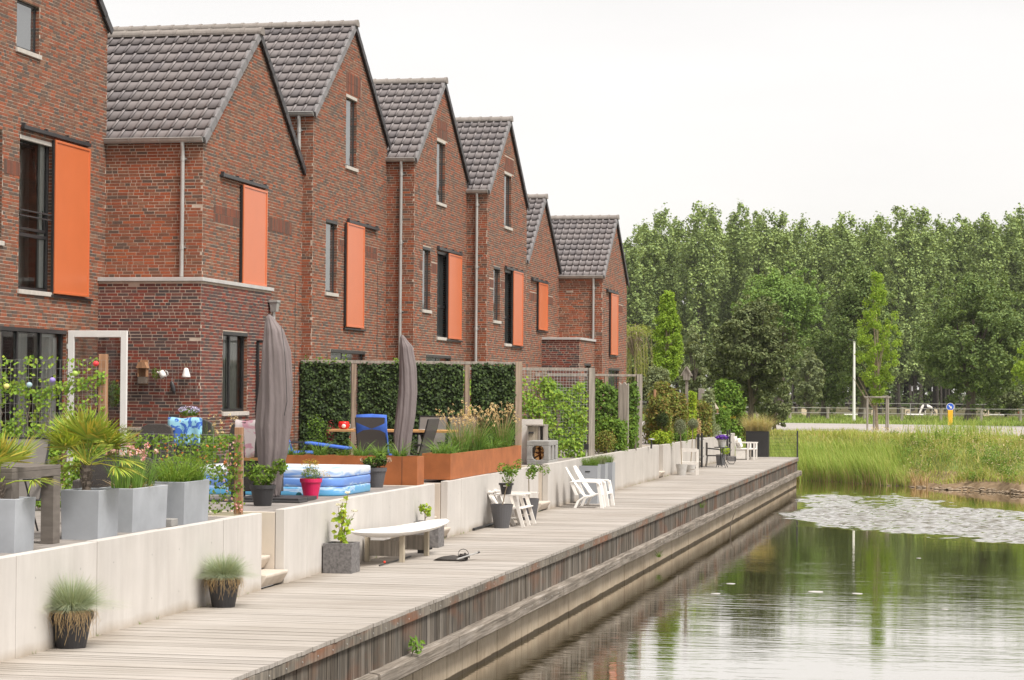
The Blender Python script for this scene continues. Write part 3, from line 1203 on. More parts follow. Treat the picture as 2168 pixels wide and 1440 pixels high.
def bricks(house, arr, axis, plane, sgn, mat, solo, hh=.0500, name='brick', dep=.003):
    """axis 'x': wall plane x=plane, rows run along y; axis 'y': plane y=plane, rows run along x"""
    rg = np.random.default_rng(int(abs(plane) * 100) + len(arr))
    org = ORG[house.name]
    arr = list(arr)
    one = []
    if solo > 0:
        one, arr = arr[:solo], arr[solo:]
    for (a, z, l) in one:
        q = max(.04, round(l, 2))
        key = (q, mat, axis, sgn, hh, dep)
        if key not in BR_CACHE:
            b = MB()
            s = (.012 + dep, q, hh) if axis == 'x' else (q, .012 + dep, hh)
            b.box((0, 0, 0), s)
            BR_CACHE[key] = raw_mesh('brick', b.v, b.f, M[mat])
        j = float(rg.normal(0, .0012))
        off = sgn * (dep - (.012 + dep) / 2) + j
        loc = (plane + off, a, z) if axis == 'x' else (a, plane + off, z)
        o = link(name, BR_CACHE[key], house)
        o.location = tuple(np.array(loc) - org)
    if arr:
        A = np.array(arr)
        n = len(A)
        j = rg.normal(0, .0014, n)
        f = plane + sgn * (dep + np.abs(j))
        bk = plane - sgn * .006
        V = np.empty((n, 8, 3))
        dz = rg.normal(0, .001, n)
        for k, (su, sz) in enumerate([(-1, -1), (1, -1), (1, 1), (-1, 1)]):
            u = A[:, 0] + su * A[:, 2] / 2
            z = A[:, 1] + sz * hh / 2 + dz
            if axis == 'x':
                V[:, k] = np.stack([f, u, z], 1)
                V[:, k + 4] = np.stack([np.full(n, bk), u, z], 1)
            else:
                V[:, k] = np.stack([u, f, z], 1)
                V[:, k + 4] = np.stack([u, np.full(n, bk), z], 1)
        Q = np.array([(0, 1, 2, 3), (0, 4, 5, 1), (1, 5, 6, 2), (2, 6, 7, 3), (3, 7, 4, 0)])
        if (axis == 'x') != (sgn > 0):
            Q = Q[:, ::-1]
        Q = (np.arange(n)[:, None, None] * 8 + Q[None]).reshape(-1, 4)
        geo_obj('brickwork', (V.reshape(-1, 3), Q), M[mat], house, True, 'stuff')


def soldiers(house, axis, plane, sgn, a0, a1, z0, h, n=None):
    """upright bricks of a dark red band"""
    us = np.arange(a0 + .03, a1 - .02, .0625)
    arr = [(u, z0 + h / 2, .050) for u in us]
    bricks(house, arr, axis, plane, sgn, 'brick_red', 0, hh=h - .008, dep=.008)


def wall_faces(b, axis, plane, brk, z0, top, holes):
    """mortar sheet with openings: vertical strips between breaks"""
    brk = sorted(set(round(x, 4) for x in brk))
    for a, c in zip(brk[:-1], brk[1:]):
        mid = (a + c) / 2
        hs = sorted([h for h in holes if h[0] - 1e-6 <= mid <= h[1] + 1e-6], key=lambda h: h[2])
        z = z0
        lo = [(z0, z0)]
        segs = []
        cur = (z0, z0)
        for h in hs:
            segs.append((cur, (h[2], h[2])))
            cur = (h[3], h[3])
        segs.append((cur, (top(a), top(c))))
        for (l0, l1), (t0, t1) in segs:
            if t0 - l0 < .001 and t1 - l1 < .001:
                continue
            if axis == 'x':
                vs = [(plane, a, l0), (plane, c, l1), (plane, c, t1), (plane, a, t0)]
            else:
                vs = [(a, plane, l0), (c, plane, l1), (c, plane, t1), (a, plane, t0)]
            b.add(vs, [(0, 1, 2, 3)])


def px_rect(X, u0, vt, vb, u1):
    a = onX(u0, vt, X)
    b = onX(u0, vb, X)
    c = onX(u1, vt, X)
    return [float(a[1]), float(c[1]), float(b[2]), float(a[2])]


def window(house, X, r, mull=None, transom=None, sill=True, depth=.10, head=False, light=False, name='window', curtain=False):
    depth = .07 if depth == .10 else depth
    y0, y1, z0, z1 = r
    fw = .055
    xo = X - depth
    f = MB()
    f.bx(xo - .05, xo, y0, y0 + fw, z0, z1).bx(xo - .06, xo, y1 - fw, y1, z0, z1)
    f.bx(xo - .06, xo, y0 + fw, y1 - fw, z0, z0 + fw).bx(xo - .06, xo, y0 + fw, y1 - fw, z1 - fw, z1)
    for mu in (mull or []):
        yy = y0 + (y1 - y0) * mu
        f.bx(xo - .055, xo - .004, yy - fw * .6, yy + fw * .6, z0 + fw, z1 - fw)
    for tr_ in (transom or []):
        zz = z0 + (z1 - z0) * tr_
        f.bx(xo - .053, xo - .006, y0 + fw, y1 - fw, zz - fw * .6, zz + fw * .6)
    w = f.build(name, M['frame'], house, True, bev=.004)
    pn = MB()
    if curtain:
        pn.add([(xo - .04, y0 + fw * .8, z0 + fw * .8), (xo - .04, y1 - fw * .8, z0 + fw * .8), (xo - .04, y1 - fw * .8, z1 - fw * .8), (xo - .04, y0 + fw * .8, z1 - fw * .8)], [(0, 1, 2, 3)])
    else:
        pn.bx(xo - .035, xo - .014, y0 + fw * .8, y1 - fw * .8, z0 + fw * .8, z1 - fw * .8)
    pn.build('pane', M['clear'] if curtain else M['glass'], w, True)
    # dark reveal at the far jamb and head
    rv = MB().bx(X - depth - .06, X - .004, y1, y1 + .012, z0, z1).bx(X - depth - .06, X - .004, y0 - .012, y0, z0, z1).bx(X - depth - .06, X - .004, y0, y1, z1, z1 + .012)
    rv.build('reveal', M['mortar'], w, True)
    nn = int((z1 - z0) / COURSE)
    arr = [(X - .037, z0 + (k + .5) * COURSE, .066) for k in range(nn)]
    bricks(house, arr, 'y', y1, -1, 'brick', 0)
    if head:
        MB().bx(X - .065, X + .008, y0 + .002, y1 - .002, z1 - .075, z1 - .002).build('blind_box', M['sill'] if light else M['frame'], w, True, bev=.004)
    if sill:
        MB().bx(X - depth, X + .045, y0 - .04, y1 + .04, z0 - .085, z0 - .004).build('sill', M['sill'], w, True, bev=.006)
    return w


def shutter(house, X, r, rail=None):
    y0, y1, z0, z1 = r
    x0 = X + .05
    e = .045
    f = MB().bx(x0, x0 + .045, y0, y0 + e, z0, z1).bx(x0, x0 + .045, y1 - e, y1, z0, z1)
    f.bx(x0, x0 + .045, y0 + e, y1 - e, z0, z0 + e).bx(x0, x0 + .045, y0 + e, y1 - e, z1 - e, z1)
    s = f.build('shutter', M['orange'], house, True, bev=.004)
    MB().bx(x0 + .008, x0 + .030, y0 + e * .9, y1 - e * .9, z0 + e * .9, z1 - e * .9).build('shutter_panel', M['orange'], s, True)
    MB().bx(x0 - .03, x0 + .02, y0 - .025, y0 - .002, z0 + .02, z1 - .01).build('shutter_guide', M['frame'], s, True)
    if rail:
        ra, rb, rz = rail
        b = MB().bx(X + .02, X + .09, ra, rb, rz - .035, rz + .035)
        n = 4
        for k in range(n):
            y = ra + .08 + (rb - ra - .16) * k / (n - 1)
            b.bx(X + .0, X + .075, y - .02, y + .02, rz + .036, rz + .075)
        b.build('shutter_rail', M['dark_metal'], house, True, bev=.004)
    # bottom guide
    MB().bx(X + .01, X + .06, y0 - .05, y1 + .3, z0 - .06, z0 - .025).build('bottom_rail', M['frame'], house, True)


def tile_mesh(w, L, mat='tile'):
    key = ('tile', round(w, 3), round(L, 3), mat)
    if key in BR_CACHE:
        return BR_CACHE[key]
    prof = []
    for t in (0, .2, .4, .6, .66, .72, .78, .84, .90, .96, 1.0):
        if t < .66:
            z = -.004 * math.sin(math.pi * t / .66)
        else:
            q = (t - .66) / .34
            z = .040 * math.sin(math.pi * min(q / 1.5, .5)) if q < .7 else .040 - .012 * (q - .7) / .3
        prof.append((t * (w + .012) - w / 2, z))
    vs, n = [], len(prof)
    for (x, z) in prof:
        vs.append((x, -L / 2, z + .040))           # lower, raised edge
    for (x, z) in prof:
        vs.append((x, L / 2, z + .002))
    for (x, z) in prof:
        vs.append((x, -L / 2 + .012, z + .022))     # front lip
    fs = []
    for k in range(n - 1):
        fs.append((k, k + 1, n + k + 1, n + k))
        fs.append((2 * n + k, 2 * n + k + 1, k + 1, k))
    me = raw_mesh('roof_tile', vs, fs, M[mat], True)
    BR_CACHE[key] = me
    return me


def roof(house, X, Xb, Y0, Y1, ze, zr, rows, tw, solo_to, ridge_len):
    org = ORG[house.name]
    ym = (Y0 + Y1) / 2
    half = ym - Y0
    ang = math.atan2(zr - ze, half)
    L = math.hypot(half, zr - ze)
    ov = .10
    gauge = (L + ov) / rows
    # deck of the roof under the tiles
    b = MB()
    for sg in (-1, 1):
        p0 = np.array([0, ym, zr - .03])
        p1 = np.array([0, ym + sg * (half + ov * math.cos(ang) * .6), ze - .03 - ov * math.sin(ang) * .6])
        nrm = np.array([0, sg * math.sin(ang), math.cos(ang)]) * .05
        vs = []
        for x in (Xb, X + .02):
            for p in (p0, p1, p1 - nrm, p0 - nrm):
                vs.append((x, p[1], p[2]))
        b.add(vs, [(0, 1, 2, 3), (7, 6, 5, 4), (0, 4, 5, 1), (1, 5, 6, 2), (2, 6, 7, 3), (3, 7, 4, 0)])
    rf = b.build('roof', M['verge'], house, True)
    me = tile_mesh(tw, gauge + .05)
    cols = int((X + .03 - Xb) / tw)
    up = np.array([0, math.cos(ang), math.sin(ang)])
    nn = np.array([0, -math.sin(ang), math.cos(ang)])
    tv = np.array([v.co[:] for v in me.vertices])
    tq = [list(p.vertices) for p in me.polygons]
    restv, restq, o0 = [], [], 0
    cnt = 0
    for r in range(rows):
        s = (r + .5) * gauge - ov + .02
        for c in range(cols):
            x = X + .03 - tw * (c + .5)
            P = np.array([x, Y0, ze]) + up * s + nn * .008
            if x > solo_to and cnt < 298:
                o = link('roof_tile', me, rf)
                o.location = tuple(P - org)
                o.rotation_euler = (ang + random.uniform(-.006, .006), 0, random.uniform(-.004, .004))
                cnt += 1
            else:
                w = (tv @ rotx(ang).T) + P
                restv.append(w)
                restq.append(np.array(tq) + o0)
                o0 += len(w)
            # far slope (mirrored), always joined
            P2 = np.array([x, Y1, ze]) + up * np.array([1, -1, 1]) * s + nn * np.array([1, -1, 1]) * .008
            if c < 12:
                w = (tv @ rotx(ang).T) * np.array([-1, -1, 1]) + P2
                restv.append(w)
                restq.append(np.array(tq) + o0)
                o0 += len(w)
    geo_obj('roof_tiles', (np.concatenate(restv), np.concatenate(restq)), M['tile'], rf, True, 'stuff', True)
    # verge tiles along the gable
    ln = gauge + .04
    for sg in (-1, 1):
        key = ('verge', round(ln, 3), sg)
        if key not in BR_CACHE:
            v = MB().box((0, 0, -.035), (.035, ln, .13)).box((-.03, 0, .035), (.09, ln, .03))
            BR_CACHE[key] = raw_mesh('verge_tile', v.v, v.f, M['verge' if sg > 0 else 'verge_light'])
        for r in range(rows):
            s = (r + .5) * gauge - ov + .02
            Y = Y0 if sg < 0 else Y1
            P = np.array([X + .062, Y, ze]) + up * np.array([1, -sg, 1]) * s + nn * np.array([1, -sg, 1]) * .012
            o = link('verge_tile', BR_CACHE[key], rf)
            o.location = tuple(P - org)
            o.rotation_euler = ((ang - .035) * (-sg), 0, 0)
    # ridge tiles
    key = ('ridge', round(ridge_len, 2))
    if key not in BR_CACHE:
        rg = []
        for xx, rr_ in ((-ridge_len / 2, .118), (ridge_len / 2 - .05, .125), (ridge_len / 2 - .05, .136), (ridge_len / 2 + .015, .138)):
            rg.append([(xx, -rr_ * 1.05 * math.cos(a), rr_ * .95 * math.sin(a) - .02) for a in np.linspace(-.25, math.pi + .25, 11)])
        b = MB()
        n_ = 11
        b.loft(rg, cap=False)
        b.add(rg[0], [tuple(range(n_))])
        b.add(rg[-1], [tuple(range(n_ - 1, -1, -1))])
        BR_CACHE[key] = raw_mesh('ridge_tile', b.v, b.f, M['ridge'], False)
    x = X + .10 - ridge_len / 2
    while x > Xb:
        o = link('ridge_tile', BR_CACHE[key], rf)
        o.location = tuple(np.array([x, ym, zr + .035]) - org)
        x -= ridge_len
    return rf


def gutter(house, X, Xb, Y0, ze, pipe_x, z_to, name='gutter'):
    y = Y0 - .10
    g = MB()
    pts = [(y - .075, ze - .02)] + [(y - .075 * math.cos(a), ze - .03 - .075 * math.sin(a)) for a in np.linspace(0, math.pi, 9)] + [(y + .075, ze + .02)]
    rg = [[(xx, p[0], p[1]) for p in pts] + [(xx, p[0] * .98 + y * .02, p[1] + .004) for p in pts[::-1]] for xx in (Xb, X + .03)]
    g.loft(rg)
    g.tube([(Xb, y - .078, ze - .012), (X + .03, y - .078, ze - .012)], .014, 6)
    # end cap
    cap = [(X + .03, p[0], p[1]) for p in pts]
    g.add(cap, [tuple(range(len(cap)))])
    gt = g.build(name, M['zinc'], house, True)
    bk = MB()
    xx = X - .25
    while xx > X - 3.2:
        bk.tube([(xx, y - .08, ze - .0)] + [(xx, y - .080 * math.cos(a), ze - .03 - .080 * math.sin(a)) for a in np.linspace(0, math.pi, 7)], .006, 4)
        xx -= .62
    bk.build('gutter_bracket', M['zinc'], gt, True)
    if pipe_x is not None:
        p = MB()
        p.tube([(pipe_x, y, ze - .09), (pipe_x, y, ze - .16), (pipe_x, Y0 - .075, ze - .26), (pipe_x, Y0 - .07, ze - .34), (pipe_x, Y0 - .07, z_to)], .042, 10)
        z = ze - .42
        while z > z_to + .3:
            p.lathe([(.042, -.05), (.050, -.045), (.050, .045), (.042, .05)], (pipe_x, Y0 - .07, z), 10)
            p.bx(pipe_x + .04, pipe_x + .075, Y0 - .085, Y0 - .0, z - .012, z + .012)
            z -= 1.75
        p.build('downpipe', M['zinc'], house, True, smooth=False)


def house(label, X, Y0, Y1, ze, zr, Xb, wins, rows=11, tw=.25, solo=300, pipe_u=None, pipe_v=400, pipe_to=TZ, side=True, solo_x=None, sidelen=3.2,
          ridge_len=.38, gable_solo=False, bands=(), side_mat='brick_side', holes_extra=()):
    h = thing('brick_house', label, 'house', (X, Y0, TZ), group='brick gable houses in a row along the water')
    ym = (Y0 + Y1) / 2
    half = ym - Y0

    def top(y):
        return ze + (zr - ze) * (1 - abs(y - ym) / half) - .02

    rects = [w['r'] for w in wins if w['t'] != 'shutter'] + [list(q) for q in holes_extra]
    bnds = [px_rect(X, *b) for b in bands]
    holes = [tuple(r) for r in rects]
    brk = [Y0, ym, Y1 - .02] + [r[0] for r in rects] + [r[1] for r in rects]
    b = MB()
    wall_faces(b, 'x', X, brk, TZ - .2, top, holes)
    b.add([(Xb, Y0, TZ - .2), (X, Y0, TZ - .2), (X, Y0, ze - .02), (Xb, Y0, ze - .02)], [(0, 1, 2, 3)])
    b.add([(Xb, Y1 - .02, TZ - .2), (X, Y1 - .02, TZ - .2), (X, Y1 - .02, ze - .02), (Xb, Y1 - .02, ze - .02)], [(3, 2, 1, 0)])
    b.add([(Xb, Y0, TZ - .2), (Xb, Y0, ze), (Xb, ym, zr - .02), (Xb, Y1, ze), (Xb, Y1, TZ - .2)], [(0, 1, 2, 3, 4)])
    # black room box right behind the gable so that openings look into the dark
    wl = b.build('wall', M['mortar'], h, True)

    def fit(z):
        if z <= ze:
            return Y0, Y1 - .025
        d = half * (z - ze) / (zr - ze)
        return Y0 + d + .02, Y1 - d - .02

    hol = holes + [tuple(x) for x in bnds]
    ga = brick_arr(Y0, Y1, TZ - .1, zr - .05, fit, hol, int(Y0 * 7))
    sa = []
    if side:
        sa = brick_arr(X - sidelen, X, TZ - .1, ze - .03, lambda z: (X - sidelen, X), [], int(Y0 * 3 + 1))
        sa.sort(key=lambda q: (q[0] < X - (solo_x or sidelen), -q[1]))
    if gable_solo:
        ga.sort(key=lambda q: q[0] + abs(q[1] - 3) * .2)
        bricks(h, ga, 'x', X, 1, 'brick', solo)
        if side:
            bricks(h, sa, 'y', Y0, -1, side_mat, 0)
    else:
        bricks(h, ga, 'x', X, 1, 'brick', 0)
        if side:
            bricks(h, sa, 'y', Y0, -1, side_mat, solo)
    for r in bnds:
        y = r[0]
        soldiers(h, 'x', X, 1, r[0], r[1], r[2], (r[3] - r[2]) / 2 if r[3] - r[2] > .3 else r[3] - r[2])
        if r[3] - r[2] > .3:
            soldiers(h, 'x', X, 1, r[0], r[1], (r[2] + r[3]) / 2, (r[3] - r[2]) / 2)
    for w in wins:
        k = {a: c for a, c in w.items() if a not in ('t', 'r', 'rail')}
        if w['t'] == 'shutter':
            shutter(h, X, w['r'], w.get('rail'))
        else:
            window(h, X, w['r'], **k)
    roof(h, X, Xb, Y0, Y1, ze, zr, rows, tw, X - (solo_x or 3.2) - 1.2, ridge_len)
    px = None
    if pipe_u:
        px = float(onY(pipe_u, pipe_v, Y0 - .07)[0])
    gutter(h, X, Xb, Y0, ze, px, pipe_to)
    return h


def W(X, u0, vt, vb, u1, **k):
    d = dict(t='window', r=px_rect(X, u0, vt, vb, u1))
    d.update(k)
    return d


def S(X, u0, vt, vb, u1, rail=None):
    d = dict(t='shutter', r=px_rect(X + .07, u0, vt, vb, u1))
    if rail:
        a = onX(rail[0], rail[1], X + .05)
        b_ = onX(rail[2], rail[3], X + .05)
        d['rail'] = (float(a[1]), float(b_[1]), float(a[2] + b_[2]) / 2)
    return d


X1, X2, X3, X4, X5, X6, X7 = -16.71, -14.69, -14.45, -13.72, -13.13, -13.13, -11.67
Y1_, Y2_, Y3_, Y4_, Y5_, Y6_, Y7_, Y8_ = 34.85, 41.6, 48.35, 54.93, 61.05, 66.8, 72.45, 77.85

H1 = house('tall brick house at the left edge with an open white garden door', X1, Y1_, Y2_, 10.05, 12.9, X1 - 9,
           [W(X1, 36, -5, 100, 84, head=False), W(X1, 42, 284, 612, 112, transom=[.36], head=True, light=True, curtain=True),
            W(X1, 0, 690, 1010, 141, mull=[.31, .66], sill=False, head=True, curtain=True),
            W(X1, -30, 265, 505, 6), S(X1, 117, 296, 622, 190, rail=(48, 268, 190, 308))],
           bands=[(8, 335, 366, 42)], gable_solo=True, pipe_u=None, side=True, solo_x=1)
H2 = house('two storey brick house with a closed orange shutter above a ground floor ledge', X2, Y2_, Y3_, 7.83, 10.42, X2 - 9,
           [S(X2, 515, 391, 600, 565, rail=(470, 370, 565, 398))],
           bands=[(452, 432, 470, 513), (568, 459, 487, 617)], pipe_u=386, pipe_to=5.08, solo=300, solo_x=2.4, gable_solo=False,
           holes_extra=[px_rect(-14.58, 472, 701, 872, 524)])
H3 = house('tall brick house with a white framed attic window behind the first parasol', X3, Y3_, Y4_, 9.17, 11.67, X3 - 9,
           [W(X3, 733, 198, 350, 756, head=True, light=True), W(X3, 690, 463, 618, 714, head=True), W(X3, 700, 739, 900, 773, head=True, mull=[.4]),
            S(X3, 735, 471, 692, 771, rail=(737, 467, 800, 487))],
           bands=[(733, 152, 194, 765), (716, 505, 532, 734), (773, 519, 545, 800)], pipe_u=633, pipe_v=300, solo=60, ridge_len=.36, solo_x=2.6)
H4 = house('tall brick house with a half open orange shutter behind the second parasol', X4, Y4_, Y5_, 8.80, 11.15, X4 - 9,
           [W(X4, 925, 292, 427, 943, head=True, light=True), W(X4, 895, 521, 655, 912, head=True), W(X4, 926, 531, 713, 951, head=True, transom=[.36]),
            W(X4, 902, 750, 900, 955, head=True, mull=[.5]), S(X4, 950, 536, 717, 977, rail=(928, 525, 977, 540))],
           bands=[(926, 252, 290, 948), (888, 552, 572, 895), (913, 556, 578, 926)], pipe_u=849, pipe_v=400, solo=120, tw=.235, ridge_len=.33, solo_x=2.6)
H5 = house('tall brick house with an orange shutter beside two dark windows above the ivy fence', X5, Y5_, Y6_, 8.52, 10.82, X5 - 9,
           [W(X5, 1068, 362, 478, 1083, head=True, light=True), W(X5, 1045, 563, 678, 1059, head=True), W(X5, 1069, 571, 727, 1087, head=True, transom=[.36]),
            S(X5, 1087, 573, 731, 1107, rail=(1071, 568, 1107, 577))],
           bands=[(1068, 330, 361, 1088), (1036, 590, 608, 1045), (1060, 594, 611, 1069)], pipe_u=1009, pipe_v=500, solo=120, tw=.22, ridge_len=.31, solo_x=2.6)
H6 = house('lower brick house squeezed between two taller neighbours far down the row', X6, Y6_, Y7_, 6.88, 9.03, X6 - 9,
           [S(X6, 1141, 598, 698, 1159, rail=(1127, 589, 1159, 602))],
           bands=[(1121, 618, 635, 1141), (1159, 627, 643, 1171)], side=False, tw=.22, ridge_len=.31, solo_x=1.5)
H7 = house('last brick house of the row with one narrow orange shutter', X7, Y7_, Y8_, 6.70, 8.78, X7 - 9,
           [S(X7, 1294, 621, 751, 1308, rail=(1286, 615, 1308, 622)), W(X7, 1288, 779, 900, 1311, head=True, mull=[.5])],
           bands=[(1287, 641, 657, 1294), (1308, 645, 660, 1318)], pipe_u=1256, pipe_v=650, pipe_to=4.6, solo=200, tw=.216, ridge_len=.31, solo_x=2.4)


def annex(h, X, Xb, Y0, Y1, zt, wins, solo, seed):
    rects = [w['r'] for w in wins]
    b = MB()
    wall_faces(b, 'x', X, [Y0, Y1] + [r[0] for r in rects] + [r[1] for r in rects], TZ - .2, lambda y: zt, [tuple(r) for r in rects])
    b.add([(Xb, Y0, TZ - .2), (X, Y0, TZ - .2), (X, Y0, zt), (Xb, Y0, zt)], [(0, 1, 2, 3)])
    b.add([(Xb, Y1, TZ - .2), (X, Y1, TZ - .2), (X, Y1, zt), (Xb, Y1, zt)], [(3, 2, 1, 0)])
    b.add([(Xb, Y0, zt), (X, Y0, zt), (X, Y1, zt), (Xb, Y1, zt)], [(0, 1, 2, 3)])
    b.build('ground_floor_extension', M['mortar'], h, True)
    sa = brick_arr(Xb, X, TZ - .05, zt, lambda z: (Xb, X), [], seed)
    sa.sort(key=lambda q: -q[1])
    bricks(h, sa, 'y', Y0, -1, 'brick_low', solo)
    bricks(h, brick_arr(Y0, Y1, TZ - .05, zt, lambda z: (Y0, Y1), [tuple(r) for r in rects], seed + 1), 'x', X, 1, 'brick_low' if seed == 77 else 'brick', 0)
    for w in wins:
        k = {a: c for a, c in w.items() if a not in ('t', 'r', 'rail')}
        window(h, X, w['r'], **k)
    c = MB().bx(Xb, X + .05, Y0 - .05, Y0 + .25, zt + .001, zt + .075).bx(X - .20, X + .05, Y0 + .252, Y1 + .03, zt + .001, zt + .075)
    c.build('coping', M['coping'], h, True, bev=.006)


XA = -14.58
annex(H2, XA, X1 - .05, 41.25, float(onX(575, 612, XA)[1]), 4.98, [W(XA, 472, 701, 872, 524, mull=[.42], curtain=True, head=True)], 240, 77)
annex(H7, -11.92, X6 - .3, 69.45, 72.42, 4.50, [W(-11.92, 1237, 769, 900, 1251, head=True)], 90, 78)

# rooms behind the clear panes: dark back walls and curtains, parts of their houses
rm = MB().bx(X1 - 2.2, X1 - 2.1, 36.0, 40.2, TZ, 4.0).bx(X1 - 2.2, X1 - .2, 40.2, 40.3, TZ, 4.0).bx(X1 - 2.2, X1 - .2, 36.0, 40.2, TZ - .01, TZ + .02)
rm.build('room', M['joint'], H1, True)
MB().bx(XA - 1.2, XA - 1.1, 42.0, 45.0, TZ, 4.2).build('room', M['joint'], H2, True)


def curtain(h, x, y0, y1, z0, z1, seed):
    rg = random.Random(seed)
    n = 40
    top = [(x + .035 * math.sin(k * 1.9 + rg.random()) , y0 + (y1 - y0) * k / n, z1) for k in range(n + 1)]
    bot = [(a[0] + .02 * math.sin(k * 1.3), a[1], z0) for k, a in enumerate(top)]
    b = MB()
    b.add(top + bot, [(k, k + 1, n + 2 + k, n + 1 + k) for k in range(n)])
    o = b.build('curtain', M['curtain'], h, True, smooth=True)


r_ = px_rect(X1, 0, 690, 1010, 141)
dy_ = r_[1] - r_[0]
curtain(H1, X1 - .24, r_[0] + .05, r_[0] + dy_ * .17, TZ, r_[3] - .1, 1)
curtain(H1, X1 - .24, r_[0] + dy_ * .36, r_[0] + dy_ * .55, TZ, r_[3] - .1, 2)
curtain(H1, X1 - .22, r_[0] + dy_ * .66, r_[0] + dy_ * .95, TZ, r_[3] - .1, 3)
r2_ = px_rect(XA, 472, 701, 872, 524)
curtain(H2, XA - .22, r2_[0] + .03, r2_[0] + (r2_[1] - r2_[0]) * .45, r2_[2], r2_[3], 4)
curtain(H2, XA - .24, r2_[0] + (r2_[1] - r2_[0]) * .55, r2_[1], r2_[2], r2_[3], 6)
r3_ = px_rect(X1, 42, 284, 612, 112)
curtain(H1, X1 - .55, r3_[0] - .3, r3_[1] + .1, r3_[2], r3_[3], 5)
MB().bx(X1 - .17, X1 - .13, r3_[1] - .28, r3_[1] - .07, r3_[2] + .08, r3_[3] - .06).build('white_inner_frame', M['white'], H1, True)
# white inner frames of the two sitting-room windows
wf = MB()
ya, yb = r_[0] + (r_[1] - r_[0]) * .68, r_[1] - .08
wf.bx(X1 - .20, X1 - .165, ya, ya + .05, TZ + .1, r_[3] - .08).bx(X1 - .20, X1 - .165, yb - .16, yb, TZ + .1, r_[3] - .08).bx(X1 - .20, X1 - .165, ya, yb, r_[3] - .14, r_[3] - .08)
wf.build('white_inner_frame', M['white'], H1, True)
wf = MB()
a_, b_ = r2_[0] + .06, r2_[0] + (r2_[1] - r2_[0]) * .40
wf.bx(XA - .20, XA - .165, a_, a_ + .03, r2_[2] + .06, r2_[3] - .06).bx(XA - .20, XA - .165, b_ - .05, b_, r2_[2] + .06, r2_[3] - .06).bx(XA - .20, XA - .165, a_, b_, r2_[2] + .06, r2_[2] + .1)
wf.build('white_inner_frame', M['white'], H2, True)
# tilted upper sash of the first floor window of the near house
rr_ = px_rect(X1, 42, 284, 612, 112)
y0, y1, z0, z1 = rr_
zm = z0 + (z1 - z0) * .40
sash = MB()
for ya, yb in ((y0 + .07, y0 + .13), (y1 - .16, y1 - .10)):
    sash.bar((X1 - .10, (ya + yb) / 2, zm), (X1 - .34, (ya + yb) / 2, z1 - .10), .06, .05)
sash.bar((X1 - .34, y0 + .10, z1 - .10), (X1 - .34, y1 - .13, z1 - .10), .06, .05)
sash.bar((X1 - .10, y0 + .10, zm), (X1 - .10, y1 - .13, zm), .06, .05)
sash.build('tilted_sash', M['frame'], H1, True)
MB().bar((X1 + .02, y0 - .02, zm + .32), (X1 + .02, y1 + .02, zm + .32), .022).bar((X1 + .02, y0 - .02, zm + .22), (X1 + .02, y1 + .02, zm + .22), .022).build('guard_rail', M['dark_metal'], H1, True)

# open white garden door of the near house: stands square to the gable
yd = float(onX(143, 705, X1)[1])
pa = onY(142, 700, yd)
pb = onY(270, 702, yd)
z1 = float(pa[2])
z0 = TZ + .04
d = MB()
w_ = .125
xa, xb = X1 + .02, float(pb[0])
d.bx(xa, xa + w_, yd - .03, yd + .03, z0, z1).bx(xb - w_, xb, yd - .03, yd + .03, z0, z1)
d.bx(xa + w_, xb - w_, yd - .03, yd + .03, z1 - w_, z1).bx(xa + w_, xb - w_, yd - .03, yd + .03, z0, z0 + .22)
dr = d.build('garden_door', M['white'], H1, True, bev=.006, label='open white framed glass door')
MB().add([(xa + w_, yd, z0 + .22), (xb - w_, yd, z0 + .22), (xb - w_, yd, z1 - w_), (xa + w_, yd, z1 - w_)], [(0, 1, 2, 3)]).build('pane', M['door_glass'], dr, True)
hd = MB().bar((xb - .06, yd - .035, z0 + 1.0), (xb - .06, yd - .09, z0 + 1.0), .03).bar((xb - .06, yd - .085, z0 + 1.0), (xb - .20, yd - .085, z0 + 1.0), .022)
hd.build('handle', M['zinc'], dr, True)
hg = MB()
for zz in (z0 + .25, z0 + 1.2, z1 - .3):
    hg.lathe([(.018, -.05), (.018, .05)], (xa - .01, yd - .03, zz), 8)
hg.build('hinge', M['zinc'], dr, True)
# narrow dark door panel standing open beside the annex window
yq = float(onX(541, 740, XA)[1])
d = MB().bx(XA + .02, XA + .07, yq, yq + .05, TZ + .05, 3.9).bx(XA + .02, XA + .62, yq, yq + .05, 3.85, 3.9).bx(XA + .57, XA + .62, yq, yq + .05, TZ + .05, 3.85)
dd = d.build('side_door', M['frame'], H2, True, label='dark framed glass door standing open')
MB().add([(XA + .07, yq + .02, TZ + .1), (XA + .57, yq + .02, TZ + .1), (XA + .57, yq + .02, 3.85), (XA + .07, yq + .02, 3.85)], [(0, 1, 2, 3)]).build('pane', M['clear'], dd, True)
# rain hopper and pipe on the gable of the second house
p = onX(570, 634, XA)
hp = MB().taper((XA + .12, float(p[1]), float(p[2]) - .27), (.13, .15), (.17, .20), .20).bx(XA + .02, XA + .22, float(p[1]) - .115, float(p[1]) + .115, float(p[2]) - .07, float(p[2]) - .02)
hp = hp.build('rain_hopper', M['zinc'], H2, True, bev=.005)
MB().tube([(XA + .10, float(p[1]), float(p[2]) - .26), (XA + .10, float(p[1]), TZ)], .04, 10).build('downpipe', M['zinc'], hp, True)
# movement joints between the houses
for X, u, v0, v1, hh in ((X2, 626, 600, 900, H2), (X3, 800, 560, 760, H3)):
    a = onX(u, v0, X + .012)
    MB().bx(X + .006, X + .011, float(a[1]) - .006, float(a[1]) + .006, TZ, float(a[2])).build('movement_joint', M['joint'], hh, True)
a = onY(207, 700, 41.25)

# ================================================================ GARDENS AND BOARDWALK
def xz(u, v, Y):
    p = onY(u, v, Y)
    return float(p[0]), float(p[2])


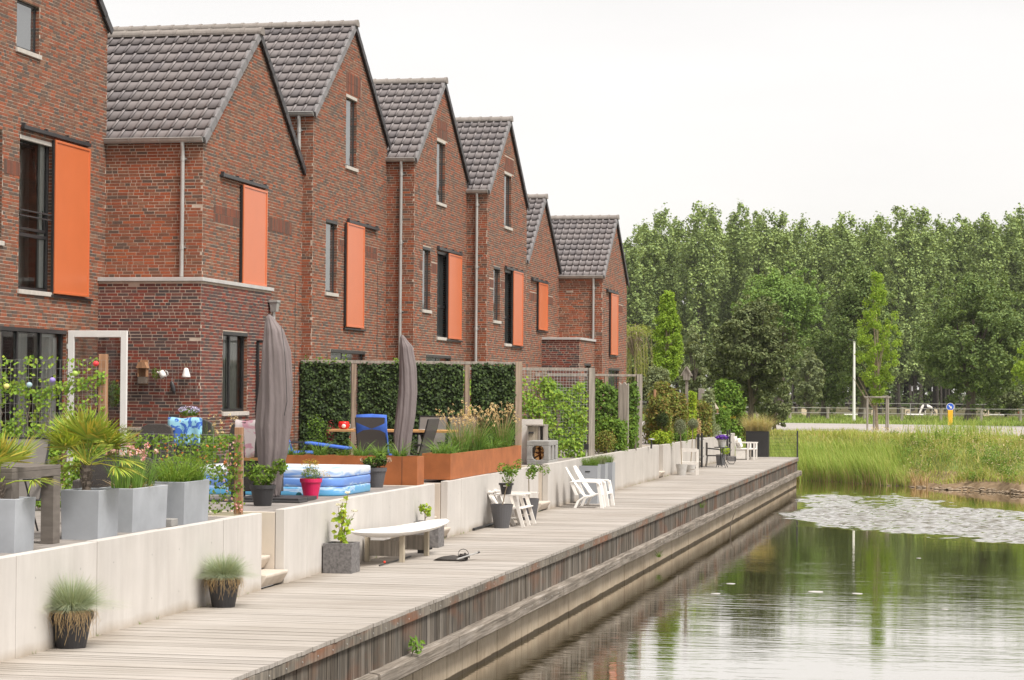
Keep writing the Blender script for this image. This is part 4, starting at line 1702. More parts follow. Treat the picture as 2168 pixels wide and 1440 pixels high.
def cube_planter(label, P, w, L, h, mat='planter', group=None, soil=True, taper=.94, thick=.03, bev=.008, name='planter', slots=False):
    """front right bottom corner at P (x, y, z); w along -x, L along +y"""
    t = thing(name, label, 'planter', (P[0] - w / 2, P[1] + L / 2, P[2]), group=group)
    b = MB()
    wb, Lb = w * taper, L * (1 - (1 - taper) * w / L)
    vs, z = [], h
    ring = lambda a, c, zz: [(-a / 2, -c / 2, zz), (a / 2, -c / 2, zz), (a / 2, c / 2, zz), (-a / 2, c / 2, zz)]
    b.loft([ring(wb, Lb, 0), ring(w, L, h), ring(w - 2 * thick, L - 2 * thick, h), ring(w - 2 * thick - .01, L - 2 * thick - .01, h - .07)], cap=False)
    b.add(ring(wb, Lb, .001), [(3, 2, 1, 0)])
    b.build('body', M[mat], t, bev=bev)
    if soil:
        MB().box((0, 0, h - .055), (w - 2 * thick - .004, L - 2 * thick - .004, .03)).build('soil', M['soil'], t)
    return t


def pot(t, rb, rt, h, mat, rim=.03, n=24, wall=.012, band=True, c=(0, 0, 0)):
    pr = [(rb * .2, .0), (rb, .0), (rb + (rt - rb) * .8 * .97, h * .8)]
    if band:
        pr += [(rt * .97, h * .80), (rt, h * .82), (rt * 1.02, h)]
    else:
        pr += [(rt, h)]
    pr += [(rt - wall, h), (rt - wall - .004, h - .05), (.001, h - .05)]
    return MB().lathe(pr, c, n).build('pot', M[mat], t, bev=0, smooth=False)


# ------------------------------------------------ plot A (nearest garden)
cube_planter('grey concrete planter cut off by the left edge of the photo', (-10.27, 23.03, TZ), .55, .55, .60)
pl1 = cube_planter('square grey concrete planter holding the fan palm', (-10.20, 25.28, TZ), .50, .66, .60)
pl2 = cube_planter('oblong grey concrete planter with pink flowers, between palm planter and bamboo planter', (-10.32, 26.72, TZ), .50, 1.25, .56)
pl3 = cube_planter('grey concrete planter with arching bamboo, nearest the vine fence', (-10.22, 28.35, TZ), .50, 1.0, .58)
tag(MB().bx(-10.44, -10.28, 28.02, 28.26, TZ, TZ + .10).build('stone_block', M['block'], bev=.008), 'small grey stone block on the wall top between two planters', 'block')


def fan_palm(loc, label, sc=1.0, seed=1, nf=11, trunk=.34):
    rg = np.random.default_rng(seed)
    t = thing('fan_palm', label, 'palm', loc)
    tr = MB()
    n = 9
    tr.tube([(0, 0, 0 + trunk * k / n) for k in range(n + 1)], [.062 * sc + .010 * ((k % 2) - .4) for k in range(n + 1)], 9)
    for k in range(26):
        a, z = rg.uniform(0, 6.28), rg.uniform(.05, trunk)
        tr.bar((.055 * math.cos(a), .055 * math.sin(a), z), (.085 * math.cos(a), .085 * math.sin(a), z + .07), .02, .008)
    tr.build('trunk', M['bark'], t)
    st = MB()
    for k in range(nf):
        az = 2 * math.pi * k / nf * 1.0 + rg.uniform(-.3, .3)
        el = rg.uniform(.5, 1.35) if k % 5 else rg.uniform(-.05, .3)
        L = sc * rg.uniform(.38, .52)
        d = np.array([math.cos(az) * math.cos(el), math.sin(az) * math.cos(el), math.sin(el)])
        p0 = np.array([0, 0, trunk])
        p1 = p0 + d * L
        mid = p0 + d * L * .5 + np.array([0, 0, .03])
        st.tube([p0, mid, p1], [.009, .007, .006], 5)
        side = unit(np.cross(d, np.array([0, 0, 1.0])))
        nrm = np.cross(side, d)
        nb = 30
        V, Q = [], []
        for j in range(nb):
            f = (j + .5) / nb * 2 - 1
            ang = f * 1.55
            bd = d * math.cos(ang) + side * math.sin(ang) + nrm * .10 * rg.normal()
            bd = bd / np.linalg.norm(bd)
            bl = sc * (.46 - .10 * abs(f)) * rg.uniform(.85, 1.1)
            w = .014 * sc
            sd = unit(np.cross(bd, nrm))
            q0 = p1
            pts = [(0, .3), (.35, 1.0), (.75, .7), (1.0, .08)]
            o = len(V)
            for (s, ww) in pts:
                c = q0 + bd * bl * s + np.array([0, 0, -1.0]) * bl * (.03 + .25 * (el < .35)) * s * s
                V += [c - sd * w * ww, c + sd * w * ww]
            for i in range(3):
                Q.append([o + 2 * i, o + 2 * i + 1, o + 2 * i + 3, o + 2 * i + 2])
        geo_obj('leaf', (np.array(V), np.array(Q)), M['palm'], t)
    st.build('leaf_stalks', M['palm'], t)
    return t


fan_palm((-10.50, 25.61, TZ + .55), 'fan palm with yellow green spiky leaves in the square grey planter', .86, 4, 26, .34)
fan_palm((-10.60, 23.3, TZ + .52), 'second fan palm poking in at the left edge of the photo', .8, 9, 9, .20)

# pink flowering bulbs
rg = np.random.default_rng(21)
t = thing('flowering_plant', 'clump of strap leaves with pink and white flowers in the oblong planter', 'plant', (-10.57, 27.30, TZ + .51))
geo_obj('leaves', geo_join([tuft((0, -.2, 0), 130, .50, .20, .012, (.05, .55), rg), tuft((0, .25, 0), 130, .46, .20, .012, (.1, .8), rg)]), M['grassy'], t, kind='stuff')
geo_obj('dry_leaves', tuft((0, 0, 0), 50, .26, .25, .012, (.8, 1.6), rg), M['straw'], t, kind='stuff')
P = np.stack([rg.normal(0, .12, 26), rg.normal(0, .30, 26), rg.uniform(.42, .62, 26)], 1)
sk = MB()
for p in P:
    sk.tube([(p[0] * .6, p[1] * .8, 0), (p[0], p[1], p[2])], .004, 4)
sk.build('stalks', M['grassy'], t)
geo_obj('blossoms', clumps(P, .032, 14, .034, rg, up=.2, asp=.8), M['pinkflower'], t, kind='stuff')
t = thing('bamboo_plant', 'low arching bright green bamboo in the third grey planter', 'plant', (-10.47, 28.85, TZ + .53))
geo_obj('leaves', geo_join([tuft((0, -.25, 0), 260, .50, .22, .013, (.3, 1.3), rg), tuft((0, .25, 0), 260, .52, .22, .013, (.3, 1.3), rg),
                            cloud((0, 0, .20), (.30, .55, .22), 900, .055, rng=rg, asp=.2)]), M['bamboo'], t, kind='stuff')
geo_obj('trailing_blades', blade_geo(np.array([[.1, -.3, .05], [.12, -.1, .05], [.15, .2, .05]]), np.array([.75, .8, .7]), unit(np.array([[1, -.3, 0], [1, .1, 0], [1, .3, 0]], float)), .006, 1.5, rg, segs=(0, .2, .4, .6, .8, 1)), M['grassy'], t)

# grey slab table
t = thing('garden_table', 'dark grey slatted garden table with slab legs at the left edge', 'table', (-10.46, 24.1, TZ))
xr, yn, yf, hz = 0.0, -.75, .62, .93
ZT = float(onX(118, 985, -10.44)[2]) - TZ
top = MB()
for k in range(9):
    x1 = -k * .185
    MB().bx(x1 - .178, x1, yn, yf, ZT - .045, ZT).build('slat', M['table_grey'], t, bev=.004)
MB().bx(-1.66, 0.0, yf - .05, yf, ZT - .125, ZT - .047).bx(-1.66, 0, yn, yn + .05, ZT - .125, ZT - .047).bx(-.05, 0, yn + .05, yf - .05, ZT - .125, ZT - .047).build('apron', M['table_grey'], t, bev=.004)
for (x, y) in ((-.16, yf - .2), (-.16, yn), (-1.66, yf - .2), (-1.66, yn)):
    MB().bx(x, x + .158, y, y + .2, 0, ZT - .127).build('leg', M['table_grey'], t, bev=.004)


def sling_chair(label, loc, rz, fabric='textile', hb=1.12, w=.56, group=None, hs=.42, name='garden_chair', armmat='frame'):
    """folding textilene chair; local +y is the way it faces"""
    t = thing(name, label, 'chair', loc, rz, group)
    b = MB()
    n = 6
    # back as a gently curved sling, seat as another
    pts = [(0, -.20, hs - .02), (0, -.25, hs + .15), (0, -.30, hs + .35), (0, -.37, hs + .55), (0, -.43, hb)]
    vs = []
    for p in pts:
        vs += [(-w / 2, p[1], p[2]), (w / 2, p[1], p[2])]
    b.add([v for v in vs] + [(v[0], v[1] - .012, v[2]) for v in vs],
          [(2 * i, 2 * i + 1, 2 * i + 3, 2 * i + 2) for i in range(4)] + [(10 + 2 * i + 2, 10 + 2 * i + 3, 10 + 2 * i + 1, 10 + 2 * i) for i in range(4)] + [(8, 9, 19, 18)])
    b.build('backrest', M[fabric], t)
    MB().box((0, .03, hs), (w, .46, .016), rotx(.06)).build('seat', M[fabric], t)
    fr = MB()
    for s in (-1, 1):
        x = s * (w / 2 + .012)
        fr.tube([(x, .26, hs + .01), (x, -.20, hs - .03)] + [(x, p[1], p[2]) for p in pts[1:]], .013, 6)
    fr.tube([(-w / 2, pts[-1][1], hb), (w / 2, pts[-1][1], hb)], .013, 6)
    fr.build('frame', M['frame'], t)
    for s in (-1, 1):
        x = s * (w / 2 + .035)
        MB().bar((x, -.34, hs + .24), (x, .22, hs + .25), .045, .02).build('armrest', M[armmat], t, bev=.004)
        MB().tube([(x, .20, hs + .24), (x, -.12, .0)], .013, 6).build('leg', M['frame'], t)
        MB().tube([(x, .05, hs + .24), (x, .30, .0)], .013, 6).build('leg', M['frame'], t)
    return t


x0, zt_ = xz(84, 928, 26.9)
sling_chair('pale grey fabric reclining garden chair behind the slab table', (x0 - .27, 26.6, TZ), R(172), 'textile_light', zt_ - TZ, .62, name='reclining_chair')


def rattan_chair(label, loc, rz, w=.75, d=.7, hb=.85, hs=.38, group=None, cushion=None):
    t = thing('rattan_armchair', label, 'chair', loc, rz, group)
    MB().bx(-w / 2 + .09, w / 2 - .09, -d / 2 + .1, d / 2, hs - .14, hs).build('seat', M['rattan'], t, bev=.02)
    top = [(-w / 2, hb * .82), (-w / 2 + .04, hb * .95), (-w / 4, hb), (w / 4, hb), (w / 2 - .04, hb * .95), (w / 2, hb * .82), (w / 2, .12), (-w / 2, .12)]
    MB().prism(top, -d / 2, -d / 2 + .09).build('backrest', M['rattan'], t, bev=.015)
    for s in (-1, 1):
        MB().bx(s * w / 2 - .045 - .045 * s, s * w / 2 + .045 - .045 * s, -d / 2 + .092, d / 2, .10, hs + .22).build('armrest', M['rattan'], t, bev=.015)
        for y in (-d / 2 + .04, d / 2 - .05):
            MB().bx(s * (w / 2 - .06) - .02, s * (w / 2 - .06) + .02, y - .02, y + .02, 0, .118).build('leg', M['rattan'], t)
    return t


rattan_chair('dark woven armchair behind the slab table beside the palm', (-11.25, 28.4, TZ), R(190), .95, .8, .92)
rattan_chair('dark woven armchair behind the palm leaves, half hidden', (-10.95, 29.5, TZ), R(185), .9, .75, .80)


# divider between the first two gardens
def wire_grid(b, p0, p1, z0, z1, nx, nz, r=.0025):
    p0, p1 = np.array(p0, float), np.array(p1, float)
    for k in range(nx + 1):
        p = p0 + (p1 - p0) * k / nx
        b.bar((p[0], p[1], z0), (p[0], p[1], z1), r * 2)
    for k in range(nz + 1):
        z = z0 + (z1 - z0) * k / nz
        b.bar((p0[0], p0[1] - .004, z), (p1[0], p1[1] - .004, z), r * 2)


DY = 31.0
xa, _ = xz(-25, 762, DY)
xb, _ = xz(224, 762, DY)
ztop = xz(100, 762, DY)[1]
t = thing('wire_fence', 'tall wire mesh fence with climbing vine and paper lanterns', 'fence', (xb, DY, TZ))
b = MB()
wire_grid(b, (xa - xb, 0), (0, 0), .02, ztop - TZ, 26, 17, .0014)
b.build('wire_mesh', M['zinc'], t)
xp, zp = xz(205, 750, DY)
xq, _ = xz(224, 750, DY)
MB().bx(xp - xb + .02, xq - xb, .02, .11, 0, zp - TZ).build('post', M['post_red'], t, bev=.005)
MB().bx(xa - xb, xa - xb + .09, .02, .11, 0, zp - TZ).build('post', M['post_red'], t, bev=.005)
rg = np.random.default_rng(5)
n = 2600
W_ = xb - xa
H_ = ztop - TZ
n = 4600
X_ = rg.uniform(0, 1, n * 4)
Zn = rg.uniform(0, 1, n * 4)
dens = np.where(Zn < .46, .85, np.maximum(.13, .85 - (Zn - .46) * 4.5)) * (.55 + .45 * np.sin(X_ * 9 + Zn * 5) * np.sin(X_ * 23 - Zn * 13))
dens += .35 * (np.abs(Zn - (.74 + .22 * np.abs(X_ - .45))) < .04)
k = rg.uniform(0, 1, n * 4) < dens * .8
P = np.stack([-W_ + X_[k] * W_, rg.normal(0, .04, k.sum()), .05 + Zn[k] * H_ * 1.0], 1)
N = np.stack([rg.normal(0, .5, len(P)), -np.ones(len(P)), rg.normal(.5, .5, len(P))], 1)
geo_obj('vine_leaves', leaf_geo(P, N, .062 * rg.uniform(.6, 1.25, len(P)), .85, rg, 1.0), M['vine'], t, kind='stuff')
vs = MB()
for k in range(16):
    x = -W_ * rg.uniform(0, 1)
    z, pts = 0, []
    while z < H_ * rg.uniform(.6, 1.0):
        pts.append((x, .01, z))
        x += rg.normal(0, .06)
        z += .18
    if len(pts) > 2:
        vs.tube(pts, .004, 4)
vs.build('vine_stems', M['bark_pale'], t)
# string of lanterns hanging on that fence
LN = [(14, 818, (.72, .66, .20), 'pale yellow'), (62, 815, (.36, .50, .55), 'pale blue'), (111, 805, (.32, .24, .60), 'lilac'), (159, 791, (.38, .52, .10), 'lime green'), (203, 770, (.80, .05, .06), 'red')]
pts = []
for (u, v, c, nm) in LN:
    p = onY(u, v, DY - .10)
    l = thing('paper_lantern', nm + ' round paper lantern hanging on the tall wire fence', 'lantern', tuple(p), group='string of coloured paper lanterns')
    mm = plain('lantern_' + nm.replace(' ', '_'), c, .6, .04, 3)
    rr_ = .042
    MB().lathe([(rr_ * math.sin(a) * (1 + .02 * (i % 2)) + .001, -rr_ * math.cos(a)) for i, a in enumerate(np.linspace(.12, math.pi - .12, 15))], (0, 0, 0), 18).build('shade', mm, l, smooth=True)
    MB().lathe([(.011, 0), (.011, .02), (.002, .022)], (0, 0, rr_), 8).build('cap', M['frame'], l)
    pts.append(p + np.array([0, .01, .065]))
b = MB()
full = []
for a, c in zip(pts[:-1], pts[1:]):
    for s in np.linspace(0, 1, 7)[:-1]:
        q = a + (c - a) * s
        q = q - np.array([0, 0, .03 * math.sin(math.pi * s)])
        full.append(q)
b.tube([pts[0] + np.array([-.5, 0, .06])] + full + [pts[-1]], .003, 4)
tag(b.build('lantern_cord', M['frame']), 'thin dark cord the coloured lanterns hang from', 'cord')

# lower fence with flowering climber
xa, zl = xz(262, 918, DY)
xb = -10.30
t = thing('wire_fence', 'low wire mesh fence with climbing roses and a brown corner post', 'fence', (xb, DY, TZ))
b = MB()
H_ = zl - TZ
wire_grid(b, (xa - xb, 0), (0.02, 0), .02, H_, 16, 9, .0018)
b.build('wire_mesh', M['zinc'], t)
x1, z1_ = xz(496, 905, DY)
x2, _ = xz(512, 905, DY)
pp = MB().bx(x1 - xb, x2 - xb, .01, .10, 0, z1_ - TZ)
pp.build('post', M['post_red'], t, bev=.004)
x1, z1_ = xz(316, 913, DY)
MB().bx(x1 - xb, x1 - xb + .05, .01, .06, 0, z1_ - TZ).build('post', M['dark_metal'], t, bev=.003)
n = 5200
W_ = xb - xa
P = np.stack([-W_ * rg.uniform(0, 1, n), rg.normal(0, .09, n), rg.uniform(0.02, 1, n) * H_], 1)
dens = .35 + .65 * (P[:, 2] > H_ * .45) + .5 * (P[:, 0] > -W_ * .22)
dens *= .6 + .4 * np.sin(P[:, 0] * 7) * np.sin(P[:, 2] * 9)
P = P[rg.uniform(0, 1, n) < dens * .75]
N = np.stack([rg.normal(0, .6, len(P)), -np.ones(len(P)), rg.normal(.6, .6, len(P))], 1)
geo_obj('vine_leaves', leaf_geo(P, N, .055 * rg.uniform(.6, 1.2, len(P)), .8, rg, .8), M['vine2'], t, kind='stuff')
n = 60
C = np.stack([-W_ * rg.uniform(0, .9, n), rg.normal(-.06, .04, n), rg.uniform(.55, .9, n) * H_], 1)
geo_obj('blossoms', clumps(C, .018, 7, .026, rg, asp=.9), M['orangeflower'], t, kind='stuff')
C = np.stack([rg.uniform(-.25, .0, 26), rg.normal(-.06, .04, 26), rg.uniform(.04, .95, 26) * H_], 1)
geo_obj('pale_blossoms', clumps(C, .020, 7, .028, rg, asp=.9), M['pinkflower'], t, kind='stuff')

# ------------------------------------------------ on the side wall of the second house
YW = 41.25
p = onY(302, 812, YW - .10)
t = thing('bird_feeder', 'rusty brown wooden bird feeder on the brick side wall', 'feeder', (float(p[0]), YW - .02, float(p[2])))
fw_ = .085
MB().bx(-fw_, fw_, -.02, 0, -.02, .46).build('backboard', M['post_red'], t)
MB().prism([(-fw_ - .03, .30), (fw_ + .03, .30), (fw_ - .02, .42), (-fw_ + .02, .42)], -.16, -.021).build('roof', M['post_red'], t)
MB().bx(-fw_, fw_, -.13, -.021, .0, .13).build('tray', M['bark'], t)
for s in (-1, 1):
    MB().bx(s * fw_ - .01, s * fw_ + .01, -.12, -.021, .132, .298).build('side', M['post_red'], t)
p = onY(344, 793, YW - .15)
t = thing('watering_jug', 'white enamel jug with a trailing plant on the brick side wall', 'jug', tuple(p), 0)
MB().lathe([(.001, -.06), (.062, -.06), (.066, .0), (.052, .07), (.048, .075), (.044, .07), (.001, .0)], (0, 0, 0), 18, roty(R(-28))).build('body', M['white'], t, smooth=True)
MB().tube([(.05, 0, .07), (.10, 0, .06), (.115, 0, .0), (.07, 0, -.045)], .008, 6).build('handle', M['white'], t)
MB().tube([(-.06, 0, .02), (-.11, 0, .055)], [.02, .012], 6).build('spout', M['white'], t)
tag(geo_obj('trailing_plant', cloud(p + np.array([-.14, .03, .02]), (.11, .05, .13), 170, .035, droop=1), M['bush']), 'sprig of green leaves beside the white jug on the wall', 'plant')
p = onY(394, 790, YW - .12)
t = thing('hanging_lamp', 'white bell shaped lamp hanging by a cord loop on the brick wall', 'lamp', tuple(p), 0)
MB().lathe([(.008, .10), (.035, .095), (.055, .04), (.085, -.06), (.088, -.085), (.080, -.082), (.05, .03), (.004, .08)], (0, 0, 0), 20).build('shade', M['white'], t, smooth=True)
MB().tube([(-.01, 0, .10), (-.045, 0, .18), (-.01, .03, .23), (.03, 0, .18), (.01, 0, .10)], .006, 5).build('cord_loop', M['bark_pale'], t)
p = onY(366, 818, YW - .06)
t = thing('hanging_shoe', 'dark metal clog shaped pot hanging on the brick wall', 'pot', tuple(p), 0)
MB().ball((0, 0, -.02), (.05, .035, .13), 12, 8, roty(R(-16))).build('body', M['dark_metal'], t, smooth=True)
MB().tube([(-.02, 0, .09), (-.035, .03, .16)], .004, 5).build('hook', M['zinc'], t)
wr = MB()
for u in np.linspace(278, 415, 12):
    a, c = onY(u, 768, YW - .03), onY(u, 830, YW - .03)
    wr.bar(a, c, .004)
for v in (768, 788, 809, 830):
    wr.bar(onY(278, v, YW - .034), onY(415, v, YW - .034), .004)
tag(wr.build('wire_trellis', M['zinc']), 'thin wire trellis grid fixed to the brick side wall', 'trellis')
tag(geo_obj('orange_flower_plant', clumps([onY(u, v, YW - .2) for u, v in ((235, 826), (240, 815), (248, 806), (246, 823))], .028, 10, .03, asp=.9), M['orangeflower']), 'cluster of orange flowers seen through the open glass door', 'flowers')
tag(geo_obj('leafy_plant', cloud(onY(240, 835, YW - .25), (.16, .1, .28), 500, .05), M['bush']), 'dark leafy plant behind the open glass door', 'plant')


def cloth(label, rows, mat, name='towel', cat='towel'):
    """rows: list of polylines (world points) lofted into a thin cloth"""
    rows = [np.array(r, float) for r in rows]
    n = len(rows[0])
    V = [p for r in rows for p in r]
    fs = []
    for i in range(len(rows) - 1):
        for k in range(n - 1):
            fs.append((i * n + k, i * n + k + 1, (i + 1) * n + k + 1, (i + 1) * n + k))
    o = MB().add(V, fs).build(name, mat, smooth=True)
    md = o.modifiers.new('s', 'SOLIDIFY')
    md.thickness = .012
    return tag(o, label, cat)


def pattern(name, c1, c2, scale, lo, hi, stretch=(1, 1, 1), space='world', c3=None):
    m, t, o = new_mat(name)
    n = noise(t, coords(t, space, stretch), scale, 3, .5, 1.5)
    st = [(lo, c1), (hi, c2)]
    if c3:
        st.append((min(hi + .08, 1), c3))
    bsdf(t, o, ramp(t, n, st), .85)
    return m


M['blue_towel'] = pattern('blue_towel', (.30, .58, .72), (.05, .14, .50), 5, .52, .55)
M['pink_towel'] = pattern('pink_towel', (.80, .70, .70), (.72, .38, .46), 3.2, .55, .60)
M['blue_cushion'] = plain('blue_cushion', (.06, .16, .62), .75, .15, 6, bstr=.3)


def draped(label, x0, x1, y, zb0, zb1, ztop_, th, mat, name='towel', cat='towel'):
    """towel hung over a horizontal edge at (x0..x1, y, ztop)"""
    rg2 = np.random.default_rng(int(abs(x0) * 100))
    xs = np.linspace(x0, x1, 12)
    ph = rg2.uniform(0, 6, 12)
    rows = []
    for s in np.linspace(0, 1, 14):
        if s < .45:
            z = zb0 + (ztop_ - zb0) * s / .45
            yy = y - th
        elif s < .55:
            z = ztop_ + .012 * math.sin((s - .45) / .1 * math.pi)
            yy = y - th + 2 * th * (s - .45) / .1
        else:
            z = ztop_ - (ztop_ - zb1) * (s - .55) / .45
            yy = y + th
        d = (ztop_ - z)
        rows.append([(x, yy - .03 * d / .4 * math.sin(x * 22 + 1.5 * math.sin(x * 9)) - .0, z + .012 * math.sin(x * 14)) for x in xs])
    return cloth(label, rows, mat, name, cat)


# woven chair with blue towel, slatted pine crate and pumpkin pot with lilac flowers
x0, z0_ = xz(295, 897, 37.5)
x1, z1_ = xz(366, 897, 37.5)
rattan_chair('dark woven chair with a blue and aqua towel over its back', ((x0 + x1) / 2, 37.5 + .35, TZ), 0, x1 - x0, .7, z0_ - TZ)
x2, z2_ = xz(322, 886, 37.9)
x3, _ = xz(393, 886, 37.9)
draped('blue and aqua patterned bath towel over the woven chair', x2, x3, 38.75, z2_ - .50, z2_ - .3, z2_, .05, M['blue_towel'])
rattan_chair('second dark woven chair under the blue towel, mostly hidden', ((x2 + x3) / 2 + .05, 38.75 + .62, TZ), 0, .8, .7, z2_ - TZ - .02)
x0, z0_ = xz(392, 903, 39.6)
x1, _ = xz(428, 903, 39.6)
t = thing('slatted_crate', 'orange brown slatted wooden crate table against the brick corner', 'crate', ((x0 + x1) / 2, 39.6, TZ))
w_ = x1 - x0
MB().bx(-w_ / 2 - .02, w_ / 2 + .02, -.02, .45, z0_ - TZ - .03, z0_ - TZ).build('top', M['grey_wood'], t)
for k in range(4):
    x = -w_ / 2 + .03 + k * (w_ - .06) / 3
    MB().bx(x - .028, x + .028, 0, .02, 0, z0_ - TZ - .031).build('slat', M['pine'], t)
for k in range(3):
    MB().bx(-w_ / 2, w_ / 2, .0 + .03, .43, .03 + k * .22, .06 + k * .22).build('shelf', M['grey_wood'], t)
x0, zz0 = xz(398, 904, 39.75)
t = thing('flower_pot', 'round rusty ribbed pot of lilac and white flowers on the slatted crate', 'potted plant', (x0, 39.8, z0_))
MB().lathe([(.02, 0), (.12, 0), (.165, .07), (.168, .13), (.135, .20), (.12, .20), (.02, .15)], (0, 0, 0), 20).build('pot', wood('rusty_pot', (.33, .16, .10), .5, (14, 14, 1)), t, smooth=True)
geo_obj('foliage', cloud((0, 0, .25), (.19, .19, .09), 500, .04, up=.6), M['bush'], t, kind='stuff')
geo_obj('blossoms', cloud((0, 0, .31), (.21, .21, .075), 420, .028, shell=.8, up=1, asp=1), M['lilac'], t, kind='stuff')
x0, z0_ = xz(272, 906, 38.3)
x1, _ = xz(300, 906, 38.3)
t = thing('pallet_bench', 'low orange brown pallet bench behind the open white door', 'bench', (x0, 38.3, TZ))
MB().bx(-.15, x1 - x0 + .5, 0, .5, z0_ - TZ - .04, z0_ - TZ).build('seat', M['grey_wood'], t)
for k in range(3):
    MB().bx(-.15, x1 - x0 + .5, -.02, -.001, .08 + k * .2, .22 + k * .2).build('slat', M['pine'], t)

# woven chair with pink towel beside the first parasol
x0, z0_ = xz(500, 890, 35.6)
x1, _ = xz(552, 890, 35.6)
rattan_chair('dark woven chair with a pink and white towel beside the first parasol', ((x0 + x1) / 2 + .05, 35.9, TZ), 0, .75, .7, z0_ - TZ - .02)
draped('pink and white towel over the woven chair left of the first parasol', x0, x1 + .12, 35.6, z0_ - .62, z0_ - .3, z0_, .06, M['pink_towel'])
MB_ = MB().bx(x0 - .02, x1 + .25, 35.50, 35.54, z0_ - .67, z0_ - .62)
tag(MB_.build('wooden_rail', M['pine'], bev=.004), 'thin pine rail under the pink towel', 'rail')
t = thing('potted_shrub', 'small feathery plant with seed heads in front of the brick corner', 'plant', tuple(onY(445, 935, 37.0)))
geo_obj('foliage', geo_join([cloud((0, 0, -.1), (.14, .14, .20), 260, .06), tuft((0, 0, -.3), 40, .8, .1, .008, (.1, .5))]), M['bush'], t, kind='stuff')
geo_obj('seed_heads', clumps(np.stack([RNG.normal(.15, .22, 22), RNG.normal(0, .1, 22), RNG.uniform(.1, .5, 22)], 1), .03, 8, .03), M['plume'], t, kind='stuff')


# parasols in their covers
def parasol(label, Y, rings, foot, wob=.10, seed=0, base=True):
    """rings: (u centre, v, half width px) from the tip to the hem"""
    pf = onY(foot[0], foot[1], Y)
    t = thing('parasol', label, 'parasol', (float(pf[0]), Y, TZ))
    rg2 = np.random.default_rng(seed)
    R_ = []
    n = 72
    k1, k2 = rg2.uniform(0, 6, 2)
    for i, (u, v, hw) in enumerate(rings):
        c = onY(u, v, Y)
        r = hw / ppm(c)
        ring = []
        for k in range(n):
            a = 2 * math.pi * k / n
            s = i / (len(rings) - 1)
            f = 1 + wob * (.5 + s * .6) * (math.sin(4 * a + k1 + s * 2.2) * .5 + math.sin(9 * a + k2 - s * 4 + math.sin(s * 9)) * .5 + .35 * math.sin(17 * a + 3 * math.sin(s * 7))) * min(1, i / 3)
            f += .05 * math.sin(s * 23 + 2 * math.sin(a * 2)) * wob * 5 * max(0, math.cos(a - 1)) * s
            ring.append((c[0] - pf[0] + r * f * math.cos(a), r * .62 * f * math.sin(a), c[2] - TZ))
        R_.append(ring)
    MB().loft(R_[::-1]).build('cover', M['cover'], t, smooth=True)
    MB().tube([(0, 0, .02), (0, 0, float(onY(0, rings[-1][1] - 40, Y)[2]) - TZ)], .035, 10).build('pole', M['dark_metal'], t)
    return t


def dense(rings, m=4):
    out = []
    for a, b in zip(rings[:-1], rings[1:]):
        for k in range(m):
            s = k / m
            s2 = s * s * (3 - 2 * s) * .4 + s * .6
            out.append(tuple(a[i] + (b[i] - a[i]) * (s if i < 2 else s2) for i in range(3)))
    return out + [rings[-1]]


t = parasol('large closed parasol in a brownish grey cover, left of the paddling pool', 35.1,
            dense([(570, 666, 2.5), (571, 673, 8), (580, 700, 20), (585, 745, 29), (585, 800, 32), (584, 850, 34), (579, 900, 34), (578, 950, 30), (575, 990, 24), (576, 1025, 19), (582, 1052, 9)], 6), (586, 1058), .20, 3)
bp = MB()
c0 = onZ(586, 1058, TZ)
for (dx, dy) in ((-.27, -.27), (.27, -.27), (-.27, .27), (.27, .27)):
    MB().box((dx, dy, .035), (.52, .52, .06)).build('base_slab', M['dark_metal'], t, bev=.006)
sm = MB()
zip_ = [onY(u, v, 35.1) for u, v in ((600, 690), (612, 745), (615, 800), (617, 850), (611, 880))]
sm.tube([tuple(q - np.array([0, .24 if i else .12, 0]) - ORG[t.name]) for i, q in enumerate(zip_)], .006, 5)
sm.build('zip', M['frame'], t)
t = parasol('closed parasol in a mauve grey cover before the ivy fence', 44.6,
            dense([(851, 709, 2), (853, 716, 6), (860, 735, 14), (864, 780, 18), (863, 830, 19.5), (858, 880, 20), (853, 920, 19), (851, 955, 17), (851, 985, 13)], 6), (851, 985), .17, 8)
MB().box((0, 0, .04), (.7, .7, .07)).build('base_slab', M['dark_metal'], t)

# paddling pool: three inflated tubes, rounded rectangle
A = onZ(737, 1052, TZ)
B = onZ(783, 1034, TZ)
Lx, Ly = 2.9, 2.4
ph = .47
t = thing('paddling_pool', 'large inflatable blue and white paddling pool', 'pool', (float(A[0]) - Lx / 2 - .14, float(A[1]) + Ly / 2, TZ))


def poolmat(name, s):
    m, tt, o = new_mat(name)
    g = noise(tt, coords(tt, 'object', (1.2, 1.2, 7)), 1.6 + s, 3, .5, .8)
    c = ramp(tt, g, [(.32, (.80, .84, .88)), (.44, (.42, .62, .85)), (.55, (.12, .28, .72)), (.68, (.16, .42, .80))])
    bsdf(tt, o, c, .25, 0, .5)
    return m


def rrect(lx, ly, r, z, n=7):
    pts = []
    for cx_, cy_, a0 in ((lx / 2 - r, ly / 2 - r, 0), (-lx / 2 + r, ly / 2 - r, 90), (-lx / 2 + r, -ly / 2 + r, 180), (lx / 2 - r, -ly / 2 + r, 270)):
        for k in range(n):
            a = R(a0 + 90 * k / (n - 1))
            pts.append((cx_ + r * math.cos(a), cy_ + r * math.sin(a), z))
    return pts


